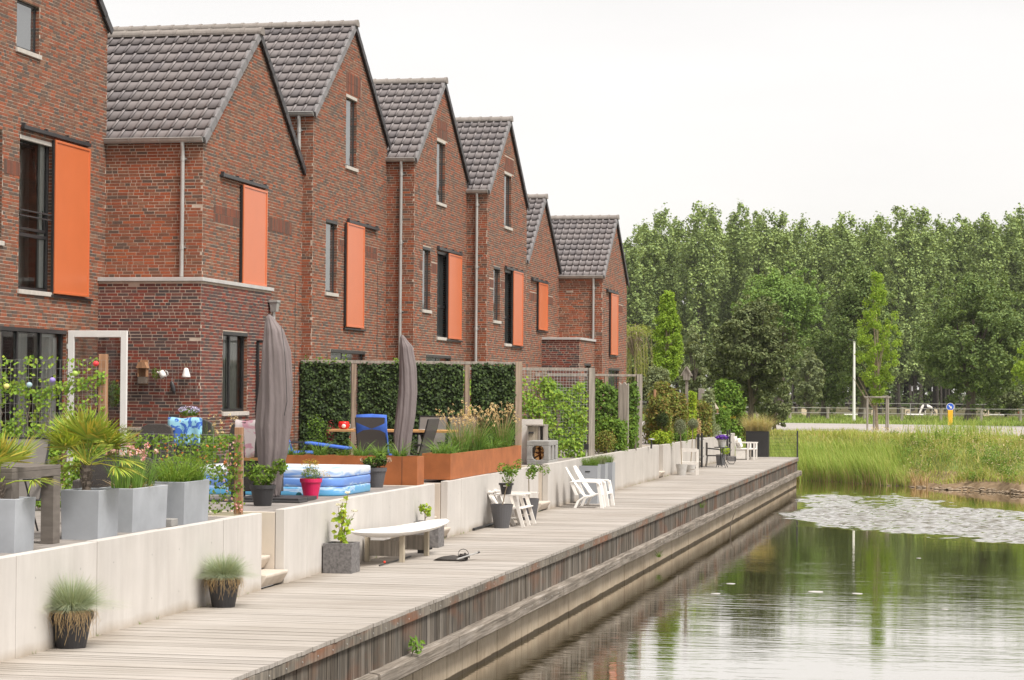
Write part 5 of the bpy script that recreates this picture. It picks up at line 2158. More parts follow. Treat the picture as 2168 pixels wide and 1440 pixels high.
m, tt, o = new_mat('pool_vinyl')
g_ = tt.nodes.new('ShaderNodeTexCoord')
s_ = tt.nodes.new('ShaderNodeSeparateXYZ')
lk(tt, g_.outputs['Object'], s_.inputs[0])
nz_ = noise(tt, coords(tt, 'object', (1.3, 1.3, 5.5), rnd=False), 1.5, 3, .5, .8)
hz_ = math_n(tt, 'ADD', math_n(tt, 'MULTIPLY', s_.outputs[2], 1.9), math_n(tt, 'MULTIPLY', math_n(tt, 'SUBTRACT', nz_, .5), .75))
bsdf(tt, o, ramp(tt, hz_, [(.04, (.11, .42, .68)), (.20, (.13, .40, .72)), (.24, (.48, .66, .84)), (.34, (.12, .26, .68)), (.58, (.16, .32, .74)), (.66, (.28, .45, .80)), (.78, (.72, .78, .85)), (1.0, (.84, .86, .88))]), .28, 0, .5)
M['vinyl'] = m
for i in range(3):
    z0_, z1_ = ph * i / 3, ph * (i + 1) / 3
    rgs = []
    for a in np.linspace(-math.pi / 2, math.pi / 2, 9):
        e = max(0.0, math.cos(a)) ** .35 * .024 if abs(a) < 1.57 else 0
        rgs.append(rrect(Lx + 2 * e - .10, Ly + 2 * e - .10, .34, (z0_ + z1_) / 2 + math.sin(a) * ph / 6 * .99))
    for a in np.linspace(math.pi / 2, math.pi * 1.5, 9)[1:]:
        e = abs(math.cos(a)) ** .8 * -.10
        rgs.append(rrect(Lx + 2 * e - .34, Ly + 2 * e - .34, .26, (z0_ + z1_) / 2 + math.sin(a) * ph / 6 * .99))
    MB().loft(rgs, cap=False).build('ring_tube', M['vinyl'], t, smooth=True)
MB().add(rrect(Lx - .5, Ly - .5, .3, .25), [tuple(range(28))]).build('pool_water', plain('pool_water', (.25, .55, .70), .05, .05, 3), t)
o = tag(MB().ball((0, 0, 0), .052, 16, 12).build('ball', plain('teal_ball', (.02, .22, .26), .6, .1, 8), smooth=True), 'small teal ball on the paving before the paddling pool', 'ball')
c = onZ(633, 1055, TZ)
o.location = (float(c[0]), float(c[1]), TZ + .052)


def potted(label, foot, z, rb, rt, h, mat, band=True, name='potted_plant', cat='potted plant', group=None, fx=None, Y=None):
    c = onZ(foot[0], foot[1], z) if fx is None else fx
    t = thing(name, label, cat, (float(c[0]), float(c[1]), z), group=group)
    pot(t, rb, rt, h, mat, band=band)
    return t


t = potted('black pot with a young hydrangea on the near end of the pool terrace', (556, 1071), TZ, .135, .205, .33, 'black_pot')
geo_obj('foliage', geo_join([cloud((0, 0, .48), (.22, .2, .17), 330, .075), cloud((.27, 0, .62), (.13, .1, .12), 130, .075), cloud((-.20, 0, .58), (.12, .1, .16), 90, .07)]), M['vine2'], t, kind='stuff')
MB().tube([(0, 0, .28), (.12, 0, .45), (.25, 0, .6)], .007, 5).tube([(0, 0, .28), (-.1, 0, .45), (-.18, 0, .66)], .007, 5).build('stems', M['bark_pale'], t)
t = potted('bright magenta pot with a feathery green and orange plant', (658, 1056), TZ, .115, .185, .34, 'pink_pot')
geo_obj('foliage', geo_join([cloud((0, 0, .40), (.17, .17, .13), 700, .035, asp=.35), cloud((0, 0, .55), (.13, .13, .12), 200, .03, asp=.35)]), M['bush'], t, kind='stuff')
geo_obj('tips', geo_join([cloud((-.02, 0, .56), (.17, .13, .13), 260, .028, asp=.4), cloud((.25, 0, .42), (.12, .08, .08), 60, .028, asp=.4)]), leafm('orange_tip', [(.50, .30, .05), (.40, .32, .06)]), t, kind='stuff')
t = potted('dark grey pot with fading geraniums right of the paddling pool', (797, 1032), TZ, .12, .19, .37, 'grey_pot')
geo_obj('foliage', geo_join([cloud((-.1, 0, .45), (.17, .13, .10), 260, .06), cloud((.08, 0, .50), (.12, .12, .13), 200, .06)]), M['ivy'], t, kind='stuff')
geo_obj('green_foliage', geo_join([cloud((-.1, 0, .48), (.17, .13, .10), 160, .06), cloud((.08, 0, .54), (.12, .12, .13), 150, .06)]), M['bush'], t, kind='stuff')
geo_obj('blossoms', clumps([(.24, 0, .52), (-.02, -.05, .46), (-.28, 0, .50)], .05, 50, .03, asp=1), palette('faded_bloom', [(.48, .27, .20), (.40, .30, .18)], .7), t, kind='stuff')
tag(MB().bx(-1.3 + float(c0[0]), .2 + float(c0[0]) + .5, float(c0[1]) - 1.0, float(c0[1]) - .55, TZ + .002, TZ + .03).build('dark_slab', M['dark_metal'], bev=.005), 'dark flat slab on the terrace before the first parasol', 'slab')


# rusty steel planters
def trough(label, x0, x1, y0, y1, z0, h, seams=()):
    t = thing('steel_planter', label, 'planter', ((x0 + x1) / 2, (y0 + y1) / 2, z0), group='rust red steel planters round the dining terrace')
    cx_, cy_ = (x0 + x1) / 2, (y0 + y1) / 2
    e = .025
    b = MB()
    b.bx(x0 - cx_, x1 - cx_, y0 - cy_, y0 - cy_ + e, 0, h).bx(x0 - cx_, x1 - cx_, y1 - cy_ - e, y1 - cy_, 0, h)
    b.bx(x0 - cx_, x0 - cx_ + e, y0 - cy_ + e, y1 - cy_ - e, 0, h).bx(x1 - cx_ - e, x1 - cx_, y0 - cy_ + e, y1 - cy_ - e, 0, h)
    b.build('side_plates', M['corten'], t, bev=.003)
    MB().bx(x0 - cx_ + e, x1 - cx_ - e, y0 - cy_ + e, y1 - cy_ - e, h - .10, h - .06).build('soil', M['soil'], t)
    for s in seams:
        MB().bx(s - cx_ - .004, s - cx_ + .004, y0 - cy_ - .003, y0 - cy_ - .0005, 0, h - .005).build('seam', M['joint'], t)
    return t


CA = onZ(883, 1028, TZ)
hA = float(onY(883, 967, CA[1])[2]) - TZ
xs_ = float(onY(851, 1000, CA[1])[0])
trough('rust red steel planter behind the paddling pool, planted with lily turf', -13.9, float(CA[0]), float(CA[1]), float(CA[1]) + .55, TZ, hA, (xs_,))
CB = onZ(950, 1017, 1.10)
hB = float(onX(950, 962, CB[0])[2]) - 1.10
yB1 = 50.05
trough('long rust red steel planter on top of the wall, with feather grass', float(CB[0]) - .55, -9.93, float(CB[1]), yB1, 1.11, hB)


def lily(label, c, h=.45, n=110, mat='grassy', spread=.10, name='grass_clump', group=None, cv=(.5, 1.5), w=.016):
    t = thing(name, label, 'plant', tuple(map(float, c)), group=group)
    geo_obj('leaves', tuft((0, 0, 0), n, h, spread, w, cv), M[mat], t, kind='stuff')
    return t


LG = 'lily turf clumps in the rust red planters'
for i, (u, lab, h, m) in enumerate([(604, 'variegated lily turf at the left end of the rust red planter', .4, 'grassy'), (630, 'thin small lily turf, second from the left in the rust red planter', .32, 'bush'), (676, 'big lily turf clump above the magenta pot', .46, 'grassy'),
                                 (724, 'short thin clump in the middle of the rust red planter', .30, 'bush'), (764, 'tallest lily turf clump above the grey geranium pot', .50, 'grassy'), (803, 'pale thin lily turf between two bright clumps', .42, 'grassy'), (846, 'lily turf hanging over the corner of the rust red planter', .50, 'grassy')]):
    x = float(onY(u, 960, CA[1] + .25)[0])
    lily(lab, (x, CA[1] + .27, TZ + hA - .06), h, 70 if m == 'bush' else 130, m, .09, group=LG)
for i, (y, lab) in enumerate([(43.15, 'front lily turf clump in the long rust red planter'), (43.9, 'second lily turf clump in the long rust red planter'), (46.6, 'lily turf clump among the feather grass'), (47.9, 'lily turf clump behind the feather grass'), (49.2, 'lily turf clump at the far end of the long planter')]):
    lily(lab, (-10.2, y, 1.11 + hB - .06), .45, 150, 'grassy', .14, group=LG)
for i, (y, h, lab) in enumerate([(44.9, 1.0, 'large feather grass with buff plumes in the long planter'), (46.4, 1.0, 'second feather grass with buff plumes in the long planter'), (49.3, 1.05, 'feather grass with buff plumes beside the end post')]):
    t = lily(lab, (-10.2, y, 1.11 + hB - .06), h * .75, 300, 'grassy', .16, 'feather_grass', 'feather grasses in the long planter', (.15, .8), .009)
    m = 34
    a = RNG.uniform(0, 6.28, m)
    r = RNG.uniform(.1, .5, m)
    P = np.stack([r * np.cos(a), r * np.sin(a), RNG.uniform(.62, 1.0, m) * h], 1)
    b = MB()
    for p in P:
        b.tube([(p[0] * .15, p[1] * .15, 0), (p[0] * .5, p[1] * .5, p[2] * .6), tuple(p)], .003, 4)
    b.build('stalks', M['straw'], t)
    geo_obj('plumes', geo_join([clumps(P + RNG.normal(0, .03, P.shape), .032, 10, .035, asp=.6), clumps(P + RNG.normal(0, .05, P.shape), .026, 7, .03, asp=.6)]), M['plume'], t, kind='stuff')
# dining set on the terrace
TY = 46.8
x0, zt_ = xz(696, 909, TY)
x1, _ = xz(952, 912, TY)
t = thing('dining_table', 'long pine topped dining table before the ivy fence', 'table', ((x0 + x1) / 2, TY, TZ))
hw = (x1 - x0) / 2
for k in range(6):
    MB().bx(-hw, hw, k * .16, k * .16 + .152, zt_ - TZ - .05, zt_ - TZ).build('board', M['pine'], t, bev=.004)
for s in (-1, 1):
    MB().bar((s * hw * .72, .1, 0), (s * hw * .45, .5, zt_ - TZ - .052), .07).build('leg', M['frame'], t)
    MB().bar((s * hw * .72, .85, 0), (s * hw * .45, .5, zt_ - TZ - .052), .07).build('leg', M['frame'], t)
MB().bx(-hw * .6, hw * .6, .46, .54, zt_ - TZ - .11, zt_ - TZ - .053).build('beam', M['frame'], t)
ZTAB = zt_
x, _ = xz(728, 905, TY + .3)
t = thing('tea_pot', 'red and white bowl on the pine table', 'bowl', (x, TY + .3, ZTAB))
MB().lathe([(.04, 0), (.09, .01), (.13, .07), (.12, .14), (.105, .17), (.095, .165), (.10, .12), (.02, .03)], (0, 0, 0), 20).build('bowl', plain('red_glaze', (.70, .02, .015), .25, .03, 3), t, smooth=True)
MB().ball((.03, -.12, .07), (.05, .015, .045), 10, 6).build('white_motif', M['white'], t, smooth=True)
x, _ = xz(755, 908, TY + .2)
tag(MB().lathe([(.0, 0), (.05, .0), (.09, .03), (.085, .032), (.0, .008)], (x, TY + .2, ZTAB), 14).build('saucer', M['white'], smooth=True), 'small white dish on the pine table left of the blue cushioned chair', 'dish')
x, _ = xz(900, 908, TY + .2)
tag(MB().lathe([(.0, 0), (.12, .0), (.15, .015), (.148, .018), (.0, .006)], (x, TY + .2, ZTAB), 16).build('plate', M['white'], smooth=True), 'white plate on the pine table right of the second parasol', 'plate')


def seat_at(u, Y, v):
    x, z = xz(u, v, Y)
    return x, z - TZ


CG = 'charcoal textilene chairs round the pine table'
x, h = seat_at(795, 45.9, 884)
ch = sling_chair('charcoal textilene chair with a blue cushion, its back to us', (x, 45.9, TZ), 0, 'textile', h, .62, CG)
x, h = seat_at(641, 46.6, 873)
sling_chair('charcoal reclining chair seen from the side with a blue cushion', (x - .2, 46.9, TZ), R(-68), 'textile', h, .6, CG)
x, h = seat_at(905, 47.9, 882)
sling_chair('pale textilene chair across the table right of the second parasol', (x, 48.0, TZ), R(178), 'textile_light', h, .62, CG)
x, h = seat_at(962, 47.7, 882)
sling_chair('pale textilene chair at the right end of the pine table', (x, 47.9, TZ), R(170), 'textile_light', h, .62, CG)
x, h = seat_at(876, 45.6, 888)
sling_chair('charcoal chair half hidden behind the second parasol', (x, 45.7, TZ), R(80), 'textile', h, .56, CG)


def cushion(label, loc, rz, w, hs, hb, seatw=True):
    pts = [(.28, hs + .05), (-.16, hs + .05), (-.22, hs + .2), (-.28, hs + .38), (-.36, hs + .58), (-.42, hb + .03)]
    rows = []
    for (y, z) in pts:
        rows.append([(s * w / 2, y + .02, z + .01 * math.cos(s * 3)) for s in np.linspace(-1, 1, 5)])
    V = [p for r in rows for p in r]
    n = 5
    fs = [(i * n + k, i * n + k + 1, (i + 1) * n + k + 1, (i + 1) * n + k) for i in range(5) for k in range(4)]
    o = MB().add(V, fs).build('cushion', M['blue_cushion'], smooth=True)
    md = o.modifiers.new('s', 'SOLIDIFY')
    md.thickness = .05
    md.offset = 1
    o.location = loc
    o.rotation_euler = (0, 0, rz)
    return tag(o, label, 'cushion', 'blue chair cushions')


x, h = seat_at(797, 45.9, 880)
cushion('blue cushion on the chair with its back to us', (x, 45.9, TZ), 0, .66, .42, h)
x, h = seat_at(641, 46.6, 870)
cushion('blue cushion hanging on the side facing reclining chair', (x - .16, 46.9, TZ), R(-68), .56, .42, h)
x, z = xz(620, 880, 46.2)
o = cushion('blue cushion standing loose behind the first parasol', (x, 46.4, TZ), R(-100), .5, .35, z - TZ)
x, _ = xz(690, 935, 46.0)
t = thing('leg_rest', 'blue padded leg rest in front of the reclining chair', 'footrest', (x, 46.2, TZ))
MB().box((0, 0, .62), (.95, .45, .05), roty(.12)).build('pad', M['blue_cushion'], t, bev=.015)
for s in (-1, 1):
    MB().tube([(.3 * s - .1, 0, 0), (.3 * s, 0, .6)], .012, 5).build('leg', M['frame'], t)
p = onY(672, 900, 47.2)
t = thing('garden_shrub', 'bushy plant with yellow and red leaves before the ivy fence', 'plant', tuple(p))
geo_obj('foliage', cloud((0, 0, -.15), (.28, .15, .4), 420, .06), M['bush'], t, kind='stuff')
geo_obj('red_foliage', cloud((.30, 0, -.2), (.12, .1, .35), 130, .05), palette('red_leaf', [(.22, .02, .03), (.30, .04, .04)], .5), t, kind='stuff')


def line_s(P0, P1, u, z=2.0):
    lo, hi = -.3, 1.3
    for _ in range(40):
        m = (lo + hi) / 2
        p = P0 + (P1 - P0) * m
        if proj((p[0], p[1], z))[0] < u:
            lo = m
        else:
            hi = m
    return (lo + hi) / 2


# ivy fence
def screen(label, P0, P1, z1, posts, beam=True, pw=.09, mat='post', name='trellis_fence', mesh=None, mz=None, group=None):
    P0, P1 = np.array(P0, float), np.array(P1, float)
    L = float(np.linalg.norm(P1 - P0))
    a = math.atan2(P1[1] - P0[1], P1[0] - P0[0])
    t = thing(name, label, 'fence', (P0[0], P0[1], TZ), a, group)
    H = z1 - TZ
    for (u, w, hh) in posts:
        s = line_s(P0, P1, u) * L
        MB().bx(s - w / 2, s + w / 2, -.045, .045, -.02, hh if hh else H).build('post', M[mat], t, bev=.006)
    if beam:
        MB().bx(0, L, -.05, .05, H, H + .07).build('top_rail', M['grey_wood'], t, bev=.006)
    if mesh:
        b = MB()
        wire_grid(b, (0, -.06), (L, -.06), .05, H, mesh[0], mesh[1], .0035)
        b.build('wire_mesh', M['zinc'], t)
    return t, L, H


zI = float(onY(870, 771, 49.3)[2])
t, L, H = screen('tall dark ivy fence behind the dining table, in three framed bays', (-14.66, 48.2), (-10.02, 50.2), zI, [(748, .11, 0), (988, .11, 0)])
MB().bx(L - .10, L + .06, -.06, .06, -.02, H + .07).build('end_post', M['post'], t, bev=.006)
rg = np.random.default_rng(31)
segs = [(.0, line_s(np.array([-14.66, 48.2]), np.array([-10.02, 50.2]), 744) * L - .05), (line_s(np.array([-14.66, 48.2]), np.array([-10.02, 50.2]), 752) * L + .05, line_s(np.array([-14.66, 48.2]), np.array([-10.02, 50.2]), 984) * L - .05),
        (line_s(np.array([-14.66, 48.2]), np.array([-10.02, 50.2]), 993) * L + .05, L - .12)]
for (a, b) in segs:
    n = int((b - a) * H * 1150)
    P = np.stack([rg.uniform(a, b, n), rg.normal(-.05, .035, n) + .03 * np.sin(rg.uniform(a, b, n)), rg.uniform(0.0, H + .02, n)], 1)
    P[:, 1] += .045 * np.sin(P[:, 0] * 11 + 2 * np.sin(P[:, 2] * 5)) * np.sin(P[:, 2] * 9)
    N = np.stack([rg.normal(0, .45, n), -np.ones(n), rg.normal(.55, .4, n)], 1)
    geo_obj('ivy_leaves', leaf_geo(P, N, .078 * rg.uniform(.6, 1.2, n), .8, rg, 1.2), M['ivy'], t, kind='stuff')
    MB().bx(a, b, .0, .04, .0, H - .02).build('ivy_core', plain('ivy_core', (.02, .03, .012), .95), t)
n = 500
P = np.stack([rg.uniform(0, L, n), rg.normal(0, .06, n), H + .04 + np.abs(rg.normal(0, .035, n)) * (1 + np.sin(rg.uniform(0, 9, n)))], 1)
P = P[(np.sin(P[:, 0] * 3) > -.1) & (P[:, 0] < L * .5)]
geo_obj('top_leaves', leaf_geo(P, rg.normal(0, 1, P.shape) + [0, -1, 1], .06, .8, rg), M['vine2'], t, kind='stuff')

# wire trellis with light green climber
zT = float(onY(1200, 784, 59.5)[2])
Pa, Pb = np.array([-13.5, 58.6]), np.array([-10.0, 60.4])
t, L, H = screen('grey wooden trellis with steel mesh and a bright green climber', Pa, Pb, zT, [(1120, .12, 0), (1152, .12, 0), (1182, .09, 1.5), (1255, .07, 1.6)], mesh=(46, 30))
MB().bx(L - .13, L + .05, -.10, .06, -.02, H + .07).build('end_post', M['grey_wood'], t, bev=.006)
n = 9500
P = np.stack([rg.uniform(0, 1, n) * (L - .2), rg.normal(-.10, .10, n), rg.uniform(0.0, 1, n) * H], 1)
topc = H * (.86 + .07 * np.sin(P[:, 0] * 3.1 + 1) + .06 * np.sin(P[:, 0] * 7.7))
dn = .55 + .45 * np.sin(P[:, 0] * 5 + P[:, 2] * 2) * np.sin(P[:, 2] * 4.5 + P[:, 0])
P = P[(P[:, 2] < topc) & (rg.uniform(0, 1, n) < dn)]
N = np.stack([rg.normal(0, .5, len(P)), -np.ones(len(P)), rg.normal(.6, .5, len(P))], 1)
geo_obj('climber_leaves', leaf_geo(P, N, .10 * rg.uniform(.6, 1.2, len(P)), .8, rg, .8), M['vine'], t, kind='stuff')
# outdoor kitchen and firewood block
x0, z0_ = xz(1114, 888, 55.0)
x1, z1_ = xz(1144, 899, 55.0)
x2, _ = xz(1157, 899, 55.0)
t = thing('garden_sideboard', 'grey wooden outdoor sideboard with a pale panel behind it', 'cabinet', (x0, 55.0, TZ))
MB().bx(-.35, x1 - x0, .3, .36, 0, z0_ - TZ).build('back_panel', M['white_wood'], t)
MB().bx(.05, x2 - x0, -.28, .28, z1_ - TZ - .035, z1_ - TZ).build('top', M['grey_wood'], t, bev=.004)
for xx in (.08, (x1 - x0), x2 - x0 - .04):
    MB().bx(xx, xx + .035, -.25, .25, 0, z1_ - TZ - .037).build('side', M['grey_wood'], t)
MB().bx(.12, x1 - x0 - .01, -.22, -.19, 0, z1_ - TZ - .04).build('door', M['pale_wood'], t)
MB().bx(.12, .24, -.26, -.222, z1_ - TZ - .22, z1_ - TZ - .18).build('handle', M['dark_metal'], t)
cN = onZ(1162, 985, TZ)
t = thing('firewood_block', 'hollow grey concrete block filled with split firewood', 'block', (float(cN[0]) - .25, float(cN[1]) + .35, TZ))
hb_ = float(onY(1160, 934, cN[1])[2]) - TZ
fx0, _ = xz(1115, 950, cN[1])
lx = float(cN[0]) - fx0
ly = 1.25
o_x, o_y = .25, -.35
b = MB()
# front face with a rounded opening, built as a frame of four beams plus corner fillets
T_ = .13
b.bx(o_x - lx, o_x, o_y, o_y + ly, hb_ - .12, hb_).bx(o_x - lx, o_x, o_y, o_y + ly, 0, .12)
for (xx) in (o_x - lx, o_x - T_):
    for (ya, yb) in ((o_y, o_y + .26), (o_y + .50, o_y + .70), (o_y + .94, o_y + ly)):
        b.bx(xx, xx + T_, ya, yb, .12, hb_ - .12)
for sx, xx in ((1, o_x - lx + T_), (-1, o_x - T_)):
    for sz, zz in ((1, .12), (-1, hb_ - .12)):
        b.prism([(xx, zz), (xx + sx * .10, zz), (xx + sx * .03, zz + sz * .03), (xx, zz + sz * .10)] if sx * sz > 0 else [(xx, zz), (xx, zz + sz * .10), (xx + sx * .03, zz + sz * .03), (xx + sx * .10, zz)], o_y + .002, o_y + .12)
b.build('block', M['block'], t, bev=.012)
MB().bx(o_x - lx + T_, o_x - T_, o_y + .9, o_y + .95, .12, hb_ - .12).build('dark_back', M['joint'], t)
for k in range(16):
    x = o_x - lx + T_ + .06 + (k % 4) * (lx - 2 * T_ - .1) / 3.2
    z = .13 + (k // 4) * .10
    l = tag(MB().prism([(-.06, 0), (.05, -.01), (.0, .085)], -.18, .18).build('firewood_log', M['pine']), 'split pine firewood log stacked inside the hollow concrete block', 'log', 'firewood in the concrete block')
    yy = (.1 if k % 2 else .55)
    l.location = (float(cN[0]) - .25 + x, float(cN[1]) + .35 + o_y + yy + .18, TZ + z)
    l.rotation_euler = (0, RNG.uniform(-.8, .8), RNG.uniform(-.15, .15))

# third screen with darker climber, driftwood post, low shrubs
zU = float(onY(1330, 797, 68.8)[2])
Pa, Pb = np.array([-13.2, 68.3]), np.array([-9.98, 69.6])
t, L, H = screen('third wooden trellis with a dark green climber and open top', Pa, Pb, zU, [(1283, .12, 0)])
MB().bx(L - .14, L + .04, -.10, .06, -.02, H + .07).build('end_post', M['grey_wood'], t, bev=.006)
n = 6000
P = np.stack([rg.uniform(0.1, 1, n) * (L - .1), rg.normal(-.06, .12, n), rg.uniform(0.0, 1, n) * H * .96], 1)
P = P[P[:, 2] < H * (.90 + .06 * np.sin(P[:, 0] * 4))]
N = np.stack([rg.normal(0, .5, len(P)), -np.ones(len(P)), rg.normal(.5, .5, len(P))], 1)
geo_obj('climber_leaves', leaf_geo(P, N, .12 * rg.uniform(.6, 1.2, len(P)), .8, rg, .8), leafm('dark_climber', [(.045, .085, .016), (.07, .12, .02), (.10, .17, .026), (.035, .06, .014)], .3), t, kind='stuff')


def old_post(label, u0, u1, v0, Y, jag=True, mat='grey_wood'):
    xa_, z = xz(u0, v0, Y)
    xb_, _ = xz(u1, v0, Y)
    w = xb_ - xa_
    t = MB()
    n = 9
    prof = [(0, 0)] + [(w * k / (n - 1), z - TZ - (RNG.uniform(0, .10) if jag else 0)) for k in range(n)] + [(w, 0)]
    prof = [(p[0] - w / 2, p[1]) for p in prof]
    t.prism(prof[::-1], -w * .3, w * .3)
    o = tag(t.build('driftwood_post', M[mat], bev=.01), label, 'post')
    o.location = ((xa_ + xb_) / 2, Y, TZ)
    return o


old_post('broad split driftwood post before the third trellis', 1310, 1331, 808, 66.8)
old_post('thin reddish wooden post among the brown shrubs', 1384, 1389, 825, 80.0, False, 'post_red')
old_post('tall narrow wooden post among the brown shrubs', 1451, 1457, 800, 82.0, False)
x, z = xz(1454, 779, 82.0)
t = thing('bird_house', 'weathered wooden nesting hood on top of the tall narrow post', 'bird house', (x, 82.0, z - .45))
MB().prism([(-.11, 0), (.11, 0), (.13, .30), (.0, .45), (-.13, .30)][::-1], -.12, .12).build('body', M['grey_wood'], t)
for s in (-1, 1):
    MB().bar((0, -.15, .50), (s * .20, -.15, .15), .03, .03).bar((0, .15, .50), (s * .20, .15, .15), .03, .03).build('roof_edge', M['grey_wood'], t)
old_post('broad weathered post behind the reddish shrub', 1479, 1491, 821, 96.5)
x, z = xz(1511, 851, 91.5)
t = thing('feeding_table', 'bird feeding table with a pale pointed roof among the shrubs', 'bird feeder', (x, 91.5, TZ))
MB().tube([(0, 0, 0), (0, 0, z - TZ - .5)], .05, 8).build('post', M['grey_wood'], t)
MB().bx(-.2, .2, -.2, .2, z - TZ - .5, z - TZ - .46).build('tray', M['grey_wood'], t)
MB().taper((0, 0, z - TZ - .28), (.40, .36), (.05, .05), .28).build('roof', M['pale_wood'], t)
for sx in (-1, 1):
    for sy in (-1, 1):
        MB().tube([(sx * .16, sy * .16, z - TZ - .46), (sx * .16, sy * .16, z - TZ - .27)], .015, 5).build('leg', M['post_red'], t)

SH = [  # u, v, half width px, half height px, Y, material, leaf size, label
    (1300, 905, 34, 26, 63.5, 'bush', .10, 'bright green rounded shrub before the third trellis'),
    (1345, 905, 32, 25, 66.0, 'bush', .10, 'bright green shrub left of the trellis end post'),
    (1282, 925, 12, 12, 61.8, 'redbush', .06, 'small rusty grass tuft at the foot of the second trellis post'),
    (1404, 925, 22, 15, 72.0, 'lime', .09, 'low lime green shrub behind the long wall'),
    (1440, 920, 18, 14, 75.0, 'bush', .09, 'low green shrub behind the olive trees'),
    (1397, 868, 26, 34, 77.0, 'redbush', .11, 'brown and green photinia right of the third trellis'),
    (1432, 865, 28, 40, 79.0, 'redbush', .11, 'large photinia with reddish tips in the far garden'),
    (1405, 830, 26, 26, 84.0, 'redbush', .12, 'reddish bush top behind the tall narrow post'),
    (1466, 840, 14, 13, 82.0, 'lime', .10, 'small lime green bush beside the tall post'),
    (1481, 872, 30, 28, 83.0, 'redbush', .11, 'wide reddish brown bush behind the broad weathered post'),
    (1538, 838, 32, 40, 90.0, 'bush', .16, 'tall green magnolia like bush before the dark tree'),
    (1566, 900, 20, 36, 94.0, 'redbush', .10, 'dark brown green hedge bush beside the black planter'),
    (1533, 885, 18, 30, 88.0, 'bush', .11, 'green bush carrying yellow leaves beside the feeding table'),
    (1472, 905, 17, 22, 80.0, 'straw', .06, 'pale straw coloured grass mound behind the olive tree'),
    (1508, 908, 22, 14, 84.0, 'greybush', .06, 'blue green ground hugging mound before the grey screen'),
    (1502, 845, 16, 30, 90.0, 'greybush', .12, 'grey green bush behind the feeding table'),
    (1392, 798, 22, 30, 96.0, 'greybush', .14, 'grey green tree top behind the trellis'),
]
for (u, v, hwp, hhp, Y, m, ls, lab) in SH:
    if Y < 72:
        Y = min(68.0, Y + 2.5)
    else:
        Y = max(Y, 10.0 * FPX / (2038 - u - 1.15 * hwp) * .99)
    c = onY(u, v, Y)
    k = ppm(c)
    rx, rz_ = hwp / k, hhp / k
    gz = TZ if Y < 98 else .6
    t = thing('garden_shrub', lab, 'shrub', (float(c[0]), Y, gz), group='shrubs in the far gardens')
    cz = float(c[2]) - gz
    rx *= 1.15
    nc = max(22, int(rx * rz_ * 90))
    d = unit(RNG.normal(size=(nc, 3)))
    cc = d * np.array([rx, rx * .8, rz_]) * .62 * RNG.uniform(.6, 1.1, (nc, 1)) + [0, 0, cz]
    gs = [clumps(cc, .36 * min(rx, rz_) + .05, 75, ls)]
    if cz < 2.6 and m != 'straw':
        nl = int(22 + 26 * cz * rx)
        a_ = RNG.uniform(0, 6.28, nl)
        q_ = np.sqrt(RNG.uniform(.2, 1, nl)) * rx * .9
        lo = np.stack([q_ * np.cos(a_), q_ * np.sin(a_) * .8, RNG.uniform(.08, max(.2, cz), nl)], 1)
        gs.append(clumps(lo, .22 + .1 * rx, 60, ls))
    gv, gq = geo_join(gs)
    if Y < 98:                                     # kept back by the garden wall
        gq = gq[gv[gq][:, :, 0].max(1) + float(c[0]) < XW + .03]
    geo_obj('foliage', (gv, gq), M[m], t, kind='stuff')
    MB().tube([(0, 0, 0), (0, 0, cz)], [.05, .02], 6).build('stem', M['bark'], t)
c = onY(1533, 885, 97.0)
tag(geo_obj('yellow_foliage', clumps(c + RNG.normal(0, 1, (15, 3)) * [.28, .2, .45], .08, 10, .08), M['yellowflower']), 'bright yellow leaf sprays on the bush by the black planter', 'leaves')


def lollipop(label, foot, crown, rpx, rvx, mat, base_z, Y=None, ls=.05, potr=None, potlab=None):
    c0 = onZ(foot[0], foot[1], base_z) if Y is None else np.array([onY(foot[0], foot[1], Y)[0], Y, base_z])
    Y = float(c0[1])
    cc = onY(crown[0], crown[1], Y)
    k = ppm(cc)
    t = thing('standard_tree', label, 'small tree', (float(c0[0]), Y, base_z))
    h = float(cc[2]) - base_z
    dx = float(cc[0] - c0[0])
    if potr:
        pot(t, potr[0], potr[1], potr[2], potr[3], band=False)
    MB().tube([(0, 0, (potr[2] - .06) if potr else 0), (dx * .5 + .01, 0, h * .5), (dx, 0, h)], .016, 6).build('trunk', M['bark_pale'], t)
    geo_obj('crown', geo_join([cloud((dx, 0, h), (rpx / k, rpx / k, rvx / k), 1500, ls, shell=.3, asp=.4), cloud((dx, 0, h), (rpx / k * 1.2, rpx / k * 1.2, rvx / k * 1.2), 260, ls, shell=.6, asp=.4)]), M[mat], t, kind='stuff')
    return t


lollipop('olive tree with a round crown in the white pot beside the small white chair', (1443, 1006), (1440, 903), 13, 17, 'olive', 0, potr=(.14, .21, .38, 'light_pot'))
lollipop('second olive tree with a round crown behind the small white chair', (1462, 1000), (1467, 897), 12, 11, 'olive', 0, potr=(.14, .2, .34, 'light_pot'))
lollipop('little dark crowned tree behind the long wall', (1399, 925), (1402, 888), 14, 16, 'ivy', TZ, Y=76.5)
cN = onZ(1466, 925, TZ)
xa_, z = xz(1466, 912, 95.0)
xb_, z2_ = xz(1527, 912, 95.0)
tag(MB().bx(xa_, xb_, 95.0, 95.08, TZ, z).build('low_screen', M['greymetal'], bev=.01), 'low blue grey screen behind the black gate posts', 'screen')

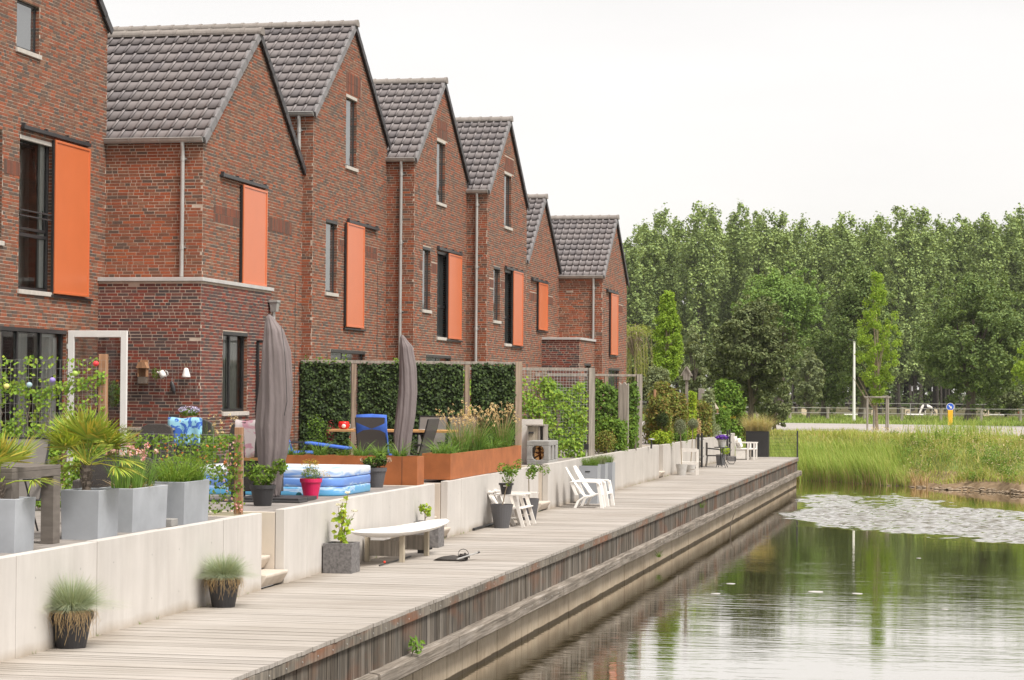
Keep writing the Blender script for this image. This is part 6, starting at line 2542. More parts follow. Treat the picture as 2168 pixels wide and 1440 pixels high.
# ------------------------------------------------ on the boardwalk
def fescue(label, foot, rb, rt, h, gr, seed):
    t = potted(label, foot, 0.0, rb, rt, h, 'black_pot', group='blue fescue grasses in black pots')
    rg2 = np.random.default_rng(seed)
    n = 3800
    a = rg2.uniform(0, 6.28, n)
    D = np.stack([np.cos(a), np.sin(a), 0 * a], 1)
    P = D * rt * .55 * rg2.uniform(0, 1, (n, 1)) + [0, 0, h - .06]
    geo_obj('blades', blade_geo(P, gr * 1.08 * rg2.uniform(.7, 1.1, n), D, .0046, np.clip(rg2.beta(1.5, .9, n) * 1.35, .02, 1.3), rg2, segs=(0, .35, .7, 1.0)), M['fescue'], t, kind='stuff')
    n = 330
    a = rg2.uniform(0, 6.28, n)
    D = np.stack([np.cos(a), np.sin(a), 0 * a], 1)
    P = D * rt * .5 * rg2.uniform(.6, 1, (n, 1)) + [0, 0, h - .03]
    L_ = gr * rg2.uniform(.35, 1.0, n) ** 1.2
    V, Q = [], []
    for i in range(n):
        s = np.array([-D[i, 1], D[i, 0], 0]) * .0016
        rr_ = rt * rg2.uniform(1.0, 1.28)
        e = D[i] * rr_
        dr = L_[i] * rg2.uniform(.2, .8)
        q = [P[i], P[i] * [.4, .4, 1] + e * .6 + [0, 0, .055], np.array([e[0], e[1], h + rg2.uniform(-.01, .03)]), np.array([e[0] * rg2.uniform(.95, 1.2), e[1] * rg2.uniform(.95, 1.2), h - dr * .45]) + s * rg2.normal() * 8,
             np.array([e[0] * rg2.uniform(.8, 1.15), e[1] * rg2.uniform(.8, 1.15), h - dr]) + s * rg2.normal() * 22]
        o_ = len(V)
        for j in q:
            V += [j - s, j + s]
        for j in range(4):
            Q.append([o_ + 2 * j, o_ + 2 * j + 1, o_ + 2 * j + 3, o_ + 2 * j + 2])
    geo_obj('dry_blades', (np.array(V), np.array(Q)), M['straw'], t, kind='stuff')
    return t


fescue('nearest black pot of blue fescue grass against the pale wall', (150, 1371), .165, .245, .40, .44, 1)
fescue('black pot of blue fescue grass beside the first steps', (473, 1285), .15, .22, .37, .38, 2)

G1 = onZ(744, 1215, 0)
cube_planter('square speckled granite planter with a yellow green hydrangea', (float(G1[0]), float(G1[1]), 0), .47, .50, .47, 'granite', taper=1.0, thick=.03, bev=.006, group='speckled granite planters')
t = thing('hydrangea', 'yellow green hydrangea with cream flower heads in the granite planter', 'plant', (float(G1[0]) - .24, float(G1[1]) + .22, .42))
rg = np.random.default_rng(77)
st = MB()
heads = []
for k in range(9):
    a = rg.uniform(0, 6.28)
    r = rg.uniform(.04, .30)
    h = rg.uniform(.45, .85)
    tip = np.array([r * math.cos(a), r * .5 * math.sin(a), h])
    st.tube([(0, 0, 0), tuple(tip * [.4, .4, .5]), tuple(tip)], .005, 5)
    heads.append(tip)
st.build('stems', M['bark_pale'], t)
P, N = [], []
for tip in heads:
    for j in range(9):
        s = rg.uniform(.2, 1)
        P.append(tip * [s, s, s] + rg.normal(0, .05, 3))
        N.append([rg.normal(0, .5), -1 + rg.normal(0, .6), .6])
geo_obj('leaves', leaf_geo(np.array(P), np.array(N), rg.uniform(.07, .13, len(P)), .75, rg, .8), M['lime'], t, kind='stuff')
geo_obj('flower_heads', clumps(np.array(heads[:6]) + [0, 0, .04], .05, 60, .022, rg, asp=1, sq=.4), M['whiteflower'], t, kind='stuff')
G2 = onZ(928, 1160, 0)
cube_planter('square granite planter behind the far end of the surfboard bench', (float(G2[0]), float(G2[1]), 0), .47, .47, .47, 'granite', taper=1.0, bev=.006, group='speckled granite planters')
c = onY(900, 1080, float(G2[1]) + .2)
t = thing('young_plant', 'small green and yellow leaved plant above the surfboard bench', 'plant', (float(c[0]), float(G2[1]) + .2, .42))
hh = float(c[2]) - .42
MB().tube([(0, 0, 0), (0, 0, hh)], .010, 6).tube([(0, 0, .1), (.08, 0, hh * .7)], .007, 5).build('stems', M['bark_pale'], t)
geo_obj('foliage', geo_join([cloud((0, 0, hh + .02), (.12, .1, .10), 90, .07), cloud((.07, 0, hh * .72), (.05, .05, .05), 24, .06)]), M['lime'], t, kind='stuff')

# surfboard bench
zb = .56
p0 = onZ(751, 1131, zb)
p1 = onZ(945, 1103, zb)
p0 = np.array([max(p0[0], -9.60), p0[1], zb])
ax = p1[:2] - p0[:2]
Lb = float(np.linalg.norm(ax))
ang = math.atan2(ax[1], ax[0])
t = thing('surfboard_seat', 'long white windsurf board serving as a bench seat', 'surfboard', (float((p0[0] + p1[0]) / 2), float((p0[1] + p1[1]) / 2), zb), ang)
rgs = []
for s in np.linspace(-1, 1, 21):
    e = (1 - abs(s) ** 2.6) ** .62 if abs(s) < 1 else 0
    w_ = .31 * e + .012
    if s < 0:
        w_ = .31 * (1 - abs(s) ** 3.2) ** .6 + .03
    th = .055 * (1 - abs(s) ** 4) + .012
    rk = -.04 + .07 * s * s
    rgs.append([(s * Lb / 2, w_ * math.cos(a), rk + th * (math.sin(a) if math.sin(a) > 0 else 1.5 * math.sin(a)) * (1 - .45 * abs(math.cos(a)) ** 3)) for a in np.linspace(0, 2 * math.pi, 19)[:-1]])
MB().loft(rgs).build('board', M['white_plastic'], t, smooth=True)
for (xx, yy, l_) in ((-.35, -.02, .42), (.05, .05, .34), (.35, .06, .22)):
    MB().box((xx, yy, .022), (l_, .022, .008)).build('slot', M['joint'], t)
LA, LB_ = onZ(851, 1191, 0), onZ(903, 1177, 0)
t = thing('bench_frame', 'weathered wooden trestle under the white surfboard', 'trestle', (float(LA[0]), float(LA[1]), 0))
zt2 = zb - .115
dY = float(LB_[1] - LA[1])
dX = float(LB_[0] - LA[0])
for (x, y) in ((0, 0), (dX, dY), (-.60, .0), (-.60 + dX, dY)):
    MB().bx(x - .045, x + .035, y - .02, y + .07, 0, zt2).build('leg', M['pale_wood'], t, bev=.004)
for y, dx_ in ((.0, 0), (dY, dX)):
    MB().bx(-.565 + dx_, dx_ - .047, y + .0, y + .04, .10, .36).build('cross_board', M['grey_wood'], t, bev=.004)
MB().bx(-.33, -.29, .05, dY - .01, .13, .36).build('long_board', M['grey_wood'], t, bev=.004)
c = onZ(803, 1200, 0)
c2 = onZ(846, 1187, 0)
t = thing('walking_pole', 'thin black pole with a red tip lying under the bench', 'pole', (float(c[0]), float(c[1]), .02))
d = c2 - c
MB().tube([(0, 0, 0), tuple(d * 1.6)], .011, 6).build('shaft', M['frame'], t)
MB().ball((float(d[0]) * .25, float(d[1]) * .25, .03), .022, 8, 6).build('red_tip', plain('red_tip', (.75, .05, .02), .4), t)
c = onZ(894, 1172, 0)
t = thing('black_tool', 'small black folded thing under the far end of the bench', 'tool', (float(c[0]), float(c[1]) + .1, 0))
MB().bx(-.10, .05, -.06, .06, 0, .09).build('case', M['frame'], t, bev=.01)
MB().tube([(.02, 0, .05), (.15, .03, .09)], .02, 6).build('grip', M['black_pot'], t)
# landing net
c = onZ(918, 1187, 0)
c1_ = onZ(985, 1186, 0)
t = thing('landing_net', 'black landing net with a grey handle lying on the boards', 'net', (float(c[0]), float(c[1]), .01))
e = c1_ - c
px, py = float(e[0]), float(e[1])
MB().prism([(0, 0), (px * .2, .045), (px * .55, .07), (px * .85, .05), (px, .06), (px * 1.1, 0)][::-1], py * .3 - .12, py * .6 + .14).build('net_bag', M['rattan'], t, smooth=True)
h0 = onZ(968, 1184, .06) - np.array([c[0], c[1], .01])
h1 = onZ(1012, 1170, .12) - np.array([c[0], c[1], .01])
MB().tube([tuple(h0), tuple(h1)], .014, 8).build('handle', M['zinc'], t)
MB().tube([tuple(h1 * .97 + h0 * .03), tuple(h1 + (h1 - h0) * .06)], .017, 8).build('handle_cap', M['frame'], t)
rgp = [(px * .98 + .09 * math.cos(a), .15, .10 + .085 * math.sin(a)) for a in np.linspace(0, 2 * math.pi, 13)]
MB().tube(rgp, .006, 5).build('hoop', M['dark_metal'], t)
geo_obj('crumpled_net', cloud((px, .12, .06), (.10, .06, .06), 120, .05, asp=.9), M['rattan'], t)
a_, b_ = onZ(1001, 1124, 0), onZ(1042, 1112, 0)
tag(MB().tube([(float(a_[0]) + .02, float(a_[1]), .03), (float(b_[0]) + .02, float(b_[1]), .03)], .03, 8).build('black_pipe', M['frame']), 'short black pipe lying along the foot of the wall', 'pipe')


# white wooden double chair, facing the water (+x)
def slat_chair(loc, label, W_=1.25):
    t = thing('wooden_chair', label, 'chair', loc)
    hs, ha = .40, .68
    for y in (-W_ / 2, 0.0, W_ / 2):
        s = 1 if y > 0 else -1
        MB().bar((.60, y, 0), (.40, y, ha - .02), .075, .035, (0, 1, 0)).build('leg', M['white_wood'], t, bev=.004)
        MB().bar((.28, y, 0), (.06, y, ha - .02) if y else (.06, y, hs), .075, .035, (0, 1, 0)).build('leg', M['white_wood'], t, bev=.004)
        MB().bar((.16, y + .04, .20), (.56, y + .04, .20), .05, .025).build('stretcher', M['white_wood'], t)
    for k in range(5):
        MB().box((.52 - k * .115, 0, hs - k * .014), (.105, W_, .02), roty(.12)).build('seat_slat', M['white_wood'], t, bev=.003)
    for y in (-W_ / 2 - .01, W_ / 2 + .01):
        MB().box((.28, y, ha), (.72, .13, .024)).build('armrest', M['white_wood'], t, bev=.006)
    MB().box((.40, 0, ha + .001), (.42, .34, .022)).build('middle_shelf', M['white_wood'], t, bev=.006)
    for g in (-1, 1):
        for k in range(4):
            y = g * W_ / 4 + (k - 1.5) * .115
            zt = 1.02 - .03 * abs(k - 1.5)
            MB().bar((.02, y, hs - .08), (-.30, y, zt - .10), .10, .02, (1, 0, .4)).build('back_slat', M['white_wood'], t, bev=.003)
        MB().bar((-.17, g * W_ / 4 - .24, .72), (-.17, g * W_ / 4 + .24, .72), .05, .03).build('back_rail', M['white_wood'], t)
    return t


c = onZ(1108, 1117, 0)
slat_chair((float(c[0]) - .60, float(c[1]) + .62, 0), 'white slatted wooden double seat with a shelf between, facing the water')


def stem_tree(t, h0, h1, dx, rc, mat, n=240, ls=.07, rz_=.7):
    MB().tube([(0, 0, h0), (dx * .4, 0, (h0 + h1) / 2), (dx, 0, h1)], [.014, .012, .009], 6).build('stem', M['bark_pale'], t)
    cs = np.array([(dx, 0, h1)]) + RNG.normal(0, 1, (7, 3)) * [rc * .7, rc * .5, rc * .4]
    geo_obj('foliage', clumps(cs, rc * .55, n // 7, ls, asp=.4, up=.8), M[mat], t, kind='stuff')


t = potted('tall ribbed grey pot with a long stemmed leafy plant before the wooden double seat', (1062, 1118), 0, .155, .245, .50, 'grey_pot', band=False)
h = float(onY(1083, 1000, 45.5)[2])
stem_tree(t, .4, h, .20, .23, 'bush', 330, .085)
c = onZ(1122, 1100, 0)
t = potted('tall ribbed grey pot half hidden behind the wooden double seat', (1120, 1101), 0, .15, .23, .48, 'grey_pot', band=False)
h = float(onY(1120, 992, float(onZ(1120, 1101, 0)[1]))[2])
stem_tree(t, .4, h, -.02, .22, 'bush', 300, .085)
c = onZ(1108, 1117, 0)
pz = .693
cc = onZ(1081, 1036, pz)
t = thing('small_pot', 'small black nursery pot with a white tag on the double seat shelf', 'pot', (float(c[0]) - .60 + .22, float(c[1]) + .02, pz))
MB().lathe([(.02, 0), (.10, 0), (.135, .19), (.160, .20), (.160, .235), (.14, .235), (.12, .17), (.01, .17)], (0, 0, 0), 20).build('pot', M['black_pot'], t)
MB().box((0, -.139, .19), (.07, .004, .045)).build('tag', M['white'], t)


# white plastic relax chairs
def relax(label, loc, rz=0):
    t = thing('plastic_chair', label, 'chair', loc, rz, 'white plastic relax chairs side by side')
    w = .54
    # back and seat shell: side profile from the head down to the front of the seat
    pf = [(-.46, 1.00), (-.38, .86), (-.22, .60), (-.05, .36), (.02, .30), (.15, .30), (.40, .365)]
    th = .028
    ws = [.30, .46, .50, .50, .50, .50, .48]
    top, V, F = [], [], []
    for (x, z), ww in zip(pf, ws):
        V += [(x, -ww / 2, z), (x, ww / 2, z), (x + .01, ww / 2, z - th), (x + .01, -ww / 2, z - th)]
    for i in range(len(pf) - 1):
        a, b = 4 * i, 4 * (i + 1)
        for k in range(4):
            k2 = (k + 1) % 4
            F.append((a + k, a + k2, b + k2, b + k))
    F += [(3, 2, 1, 0), (24, 25, 26, 27)]
    o = MB().add(V, F).build('shell', M['white_plastic'], t, bev=.012)
    for s in (-1, 1):
        y = s * .30
        MB().loft([[(x, y - .05, z), (x, y + .05, z), (x, y + .05, z - .03), (x, y - .05, z - .03)] for x, z in ((-.31, .66), (-.15, .665), (.15, .66), (.34, .655), (.40, .60))]).build('armrest', M['white_plastic'], t, bev=.01)
        MB().loft([[(x - .045, y - .02, z), (x + .045, y - .02, z), (x + .045, y + .02, z), (x - .045, y + .02, z)] for x, z in ((.36, .64), (.42, .33), (.47, .0))]).build('leg', M['white_plastic'], t, bev=.008)
        MB().loft([[(x - .04, y - .02, z), (x + .04, y - .02, z), (x + .04, y + .02, z), (x - .04, y + .02, z)] for x, z in ((-.30, .65), (-.22, .45), (-.16, .32))]).build('arm_support', M['white_plastic'], t, bev=.008)
        MB().loft([[(x - .035, y - .02, z), (x + .035, y - .02, z), (x + .035, y + .02, z), (x - .035, y + .02, z)] for x, z in ((.05, .30), (-.12, .18), (-.20, .0))]).build('leg', M['white_plastic'], t, bev=.008)
    MB().bx(.38, .44, -.28, .28, .30, .36).build('front_rail', M['white_plastic'], t, bev=.01)
    return t


c = onZ(1268, 1077, 0)
relax('nearer of the two white plastic relax chairs facing the water', (float(c[0]) - .42, float(c[1]) + .32, 0), R(4))
relax('farther of the two white plastic relax chairs facing the water', (float(c[0]) - .38, float(c[1]) + 1.28, 0), R(-4))

# tall grey metal planters with slots
Tq = onZ(1265, 1067, 0)
for i, (dy, lab) in enumerate(((0, 'front tall grey metal planter with heather, slot in its face'), (1.35, 'middle tall grey metal planter of three along the wall'), (2.7, 'rear tall grey metal planter of three along the wall'))):
    P = (float(Tq[0]) - .02 * i, float(Tq[1]) + dy, 0)
    hh = .97
    t = cube_planter(lab, P, .48, .48, hh, 'greymetal', group='tall grey metal planters along the wall', taper=.96, thick=.02, bev=.004)
    MB().box((-.02, -.243, .82), (.13, .012, .028), rotx(.04)).build('slot', M['joint'], t)
    tag(geo_obj('heather', geo_join([tuft((P[0] - .24, P[1] + .24, hh - .05), 420, .30, .20, .007, (.1, .7)), cloud((P[0] - .24, P[1] + .24, hh + .06), (.25, .25, .14), 500, .03, asp=.3)]), M['greybush' if i == 1 else 'bush']),
        ['green heather filling the front tall grey planter', 'brownish heather filling the middle tall grey planter', 'green heather filling the rear tall grey planter'][i], 'plant', 'heather in the tall planters')

# small white wooden chair, seen from the back left
c = onZ(1478, 1006, 0)
t = thing('wooden_chair', 'small white wooden chair standing alone between olive tree and black gate post', 'chair', (float(c[0]) - .32, float(c[1]) + .1, 0), R(0))
for (x, y) in ((.28, -.22), (.28, .22)):
    MB().bx(x - .025, x + .025, y - .02, y + .02, 0, .88).build('leg', M['white_wood'], t)
for (x, y) in ((-.28, -.22), (-.28, .22)):
    MB().bx(x - .025, x + .025, y - .02, y + .02, 0, .90).build('leg', M['white_wood'], t)
for k in range(4):
    MB().bx(-.29, .29, -.20 + k * .11, -.10 + k * .11, .43, .455).build('seat_slat', M['white_wood'], t)
MB().bx(-.30, .30, -.245, -.225, .80, .92).build('back_rail', M['white_wood'], t)
MB().bx(-.30, .30, -.245, -.225, .36, .43).build('seat_rail', M['white_wood'], t)
MB().bx(-.30, .30, .225, .245, .16, .20).build('stretcher', M['white_wood'], t)
# black gate posts
for (u0, u1, v0, v1, Y, lab) in ((1476, 1481, 919, 985, 83.5, 'left black post of the pair beside the small white chair'), (1484, 1488, 917, 987, 84.3, 'right black post of the pair beside the small white chair'),
                                 (1538, 1542, 911, 966, 93.3, 'left black post behind the purple petunias'), (1543, 1547, 909, 964, 94.0, 'right black post behind the purple petunias')):
    xa_, z = xz(u0, v0, Y)
    xb_, _ = xz(u1, v0, Y)
    t = thing('gate_post', lab, 'post', ((xa_ + xb_) / 2, Y, 0), group='black iron gate posts')
    w_ = xb_ - xa_
    MB().bx(-w_ / 2, w_ / 2, -.05, .05, 0, z).build('post', M['frame'], t, bev=.004)
    for k in range(3):
        MB().bx(w_ / 2, w_ / 2 + .05, -.03, .03, z * (.3 + .25 * k), z * (.3 + .25 * k) + .06).build('hinge', M['zinc'], t)
# black table and chair with petunias
c = onZ(1528, 990, 0)
t = thing('cafe_table', 'small black round table carrying a pot of purple petunias', 'table', (float(c[0]), float(c[1]), 0))
hz = float(onY(1525, 947, c[1])[2])
MB().lathe([(.0, -.02), (.29, -.02), (.30, 0), (.29, .012), (.0, .012)], (0, 0, hz), 20).build('top', M['frame'], t)
for a in (0.6, 2.2, 3.8, 5.4):
    MB().tube([(.06 * math.cos(a), .06 * math.sin(a), hz - .02), (.05 * math.cos(a), .05 * math.sin(a), hz * .5), (.26 * math.cos(a), .26 * math.sin(a), 0)], .014, 6).build('leg', M['frame'], t)
t = thing('petunia_pot', 'pale pot of deep purple petunias on the black table', 'potted plant', (float(c[0]) + .0, float(c[1]), hz + .012))
pot(t, .12, .17, .28, 'light_pot')
geo_obj('foliage', cloud((0, 0, .30), (.20, .20, .07), 160, .05), M['bush'], t, kind='stuff')
geo_obj('blossoms', cloud((0, 0, .36), (.26, .24, .10), 420, .06, shell=.6, asp=1), M['purple'], t, kind='stuff')
c = onZ(1508, 988, 0)
t = thing('rattan_armchair', 'black woven bistro chair left of the purple petunias', 'chair', (float(c[0]) + .05, float(c[1]) + .1, 0), R(-80))
MB().prism([(-.28, .42), (.28, .42), (.33, .92), (-.33, .92)][::-1], -.30, -.26).build('backrest', M['rattan'], t)
MB().bx(-.27, .27, -.26, .25, .40, .44).build('seat', M['rattan'], t)
for sx in (-1, 1):
    MB().bar((sx * .29, -.26, .70), (sx * .29, .2, .66), .04).build('armrest', M['frame'], t)
    for sy in (-1, 1):
        MB().tube([(sx * .27, sy * .25, .42), (sx * .30, sy * .30, 0)], .014, 6).build('leg', M['frame'], t)
c = onZ(1523, 986, 0)
t = thing('potted_plant', 'yellow variegated plant in a dark pot under the black table', 'potted plant', (float(c[0]), float(c[1]) + .5, 0))
pot(t, .16, .2, .42, 'grey_pot', band=False)
geo_obj('foliage', cloud((.15, 0, .60), (.20, .2, .17), 260, .08), M['lime'], t, kind='stuff')
c = onZ(1549, 983, 0)
t = thing('stone_trough', 'small dark stone trough on rockers beside the white bench', 'trough', (float(c[0]), float(c[1]), 0))
MB().bx(-.16, .16, -.2, .2, .12, .32).build('trough', M['granite'], t, bev=.01)
MB().tube([(-.16, -.2, .12), (-.05, -.2, .02), (.10, -.2, .02), (.17, -.2, .14), (.17, -.2, .3)], .018, 6).build('rocker', M['dark_metal'], t)
# white bench with cushions
c = onZ(1597, 974, 0)
t = thing('white_bench', 'white wooden bench with boxed seat at the far end of the boardwalk', 'bench', (float(c[0]) - .42, float(c[1]) + .2, 0))
MB().bx(-.40, .02, -.02, 1.1, .03, .42).build('seat_box', M['white_wood'], t, bev=.01)
MB().bx(-.42, .42, -.04, 1.12, .425, .47).build('seat', M['white_wood'], t, bev=.006)
MB().bar((-.36, .5, .47), (-.47, .5, .98), 1.1, .04, (1, 0, 0)).build('backrest', M['white_wood'], t)
for y in (-.03, 1.08):
    MB().bx(-.40, .46, y - .03, y + .03, .70, .735).build('armrest', M['white_wood'], t)
    for x in (.36, .10):
        MB().bx(x, x + .07, y - .03, y + .03, 0, .70).build('leg', M['white_wood'], t)
for k, (y, lab) in enumerate(((.22, 'front white square cushion on the white bench'), (.72, 'rear white square cushion on the white bench'))):
    o = tag(MB().box((0, 0, 0), (.12, .42, .40), roty(-.28)).build('cushion', M['curtain'], bev=.05), lab, 'cushion')
    o.location = (float(c[0]) - .42 - .27, float(c[1]) + .2 + y, .70)
# black box planter at the end, with arching grass; mesh fence beyond
xa_, z = xz(1580, 913, 98.7)
xb_, _ = xz(1628, 913, 98.7)
t = thing('box_planter', 'large black box planter closing the end of the boardwalk', 'planter', ((xa_ + xb_) / 2, 98.5, 0))
w_ = xb_ - xa_
MB().bx(-w_ / 2, w_ / 2, 0, .5, 0, z).build('body', M['frame'], t, bev=.01)
MB().bx(-w_ / 2 + .03, w_ / 2 - .03, .03, .47, z - .02, z + .005).build('soil', M['soil'], t)
tag(geo_obj('arching_grass', geo_join([tuft(((xa_ + xb_) / 2 + dx, 98.75, z - .02), 420, .95, .2, .012, (.3, 1.2)) for dx in (-.3, 0.05, .35)]), leafm('arching_grass', [(.36, .30, .14), (.28, .27, .10), (.44, .35, .19), (.20, .23, .07)], .25)), 'straw coloured arching grass in the black box planter', 'grass')
xa_, z = xz(1628, 913, 99.0)
xb_, _ = xz(1690, 913, 99.0)
t = thing('mesh_panel_fence', 'see through wire mesh fence panel at the end of the boardwalk', 'fence', (xb_, 99.0, 0))
MB().bx(-.07, .0, -.03, .03, -.05, z + .04).build('post', M['dark_metal'], t)
b = MB()
wire_grid(b, (xa_ - xb_, 0), (-.07, 0), .03, z - .02, 26, 7, .003)
b.build('wire_mesh', M['dark_metal'], t)
# garden light on the low wall
x, z = xz(1379, 931, 70.6)
t = thing('garden_light', 'small mushroom shaped garden light on the long wall', 'light', (x, 70.6, TZ))
MB().tube([(0, 0, 0), (0, 0, z - TZ)], .03, 8).build('stem', M['frame'], t)
MB().lathe([(.11, 0), (.10, .03), (.0, .05)], (0, 0, z - TZ), 12).build('hood', M['zinc'], t)
x, z = xz(1262, 937, 59.7)
t = thing('garden_light', 'slim white path light beside the second trellis post', 'light', (-9.95, 59.2, TZ))
MB().tube([(0, 0, 0), (0, 0, .25)], .025, 8).build('stem', M['zinc'], t)
MB().bx(-.06, .06, -.06, .06, .25, .40).build('head', M['frame'], t)
# weeds growing out of the quay, twig in the water, stones
c = onX(872, 1352, XE + .05)
t = thing('weed', 'leafy green weed growing on the timber wale', 'weed', (XE + .05, float(c[1]), -.60))
geo_obj('leaves', leaf_geo(RNG.normal(0, 1, (34, 3)) * [.05, .09, .06] + [.05, 0, .12], RNG.normal(0, .5, (34, 3)) + [1, -.6, .6], RNG.uniform(.06, .11, 34), .5), M['bush'], t)
MB().tube([(0, 0, 0), (.03, .02, .1), (.06, 0, .18)], .008, 5).build('stem', M['bark'], t)
for (u, v, lab) in ((1486, 1075, 'tuft of grass hanging over the fascia boards'), (1395, 1180, 'small sprout in a joint of the timber wale')):
    c = onX(u, v, XE + .03)
    tag(geo_obj('weed', tuft(tuple(c), 34, .28, .05, .01, (.4, 1.4)), M['bush']), lab, 'weed')
c = onX(1545, 1132, XE + .35)
tag(MB().tube([(float(c[0]), float(c[1]), WATER_Z - .3), (float(c[0]) + .02, float(c[1]) + .02, WATER_Z + .25), (float(c[0]) + .16, float(c[1]) + .05, WATER_Z + .62)], [.016, .013, .007], 6).build('twig', M['bark']), 'thin bare twig sticking out of the water by the quay', 'twig')
# joint weeds along the wall foot
wv = []
for k in range(60):
    y = RNG.uniform(22, 90)
    wv.append(tuft((XW + .02, y, 0), 5, .07, .04, .006, (.3, 1.2)))
tag(geo_obj('wall_foot_weeds', geo_join(wv), M['bush'], kind='stuff'), 'tiny weeds along the foot of the garden walls', None)

# ================================================================ FAR BANK, ROAD, MEADOW, WOOD
GZ = .70


def strip(name, pts_a, pts_b, z, mat, kind='structure', parent=None):
    V = [(x, y, z) for x, y in pts_a] + [(x, y, z) for x, y in pts_b]
    n = len(pts_a)
    F = [(k, k + 1, n + k + 1, n + k) for k in range(n - 1)]
    o = link(name, raw_mesh(name, V, F, mat), parent)
    return tag(o, kind=kind)


M['asphalt'] = plain('asphalt', (.36, .325, .30), .9, .08, .6, space='world', bstr=.2)
M['paint'] = plain('road_paint', (.74, .72, .69), .7, .08, 3, space='world')
near = [(-90, 178), (-40, 149), (-9.86, 125.8), (3.05, 115.3), (30, 96), (70, 74)]
far = [(-90, 188), (-40, 163), (-12.2, 156.0), (4.0, 151.5), (34, 140), (90, 118)]
road = strip('road', near, far, GZ + .012, M['asphalt'])
mb = MB()
for k in range(22):
    s = k / 22 * 1.0
    x = -16 + k * 1.9
    y = 125.8 + (x + 9.86) * -.80 + 9.0
    mb.add([(x, y, GZ + .018), (x + 1.15, y - .92, GZ + .018), (x + 1.25, y - .77, GZ + .018), (x + .1, y + .15, GZ + .018)], [(0, 1, 2, 3)])
mb.build('lane_marking', M['paint'], road)
strip('cycle_path_edge', [(x, y - .35) for x, y in far], far, GZ + .018, M['paint'], None, road)

rg = np.random.default_rng(99)


def scatter_bank(n, x0, x1, d0, d1):
    x = rg.uniform(x0, x1, n)
    d = rg.uniform(d0, d1, n)
    y = shore(x) + d
    return np.stack([x, y, ground_h(x, y) - .03], 1), d


# reeds standing in the water's edge on the left
P, d = scatter_bank(15000, -16, -2.2, -.15, 5.5)
P = P[(P[:, 0] > -7.3) | (P[:, 1] > 99.5)]
fade = np.clip((-1.6 - P[:, 0]) / 1.8, .35, 1)
H = rg.uniform(.85, 1.45, len(P)) * fade
H *= np.clip(1.15 - (P[:, 1] - shore(P[:, 0])) * .12, .40, 1.1)
geo = blade_geo(P, H, unit(np.stack([rg.normal(-.9, .5, len(P)), rg.normal(0, .5, len(P)), 0 * H], 1)), rg.uniform(.018, .035, len(P)), rg.uniform(.05, .5, len(P)), rg)
tag(geo_obj('reeds', geo, M['reed'], kind='stuff'), 'bright green reeds at the water edge beyond the boardwalk', None)
P, d = scatter_bank(1500, -12, -1.5, -.1, 1.2)
P = P[(P[:, 0] > -7.3) | (P[:, 1] > 99.5)]
geo = blade_geo(P, rg.uniform(.35, .8, len(P)), hdir(len(P), rg), .03, rg.uniform(.05, .6, len(P)), rg)
tag(geo_obj('dead_reeds', geo, M['straw'], kind='stuff'), 'brown dead stems at the foot of the reeds', None)
# mixed meadow on the slope and up to the road
P1, d1 = scatter_bank(30000, -20, 13, .9, 9)
P2, d2 = scatter_bank(22000, -22, 16, 6, 26)
P = np.concatenate([P1, P2])
P = P[((P[:, 0] > -7.2) | (P[:, 1] > 99.7))]
yn = np.interp(P[:, 0], [p[0] for p in near], [p[1] for p in near])
P = P[P[:, 1] < yn - .2]
pat = np.sin(P[:, 0] * 1.7 + np.sin(P[:, 1] * 1.1)) * np.sin(P[:, 1] * .9 + 1.3 * np.sin(P[:, 0] * .8))
H = rg.uniform(.20, .50, len(P)) * (1 + .5 * pat) * np.clip(1.1 - (P[:, 1] - shore(P[:, 0])) * .03, .5, 1)
geo = blade_geo(P, H, hdir(len(P), rg), rg.uniform(.02, .04, len(P)), rg.uniform(.1, .9, len(P)), rg)
tag(geo_obj('meadow_grass', geo, M['meadow'], kind='stuff'), 'long mixed grass on the far bank', None)
# seed heads, buff haze above the meadow
P, d = scatter_bank(6500, -4.5, 13, 1.0, 16)
P = P[np.sin(P[:, 0] * .9 + 2) * np.sin(P[:, 1] * .55) > -.25]
P[:, 2] += rg.uniform(.28, .55, len(P))
tag(geo_obj('grass_seed_heads', leaf_geo(P, rg.normal(0, 1, P.shape), rg.uniform(.05, .11, len(P)), .4, rg), leafm('seed_head', [(.48, .38, .24), (.55, .46, .30), (.40, .31, .20)], .2), kind='stuff'), 'buff seed heads above the meadow', None)
# darker leafy herbs in patches
cs = []
for k in range(95):
    x = rg.uniform(-3.5, 9)
    dd = rg.uniform(.7, 8)
    y = float(shore(np.array(x))) + dd
    cs.append((x, y, float(ground_h(np.array(x), np.array(y))) + rg.uniform(.1, .35)))
tag(geo_obj('herbs', clumps(cs, rg.uniform(.18, .42, len(cs)), 90, .085, rg), leafm('herb_leaf', [(.10, .17, .03), (.14, .22, .04), (.07, .12, .025)], .3), kind='stuff'), 'leafy green herbs on the bank above the mud', None)
# tall reed sprays near the road
P = np.stack([rg.normal(0, 1, 700), rg.normal(0, 1, 700), np.zeros(700)], 1)
c3 = onZ(2035, 925, GZ)
P = P * [1.2, 1.2, 0] + [c3[0], c3[1] - 6, GZ - .05]
tag(geo_obj('reed_tuft', blade_geo(P, rg.uniform(.5, 1.3, 700), hdir(700, rg), .03, rg.uniform(.05, .5, 700), rg), M['reed'], kind='stuff'), 'tall reed tuft rising before the road right of the sign', None)
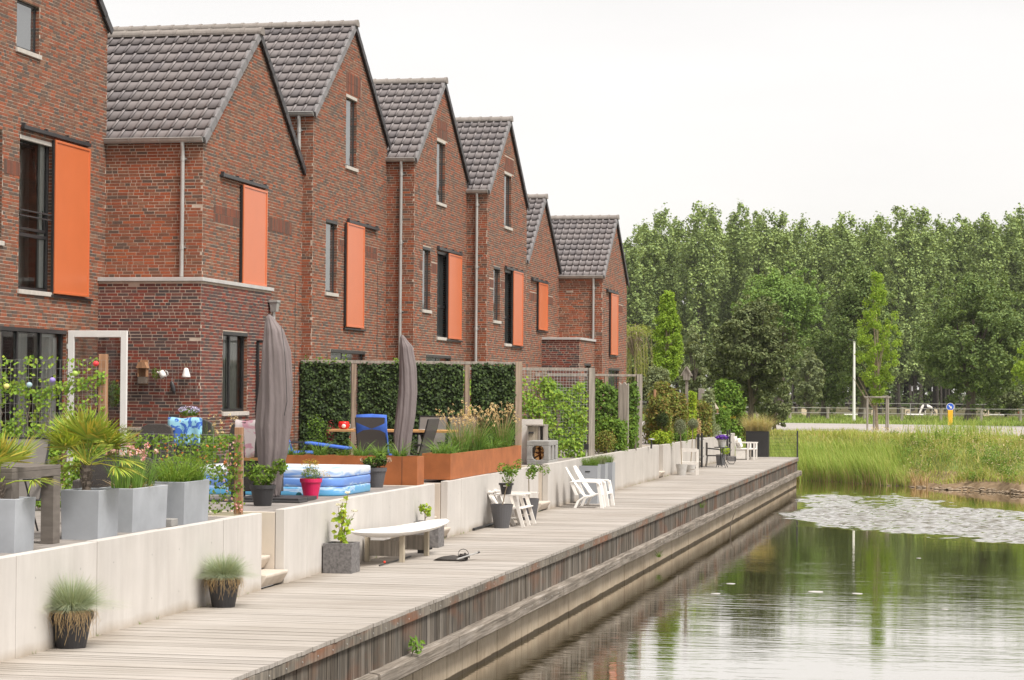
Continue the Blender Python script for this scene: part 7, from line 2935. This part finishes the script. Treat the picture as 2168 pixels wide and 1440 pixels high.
# meadow beyond the road
n = 26000
x = rg.uniform(-45, 26, n)
y0_ = np.interp(x, [p[0] for p in far], [p[1] for p in far]) + .3
y = y0_ + rg.uniform(0, 1, n) ** 1.3 * 48
P = np.stack([x, y, ground_h(x, y) - .02], 1)
tag(geo_obj('field_grass', blade_geo(P, rg.uniform(.12, .38, n), hdir(n, rg), rg.uniform(.05, .10, n), rg.uniform(.1, .8, n), rg, segs=(0, .6, 1.0)), leafm('field_leaf', [(.11, .17, .035), (.16, .22, .05), (.22, .26, .08), (.08, .13, .028)], .3), kind='stuff'), 'rough green grass of the paddock beyond the road', None)
# stones and mud clods along the waterline
st = MB()
for k in range(260):
    x = rg.uniform(-3.5, 9)
    y = float(shore(np.array(x))) + rg.uniform(-.15, .35)
    z = float(ground_h(np.array(x), np.array(y)))
    st.ball((x, y, max(z, WATER_Z) + .02), rg.uniform(.03, .09) * np.array([1.4, 1, .5]), 6, 4)
tag(st.build('shore_clods', plain('mud', (.30, .23, .16), .9, .3, 9, space='world'), kind='stuff'), 'pale clods and stones at the muddy shoreline', None)
c = onX(2050, 1030, float(onZ(2050, 1036, WATER_Z)[0]))
tag(MB().ball((float(c[0]), float(c[1]) + .2, WATER_Z + .16), (.10, .08, .15), 10, 8).build('white_object', M['white'], smooth=True), 'small white object on the muddy far shore', 'stone')  # plain white body of unidentified kind at the waterline
# pale discs added in place of whitish ripples on the water
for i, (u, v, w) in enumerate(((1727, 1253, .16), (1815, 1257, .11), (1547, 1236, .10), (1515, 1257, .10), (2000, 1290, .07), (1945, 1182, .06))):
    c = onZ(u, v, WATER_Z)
    o = tag(MB().lathe([(.0, .004), (w, .003), (w * 1.05, -.01)], (0, 0, 0), 10).build('ripple_disc', M['light_pot']), 'small pale disc put in for a whitish ripple on the calm water', 'leaf', 'pale discs put in for ripples on the water')
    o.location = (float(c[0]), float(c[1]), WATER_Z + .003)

# ------------------------------------------------ trees
def trunk(b, p0, h, r0, r1, lean=0, n=8, segs=7, seed=0):
    rg2 = np.random.default_rng(seed)
    pts, x, y = [], 0, 0
    for k in range(segs + 1):
        s = k / segs
        pts.append((p0[0] + x + lean * s, p0[1] + y, p0[2] + h * s))
        x += rg2.normal(0, .02 * h / segs * 2)
        y += rg2.normal(0, .02 * h / segs * 2)
    b.tube(pts, [r0 + (r1 - r0) * (k / segs) ** .8 + (r0 * .35 if k == 0 else 0) for k in range(segs + 1)], n)
    return pts


def crown_tree(label, u, vt, vb, hwp, Y, mat, ls, ncl=70, per=150, foot_v=None, cr=.24, name='broadleaf_tree', group=None, seed=1, trunk_r=.22, shape=1.0, bark='bark', tu=None, gz=GZ):
    rg2 = np.random.default_rng(seed)
    ct = onY(u, vt, Y)
    cb = onY(u, vb, Y)
    k = ppm(ct)
    rx = hwp / k
    z0, z1 = float(cb[2]), float(ct[2])
    x = float(onY(tu, vb, Y)[0]) if tu else float(ct[0])
    t = thing(name, label, 'tree', (x, Y, gz), group=group)
    dx = float(ct[0]) - x
    hz = (z1 - z0) / 2
    cz = (z0 + z1) / 2 - gz
    d = unit(rg2.normal(size=(ncl, 3)))
    r = rg2.uniform(.35, 1, ncl) ** .5
    C = d * r[:, None]
    taper = np.where(C[:, 2] > 0, 1 - (C[:, 2] ** 2) * (shape - .55), 1.0)
    C = C * np.array([rx, rx, hz]) * .84
    C[:, 0] *= taper
    C[:, 1] *= taper
    C += rg2.normal(0, .07, C.shape) * rx
    C += [dx, 0, cz]
    rad = rx * cr * rg2.uniform(.7, 1.35, ncl)
    V1 = clumps(C, rad, per, ls, rg2, shell=.6, up=1.0, sq=.72)
    # loose outer sprays
    d2 = unit(rg2.normal(size=(ncl, 3))) * np.array([rx, rx, hz]) * .98 * rg2.uniform(.85, 1.1, (ncl, 1))
    V2 = clumps(d2 + [dx, 0, cz], rad * .35, max(12, per // 6), ls, rg2, shell=.2, up=.5)
    geo_obj('crown', geo_join([V1, V2]), M[mat], t, kind='stuff')
    b = MB()
    pts = trunk(b, (0, 0, -.1), cz + hz * .3, trunk_r, trunk_r * .25, dx * .6, seed=seed)
    for i in range(14):
        c = C[rg2.integers(0, ncl)]
        s = rg2.uniform(.25, .75)
        q = np.array(pts[int(s * 7)])
        if c[2] < q[2] + .3:
            continue
        b.tube([q, q + (c - q) * .5 + [0, 0, .08 * hz], c], [trunk_r * .4, trunk_r * .22, trunk_r * .08], 5)
    b.build('trunk', M[bark], t)
    return t


crown_tree('big dark maple with a dense domed crown behind the black planter', 1590, 628, 868, 96, 118.0, 'maple', .20, 150, 150, cr=.17, seed=11, trunk_r=.20, shape=1.05)
crown_tree('broad dark green linden with a trunk beside the yellow sign', 2066, 568, 868, 128, 176.0, 'linden', .27, 190, 150, cr=.17, seed=12, trunk_r=.42, tu=2054)
crown_tree('light green round topped tree between the poplars and the dark maple', 1652, 556, 760, 98, 205.0, 'roundtree', .30, 110, 140, cr=.19, seed=13, trunk_r=.35)
crown_tree('olive green tree with yellowing leaf tips behind the lamp post', 1830, 540, 860, 76, 188.0, 'linden', .28, 120, 130, cr=.24, seed=14, trunk_r=.38, tu=1827)
crown_tree('mid green tree left of the lamp post, low and wide', 1745, 690, 870, 62, 192.0, 'linden', .27, 80, 120, cr=.26, seed=15, trunk_r=.25)
crown_tree('pale grey green willow shrub right of the dark maple', 1712, 735, 872, 34, 180.0, 'greybush', .26, 46, 110, cr=.3, seed=16, trunk_r=.15)
crown_tree('light green leafy tree cut off by the right edge of the photo', 2196, 715, 850, 56, 150.0, 'ash', .22, 44, 110, cr=.26, seed=17, trunk_r=.18)
crown_tree('dark green bushy tree behind the willow near the last house', 1378, 690, 860, 44, 108.0, 'maple', .17, 60, 120, cr=.26, seed=18, trunk_r=.15)
crown_tree('grey green birch like tree behind the driftwood posts', 1470, 690, 850, 36, 125.0, 'greybush', .17, 50, 110, cr=.26, seed=19, trunk_r=.14)
crown_tree('low dark shrub under the row of poplars at the right edge', 2130, 800, 880, 50, 196.0, 'maple', .26, 40, 90, cr=.3, seed=20, trunk_r=.12)
crown_tree('dark hedge like tree filling the gap between maple and reeds', 1640, 800, 905, 40, 126.0, 'maple', .18, 30, 90, cr=.3, seed=23, trunk_r=.12)


def spire_tree(label, u, vt, vb, Y, mat, prof, ls, ncl, per, seed, stems=3, base_v=None, name='young_tree'):
    """narrow young tree; prof: list of (v, half width px)"""
    rg2 = np.random.default_rng(seed)
    ct = onY(u, vt, Y)
    gz = GZ if Y > 99 else TZ
    k = ppm(ct)
    t = thing(name, label, 'tree', (float(ct[0]), Y, gz))
    vs = [p[0] for p in prof]
    ws = [p[1] / k for p in prof]
    C = []
    for _ in range(ncl):
        v = rg2.uniform(vt, vb)
        w = np.interp(v, vs, ws)
        a, r = rg2.uniform(0, 6.28), math.sqrt(rg2.uniform(.05, 1))
        C.append((w * r * math.cos(a), w * r * math.sin(a) * .8, float(onY(u, v, Y)[2]) - gz))
    C = np.array(C)
    geo_obj('crown', clumps(C, (8.5 / k) * rg2.uniform(.7, 1.35, ncl), per, ls, rg2, shell=.15, up=.6, sq=1.1, asp=.5), M[mat], t, kind='stuff')
    b = MB()
    H = float(ct[2]) - gz
    zb_ = float(onY(u, vb, Y)[2]) - gz
    main = trunk(b, (0, 0, -.05), H * .93, .085, .02, 0, seed=seed)
    for i in range(10):
        c = C[rg2.integers(0, ncl)]
        z = max(zb_ * .8, c[2] * .55)
        b.tube([(0, 0, z), (c[0] * .6, c[1] * .6, z + (c[2] - z) * .7), tuple(c)], [.035, .02, .01], 5)
    for i in range(stems - 1):
        s = -1 if i % 2 else 1
        b.tube([(0, 0, zb_ * .62), (-.5 - .2 * i, .1 * s, zb_ * 1.15), (-1.1 - .25 * i, .2 * s, zb_ * 1.8)], [.05, .035, .015], 6)
    b.build('trunk', M['bark_pale'], t)
    return t


c = onZ(1860, 912, GZ)
YT = float(c[1])
spire_tree('slender bright green young tree tied to a three post support', 1858, 569, 850, YT, 'ash',
           [(569, 6), (600, 13), (640, 26), (680, 42), (720, 55), (760, 46), (800, 30), (850, 8)], .15, 130, 75, 41)
spire_tree('slender yellow green young tree beside the last brick house', 1413, 622, 800, 103.0, 'ash',
           [(622, 10), (650, 16), (690, 26), (730, 34), (770, 28), (800, 20)], .13, 150, 90, 42, stems=2)
t = thing('tree_support', 'three post wooden frame holding the slender young tree', 'support frame', (float(c[0]), YT, GZ))
k = ppm(c)
HS = 73 / k
ps = []
for (dx, dy) in ((-.62, -.35), (.55, -.45), (-.30, .7), (.42, .6)):
    MB().tube([(dx, dy, -.05), (dx, dy, HS)], .055, 8).build('post', M['grey_wood'], t)
    ps.append((dx, dy))
for a, b in ((0, 1), (2, 3), (0, 2), (1, 3)):
    pa_, pb_ = np.array(ps[a] + (HS - .06,)), np.array(ps[b] + (HS - .06,))
    e = (pb_ - pa_) * .15
    MB().tube([tuple(pa_ - e + [0, 0, .05 * (a > 1)]), tuple(pb_ + e + [0, 0, .05 * (a > 1)])], .05, 8).build('rail', M['grey_wood'], t)
# small bright willow at the corner of the last house
c = onY(1345, 690, 97.0)
t = thing('weeping_tree', 'weeping tree with yellow green hanging strands beside the last house', 'tree', (float(c[0]), 97.0, TZ))
b = MB()
V = []
hz = float(c[2]) - TZ
top_ = hz
rg2 = np.random.default_rng(8)
geos = []
for i in range(70):
    a, r = rg2.uniform(0, 6.28), rg2.uniform(.1, .95)
    x, y, z = r * math.cos(a), r * math.sin(a), top_ * (1 - .12 * r * r) - rg2.uniform(0, .8)
    L_ = rg2.uniform(.8, 2.3)
    m = int(L_ * 16)
    s = np.linspace(0, 1, m)
    P = np.stack([x + .12 * s * math.cos(a) + rg2.normal(0, .02, m), y + .1 * s * math.sin(a) + rg2.normal(0, .02, m), z - L_ * s], 1)
    geos.append(leaf_geo(P, rg2.normal(0, 1, P.shape) * [1, 1, .2], .11, .28, rg2, 2.5))
    b.tube([(0, 0, top_ * .7), (x * .6, y * .6, z + .15), (x, y, z), (x + .12 * math.cos(a), y, z - L_)], [.03, .015, .008, .003], 4)
geos.append(cloud((0, 0, top_ - .25), (.85, .8, .35), 900, .10, rg2, shell=.2, asp=.35))
geo_obj('strands', geo_join(geos), M['willow'], t, kind='stuff')
trunk(b, (0, 0, 0), top_ * .8, .08, .03)
b.build('trunk', M['bark_pale'], t)


# poplars: three crown meshes shared by the whole row
def poplar_proto(seed, H=21.0, rx=2.7):
    rg2 = np.random.default_rng(seed)
    C, Rr = [], []
    nsp = rg2.integers(3, 5)
    tops = [(0, 0, 1.0)] + [(rg2.uniform(-.55, .55) * rx, rg2.uniform(-.5, .5) * rx, rg2.uniform(.80, .97)) for _ in range(nsp)]
    for _ in range(330):
        s = rg2.uniform(0, 1) ** .8
        tx, ty, th = tops[rg2.integers(0, len(tops))]
        z = 2.6 + (H * th - 2.9) * s
        w = rx * (math.sin(math.pi * min(1, .22 + s * .78)) ** .55 * (1 - .28 * s) + .10)
        a = rg2.uniform(0, 6.28)
        r = math.sqrt(rg2.uniform(.12, 1)) * w * .92
        C.append((tx * min(1, s * 1.3) + r * math.cos(a), ty * min(1, s * 1.3) + r * math.sin(a), z))
        Rr.append((.72 - .28 * s) * rg2.uniform(.6, 1.35))
    g1 = clumps(np.array(C), np.array(Rr), 34, .30, rg2, shell=.2, up=.5, sq=1.7, asp=.8)
    V, Q = g1
    return raw_mesh('crown', V, Q, M['poplar'])


PP = [poplar_proto(s) for s in (101, 102, 103, 104, 105, 106)]
bt = MB()
trunk(bt, (0, 0, -.1), 16, .26, .06, .2, seed=5)
for i in range(12):
    z = 4 + i * .9
    a = i * 2.4
    bt.tube([(0, 0, z), (.8 * math.cos(a), .8 * math.sin(a), z + 1.6), (1.3 * math.cos(a), 1.3 * math.sin(a), z + 3.2)], [.06, .035, .015], 4)
PT = raw_mesh('trunk', bt.v, bt.f, M['bark_dark'])
rows = []
front = [(1345, 520), (1362, 470), (1400, 428), (1438, 442), (1478, 424), (1512, 438), (1566, 429), (1604, 444), (1632, 437), (1690, 450), (1738, 452), (1790, 446), (1832, 462), (1862, 455),
         (1903, 433), (1938, 430), (1978, 452), (2032, 436), (2092, 432), (2136, 446), (2164, 438), (2215, 440), (2262, 450), (2310, 436)]
for i, (u, v) in enumerate(front):
    rows.append((u, v, 226 + (i * 37 % 7) * 1.6))
for i, u in enumerate(range(1355, 2330, 46)):
    if 1405 < u < 1500:
        continue
    rows.append((u + (i * 29 % 13), 462 + (i * 31 % 17), 240 + (i * 17 % 5) * 1.5))
for i, u in enumerate(range(1520, 2330, 44)):
    rows.append((u + (i * 23 % 11), 478 + (i * 13 % 19), 252 + (i * 11 % 5)))
for i, (u, v, Y) in enumerate(rows):
    Y *= 1.5
    c = onY(u, v, Y)
    t = thing('poplar_tree', 'tall poplar standing in the dense row behind the paddock', 'tree', (float(c[0]), Y, GZ), (i * 1.7) % 6.28, 'poplars in the row behind the paddock')
    s = (float(c[2]) - GZ) / 21.0
    o = link('crown', PP[(i * 5 + i // 6) % 6], t)
    o['kind'] = 'stuff'
    o2 = link('trunk', PT, t)
    t.scale = (1.5, 1.5, s)
# understorey and the wood beyond
n = 7000
x = rg.uniform(-70, 60, n)
z = .5 + rg.uniform(0, 1, n) ** 1.1 * np.where(x < -38, 7.0, 12.0)
P = np.stack([x * 1.5, rg.uniform(395, 420, n), z * 1.5], 1)
tag(geo_obj('far_wood', leaf_geo(P, rg.normal(0, .6, P.shape) + [0, -.8, .6], rg.uniform(1.2, 2.4, n), .8, rg), M['under'], kind='stuff'), 'dim wood beyond the poplar row', None)
cs = np.stack([rg.uniform(-46, 34, 190), rg.uniform(206, 258, 190), rg.uniform(.9, 2.2, 190) + GZ], 1)
cs = cs[np.sin(cs[:, 0] * .8) > -.35]
tag(geo_obj('undergrowth', clumps(cs, rg.uniform(.6, 1.3, len(cs)), 60, .32, rg), M['under'], kind='stuff'), 'dark scrub between the poplar trunks', None)
tr = MB()
for i in range(110):
    x, y = rg.uniform(-55, 38), rg.uniform(228, 275)
    r = rg.uniform(.12, .26)
    tr.tube([(x, y, .3), (x + rg.normal(0, .1), y, 3.8)], [r, r * .7], 6, cap=False)
tag(tr.build('far_trunks', M['bark_dark'], kind='stuff'), 'bare trunks deep in the wood', None)

# ------------------------------------------------ paddock
t = thing('paddock_fence', 'low post and wire fence along the meadow beyond the road', 'fence', (-6, 172, GZ))
pu = [(1603, 862), (1672, 869), (1752, 862), (1830, 866), (1909, 862), (1992, 866), (2077, 867), (2160, 866), (2240, 866), (1530, 866)]
pp_ = []
for (u, v) in pu:
    p = onY(u, v, 172.0)
    x = float(p[0]) + 6
    h = float(p[2]) - GZ
    MB().tube([(x, 0, -.1), (x + .04, 0, h)], [.13, .11], 7).build('post', M['grey_wood'], t)
    pp_.append((x, h))
w = MB()
for z in (1.0, .62):
    w.tube([(-16.5, -.1, z), (0, -.1, z - .03), (17, -.1, z)], .018, 4)
w.build('wire', M['zinc'], t)
t = thing('pasture_fence', 'thin pale wire fence closing the riding paddock at the wood edge', 'fence', (-6, 203, GZ))
w = MB()
for z in (1.15, .7):
    w.tube([(-24, 0, z), (0, 0, z + .05), (22, 0, z)], .02, 4)
w.build('wire', M['zinc'], t)
for i in range(12):
    x = -22 + i * 3.9
    MB().tube([(x, 0, -.05), (x, 0, 1.2)], .045, 6).build('post', M['zinc'], t)

BOX_ = plain('arena_marker', (.72, .60, .42), .6, .08, 4)


def letter(ch, size, mat, parent, loc, rot):
    cu = bpy.data.curves.new('letter', 'FONT')
    cu.body = ch
    cu.size = size
    cu.extrude = .008
    cu.align_x = 'CENTER'
    cu.align_y = 'CENTER'
    tmp = bpy.data.objects.new('tmp', cu)
    COL.objects.link(tmp)
    dg = bpy.context.evaluated_depsgraph_get()
    me = bpy.data.meshes.new_from_object(tmp.evaluated_get(dg))
    bpy.data.objects.remove(tmp)
    me.name = 'letter'
    me.materials.clear()
    me.materials.append(mat)
    o = link('letter', me, parent)
    o.location = loc
    o.rotation_euler = rot
    return o


for (u, vt, vb, ch, lab) in ((1640, 868, 883, 'H', 'cream dressage marker box farthest left, beside the meadow post'), (1703, 866, 881, '', 'cream dressage marker partly behind a thin post'), (1851, 867, 881, 'E', 'cream dressage marker seen between the tree support posts'),
                             (1922, 867, 880, 'C', 'cream dressage marker with the letter C, left of the piebald horse'), (1979, 867, 880, 'A', 'cream dressage marker with the letter A, right of the piebald horse'), (2088, 867, 881, 'M', 'cream dressage marker with a faint M near the brown horse')):
    c = onZ(u, vb, GZ)
    k = ppm(c)
    h = (vb - vt) / k
    t = thing('dressage_marker', lab, 'marker', (float(c[0]), float(c[1]), GZ), group='cream dressage markers in the paddock')
    MB().taper((0, 0, 0), (.56, .50), (.48, .42), h).build('body', BOX_, t, bev=.02)
    if ch:
        letter(ch, h * .75, M['frame'], t, (0, -.262, h * .52), (R(90) - .09, 0, 0))
for (u, lab) in ((1805, 'white ground pole left of the lamp post'), (1938, 'white ground pole below the piebald horse'), (2108, 'white ground pole near the brown horse')):
    c = onZ(u, 881, GZ)
    tag(MB().tube([(float(c[0]) - .8, float(c[1]), GZ + .12), (float(c[0]) + .8, float(c[1]) + .3, GZ + .12)], .07, 8).build('ground_pole', M['white']), lab, 'pole', 'ground poles in the paddock')


def horse(name, label, loc, rz, coat, s=1.0, graze=True):
    t = thing(name, label, 'horse', loc, rz)
    if graze:
        neck = [((.62, 0, 1.18), .20), ((.86, 0, .92), .15), ((1.06, 0, .58), .115), ((1.16, 0, .34), .12), ((1.22, 0, .10), .07)]
    else:
        neck = [((.62, 0, 1.25), .20), ((.88, 0, 1.38), .15), ((1.08, 0, 1.48), .115), ((1.22, 0, 1.36), .11), ((1.38, 0, 1.16), .07)]
    verts, rad, ed = [], [], []

    def chain(pts, parent=None):
        last = parent
        for p, r in pts:
            verts.append(p)
            rad.append(r)
            if last is not None:
                ed.append((last, len(verts) - 1))
            last = len(verts) - 1
        return last
    chain([((-.50, 0, 1.12), .25)])
    chain([((-.15, 0, 1.04), .29), ((.25, 0, 1.06), .28), ((.48, 0, 1.12), .25)], 0)
    mid = 3
    chain(neck, mid)
    for sy in (-1, 1):
        chain([((.50, sy * .15, .78), .12), ((.50, sy * .15, .45), .065), ((.50, sy * .15, .12), .045), ((.54, sy * .15, .03), .06)], mid)
        chain([((-.58, sy * .16, .80), .14), ((-.52, sy * .16, .60), .09), ((-.66, sy * .16, .42), .06), ((-.60, sy * .16, .12), .045), ((-.56, sy * .16, .03), .06)], 0)
    me = bpy.data.meshes.new('body')
    me.from_pydata(verts, ed, [])
    me.materials.append(coat)
    o = link('body', me, t)
    md = o.modifiers.new('skin', 'SKIN')
    for i, r in enumerate(rad):
        sv = me.skin_vertices[0].data[i]
        sv.radius = (r, r * (.92))
        sv.use_root = (i == 0)
    md.use_smooth_shade = True
    ss = o.modifiers.new('sub', 'SUBSURF')
    ss.levels = ss.render_levels = 2
    e = neck[-2][0]
    for sy in (-1, 1):
        MB().bar((e[0] - .06, sy * .05, e[2] + .08), (e[0] - .12, sy * .07, e[2] + .20), .045, .03).build('ear', coat, t)
    MB().tube([(-.68, 0, 1.22), (-.84, 0, 1.0), (-.86, 0, .55)], [.04, .075, .03], 6).build('tail', M['frame'], t)
    mn = MB()
    for a, b in zip(neck[:-1], neck[1:]):
        mn.bar((a[0][0], 0, a[0][2] + a[1] * .8), (b[0][0], 0, b[0][2] + b[1] * .8), .06, .08)
    mn.build('mane', M['frame'], t)
    t.scale = (s, s, s)
    return t


m, tt, o = new_mat('piebald_coat')
nn_ = noise(tt, coords(tt, 'object', (1, 1, 1)), 1.7, 2, .4)
bsdf(tt, o, ramp(tt, nn_, [(.50, (.74, .70, .64)), (.53, (.03, .028, .028))]), .7)
c = onZ(1962, 881, GZ)
horse('piebald_horse', 'black and white piebald horse grazing between two dressage markers', (float(c[0]) + .1, float(c[1]), GZ - .02), R(222), m, .86)
c = onZ(2136, 879, GZ)
horse('brown_horse', 'chestnut brown horse grazing near the right edge', (float(c[0]) - .2, float(c[1]), GZ - .02), R(12), plain('chestnut_coat', (.24, .075, .03), .6, .25, 4), .98)

# ------------------------------------------------ lamp post and traffic sign
c = onZ(1808, 893, GZ)
k = ppm(c)
HL = (893 - 722) / k
t = thing('street_lamp', 'tall slim white street lamp with a flat head beyond the road', 'lamp post', (float(c[0]), float(c[1]), GZ))
MB().tube([(0, 0, 0), (0, 0, HL)], [.115, .075], 12).build('pole', M['white'], t)
MB().bar((.12, 0, HL + .02), (-.45, 0, HL + .10), .26, .07).build('lamp_head', M['dark_metal'], t)
c = onZ(2012, 902, GZ)
k = ppm(c)
t = thing('traffic_bollard', 'yellow traffic bollard with a round blue arrow sign at the road', 'sign', (float(c[0]), float(c[1]), GZ), R(-3))
hb_ = (902 - 868) / k
MB().taper((0, 0, .06), (.30, .18), (.33, .20), hb_ - .06).build('bollard', plain('yellow_paint', (.85, .48, .02), .4, .05, 3), t, bev=.03)
MB().bx(-.09, .09, -.06, .06, 0, .07).build('foot', M['post_red'], t)
rd = .26
zc = hb_ + rd * .78
ry = rotx(R(90))
ds = MB().lathe([(.0, .02), (rd, .02), (rd, -.02), (.0, -.02)], (0, -.02, zc), 28, ry).build('sign_disc', plain('sign_blue', (.02, .12, .62), .4, .04, 3), t)
MB().lathe([(rd * .90, .024), (rd * 1.0, .024), (rd * 1.0, .012), (rd * .90, .012)], (0, -.02, zc), 28, rotx(R(90)), cap=False).build('sign_rim', M['white'], ds)
ar = MB()
dd = np.array([.7071, -.7071])
nn2 = np.array([.7071, .7071])
poly = [(-.14, .035), (.02, .035), (.02, .10), (.16, 0), (.02, -.10), (.02, -.035), (-.14, -.035)]
pts = [tuple(dd * a + nn2 * b + [0, zc]) for a, b in poly]
ar.prism(pts, -.052, -.044)
ar.build('arrow', M['white'], ds)

# ------------------------------------------------ the pale summer air
m = bpy.data.materials.new('haze')
m.use_nodes = True
t_ = m.node_tree
for n in list(t_.nodes):
    t_.nodes.remove(n)
o_ = t_.nodes.new('ShaderNodeOutputMaterial')
v_ = t_.nodes.new('ShaderNodeVolumePrincipled')
v_.inputs['Color'].default_value = (.97, .95, .92, 1)
v_.inputs['Density'].default_value = .00010
t_.links.new(v_.outputs[0], o_.inputs['Volume'])
hz_o = MB().bx(-960, 960, -90, 2260, -4.0, 48.0).build('haze', m)
tag(hz_o, 'pale summer haze over the meadow and the wood', None, None, 'stuff')
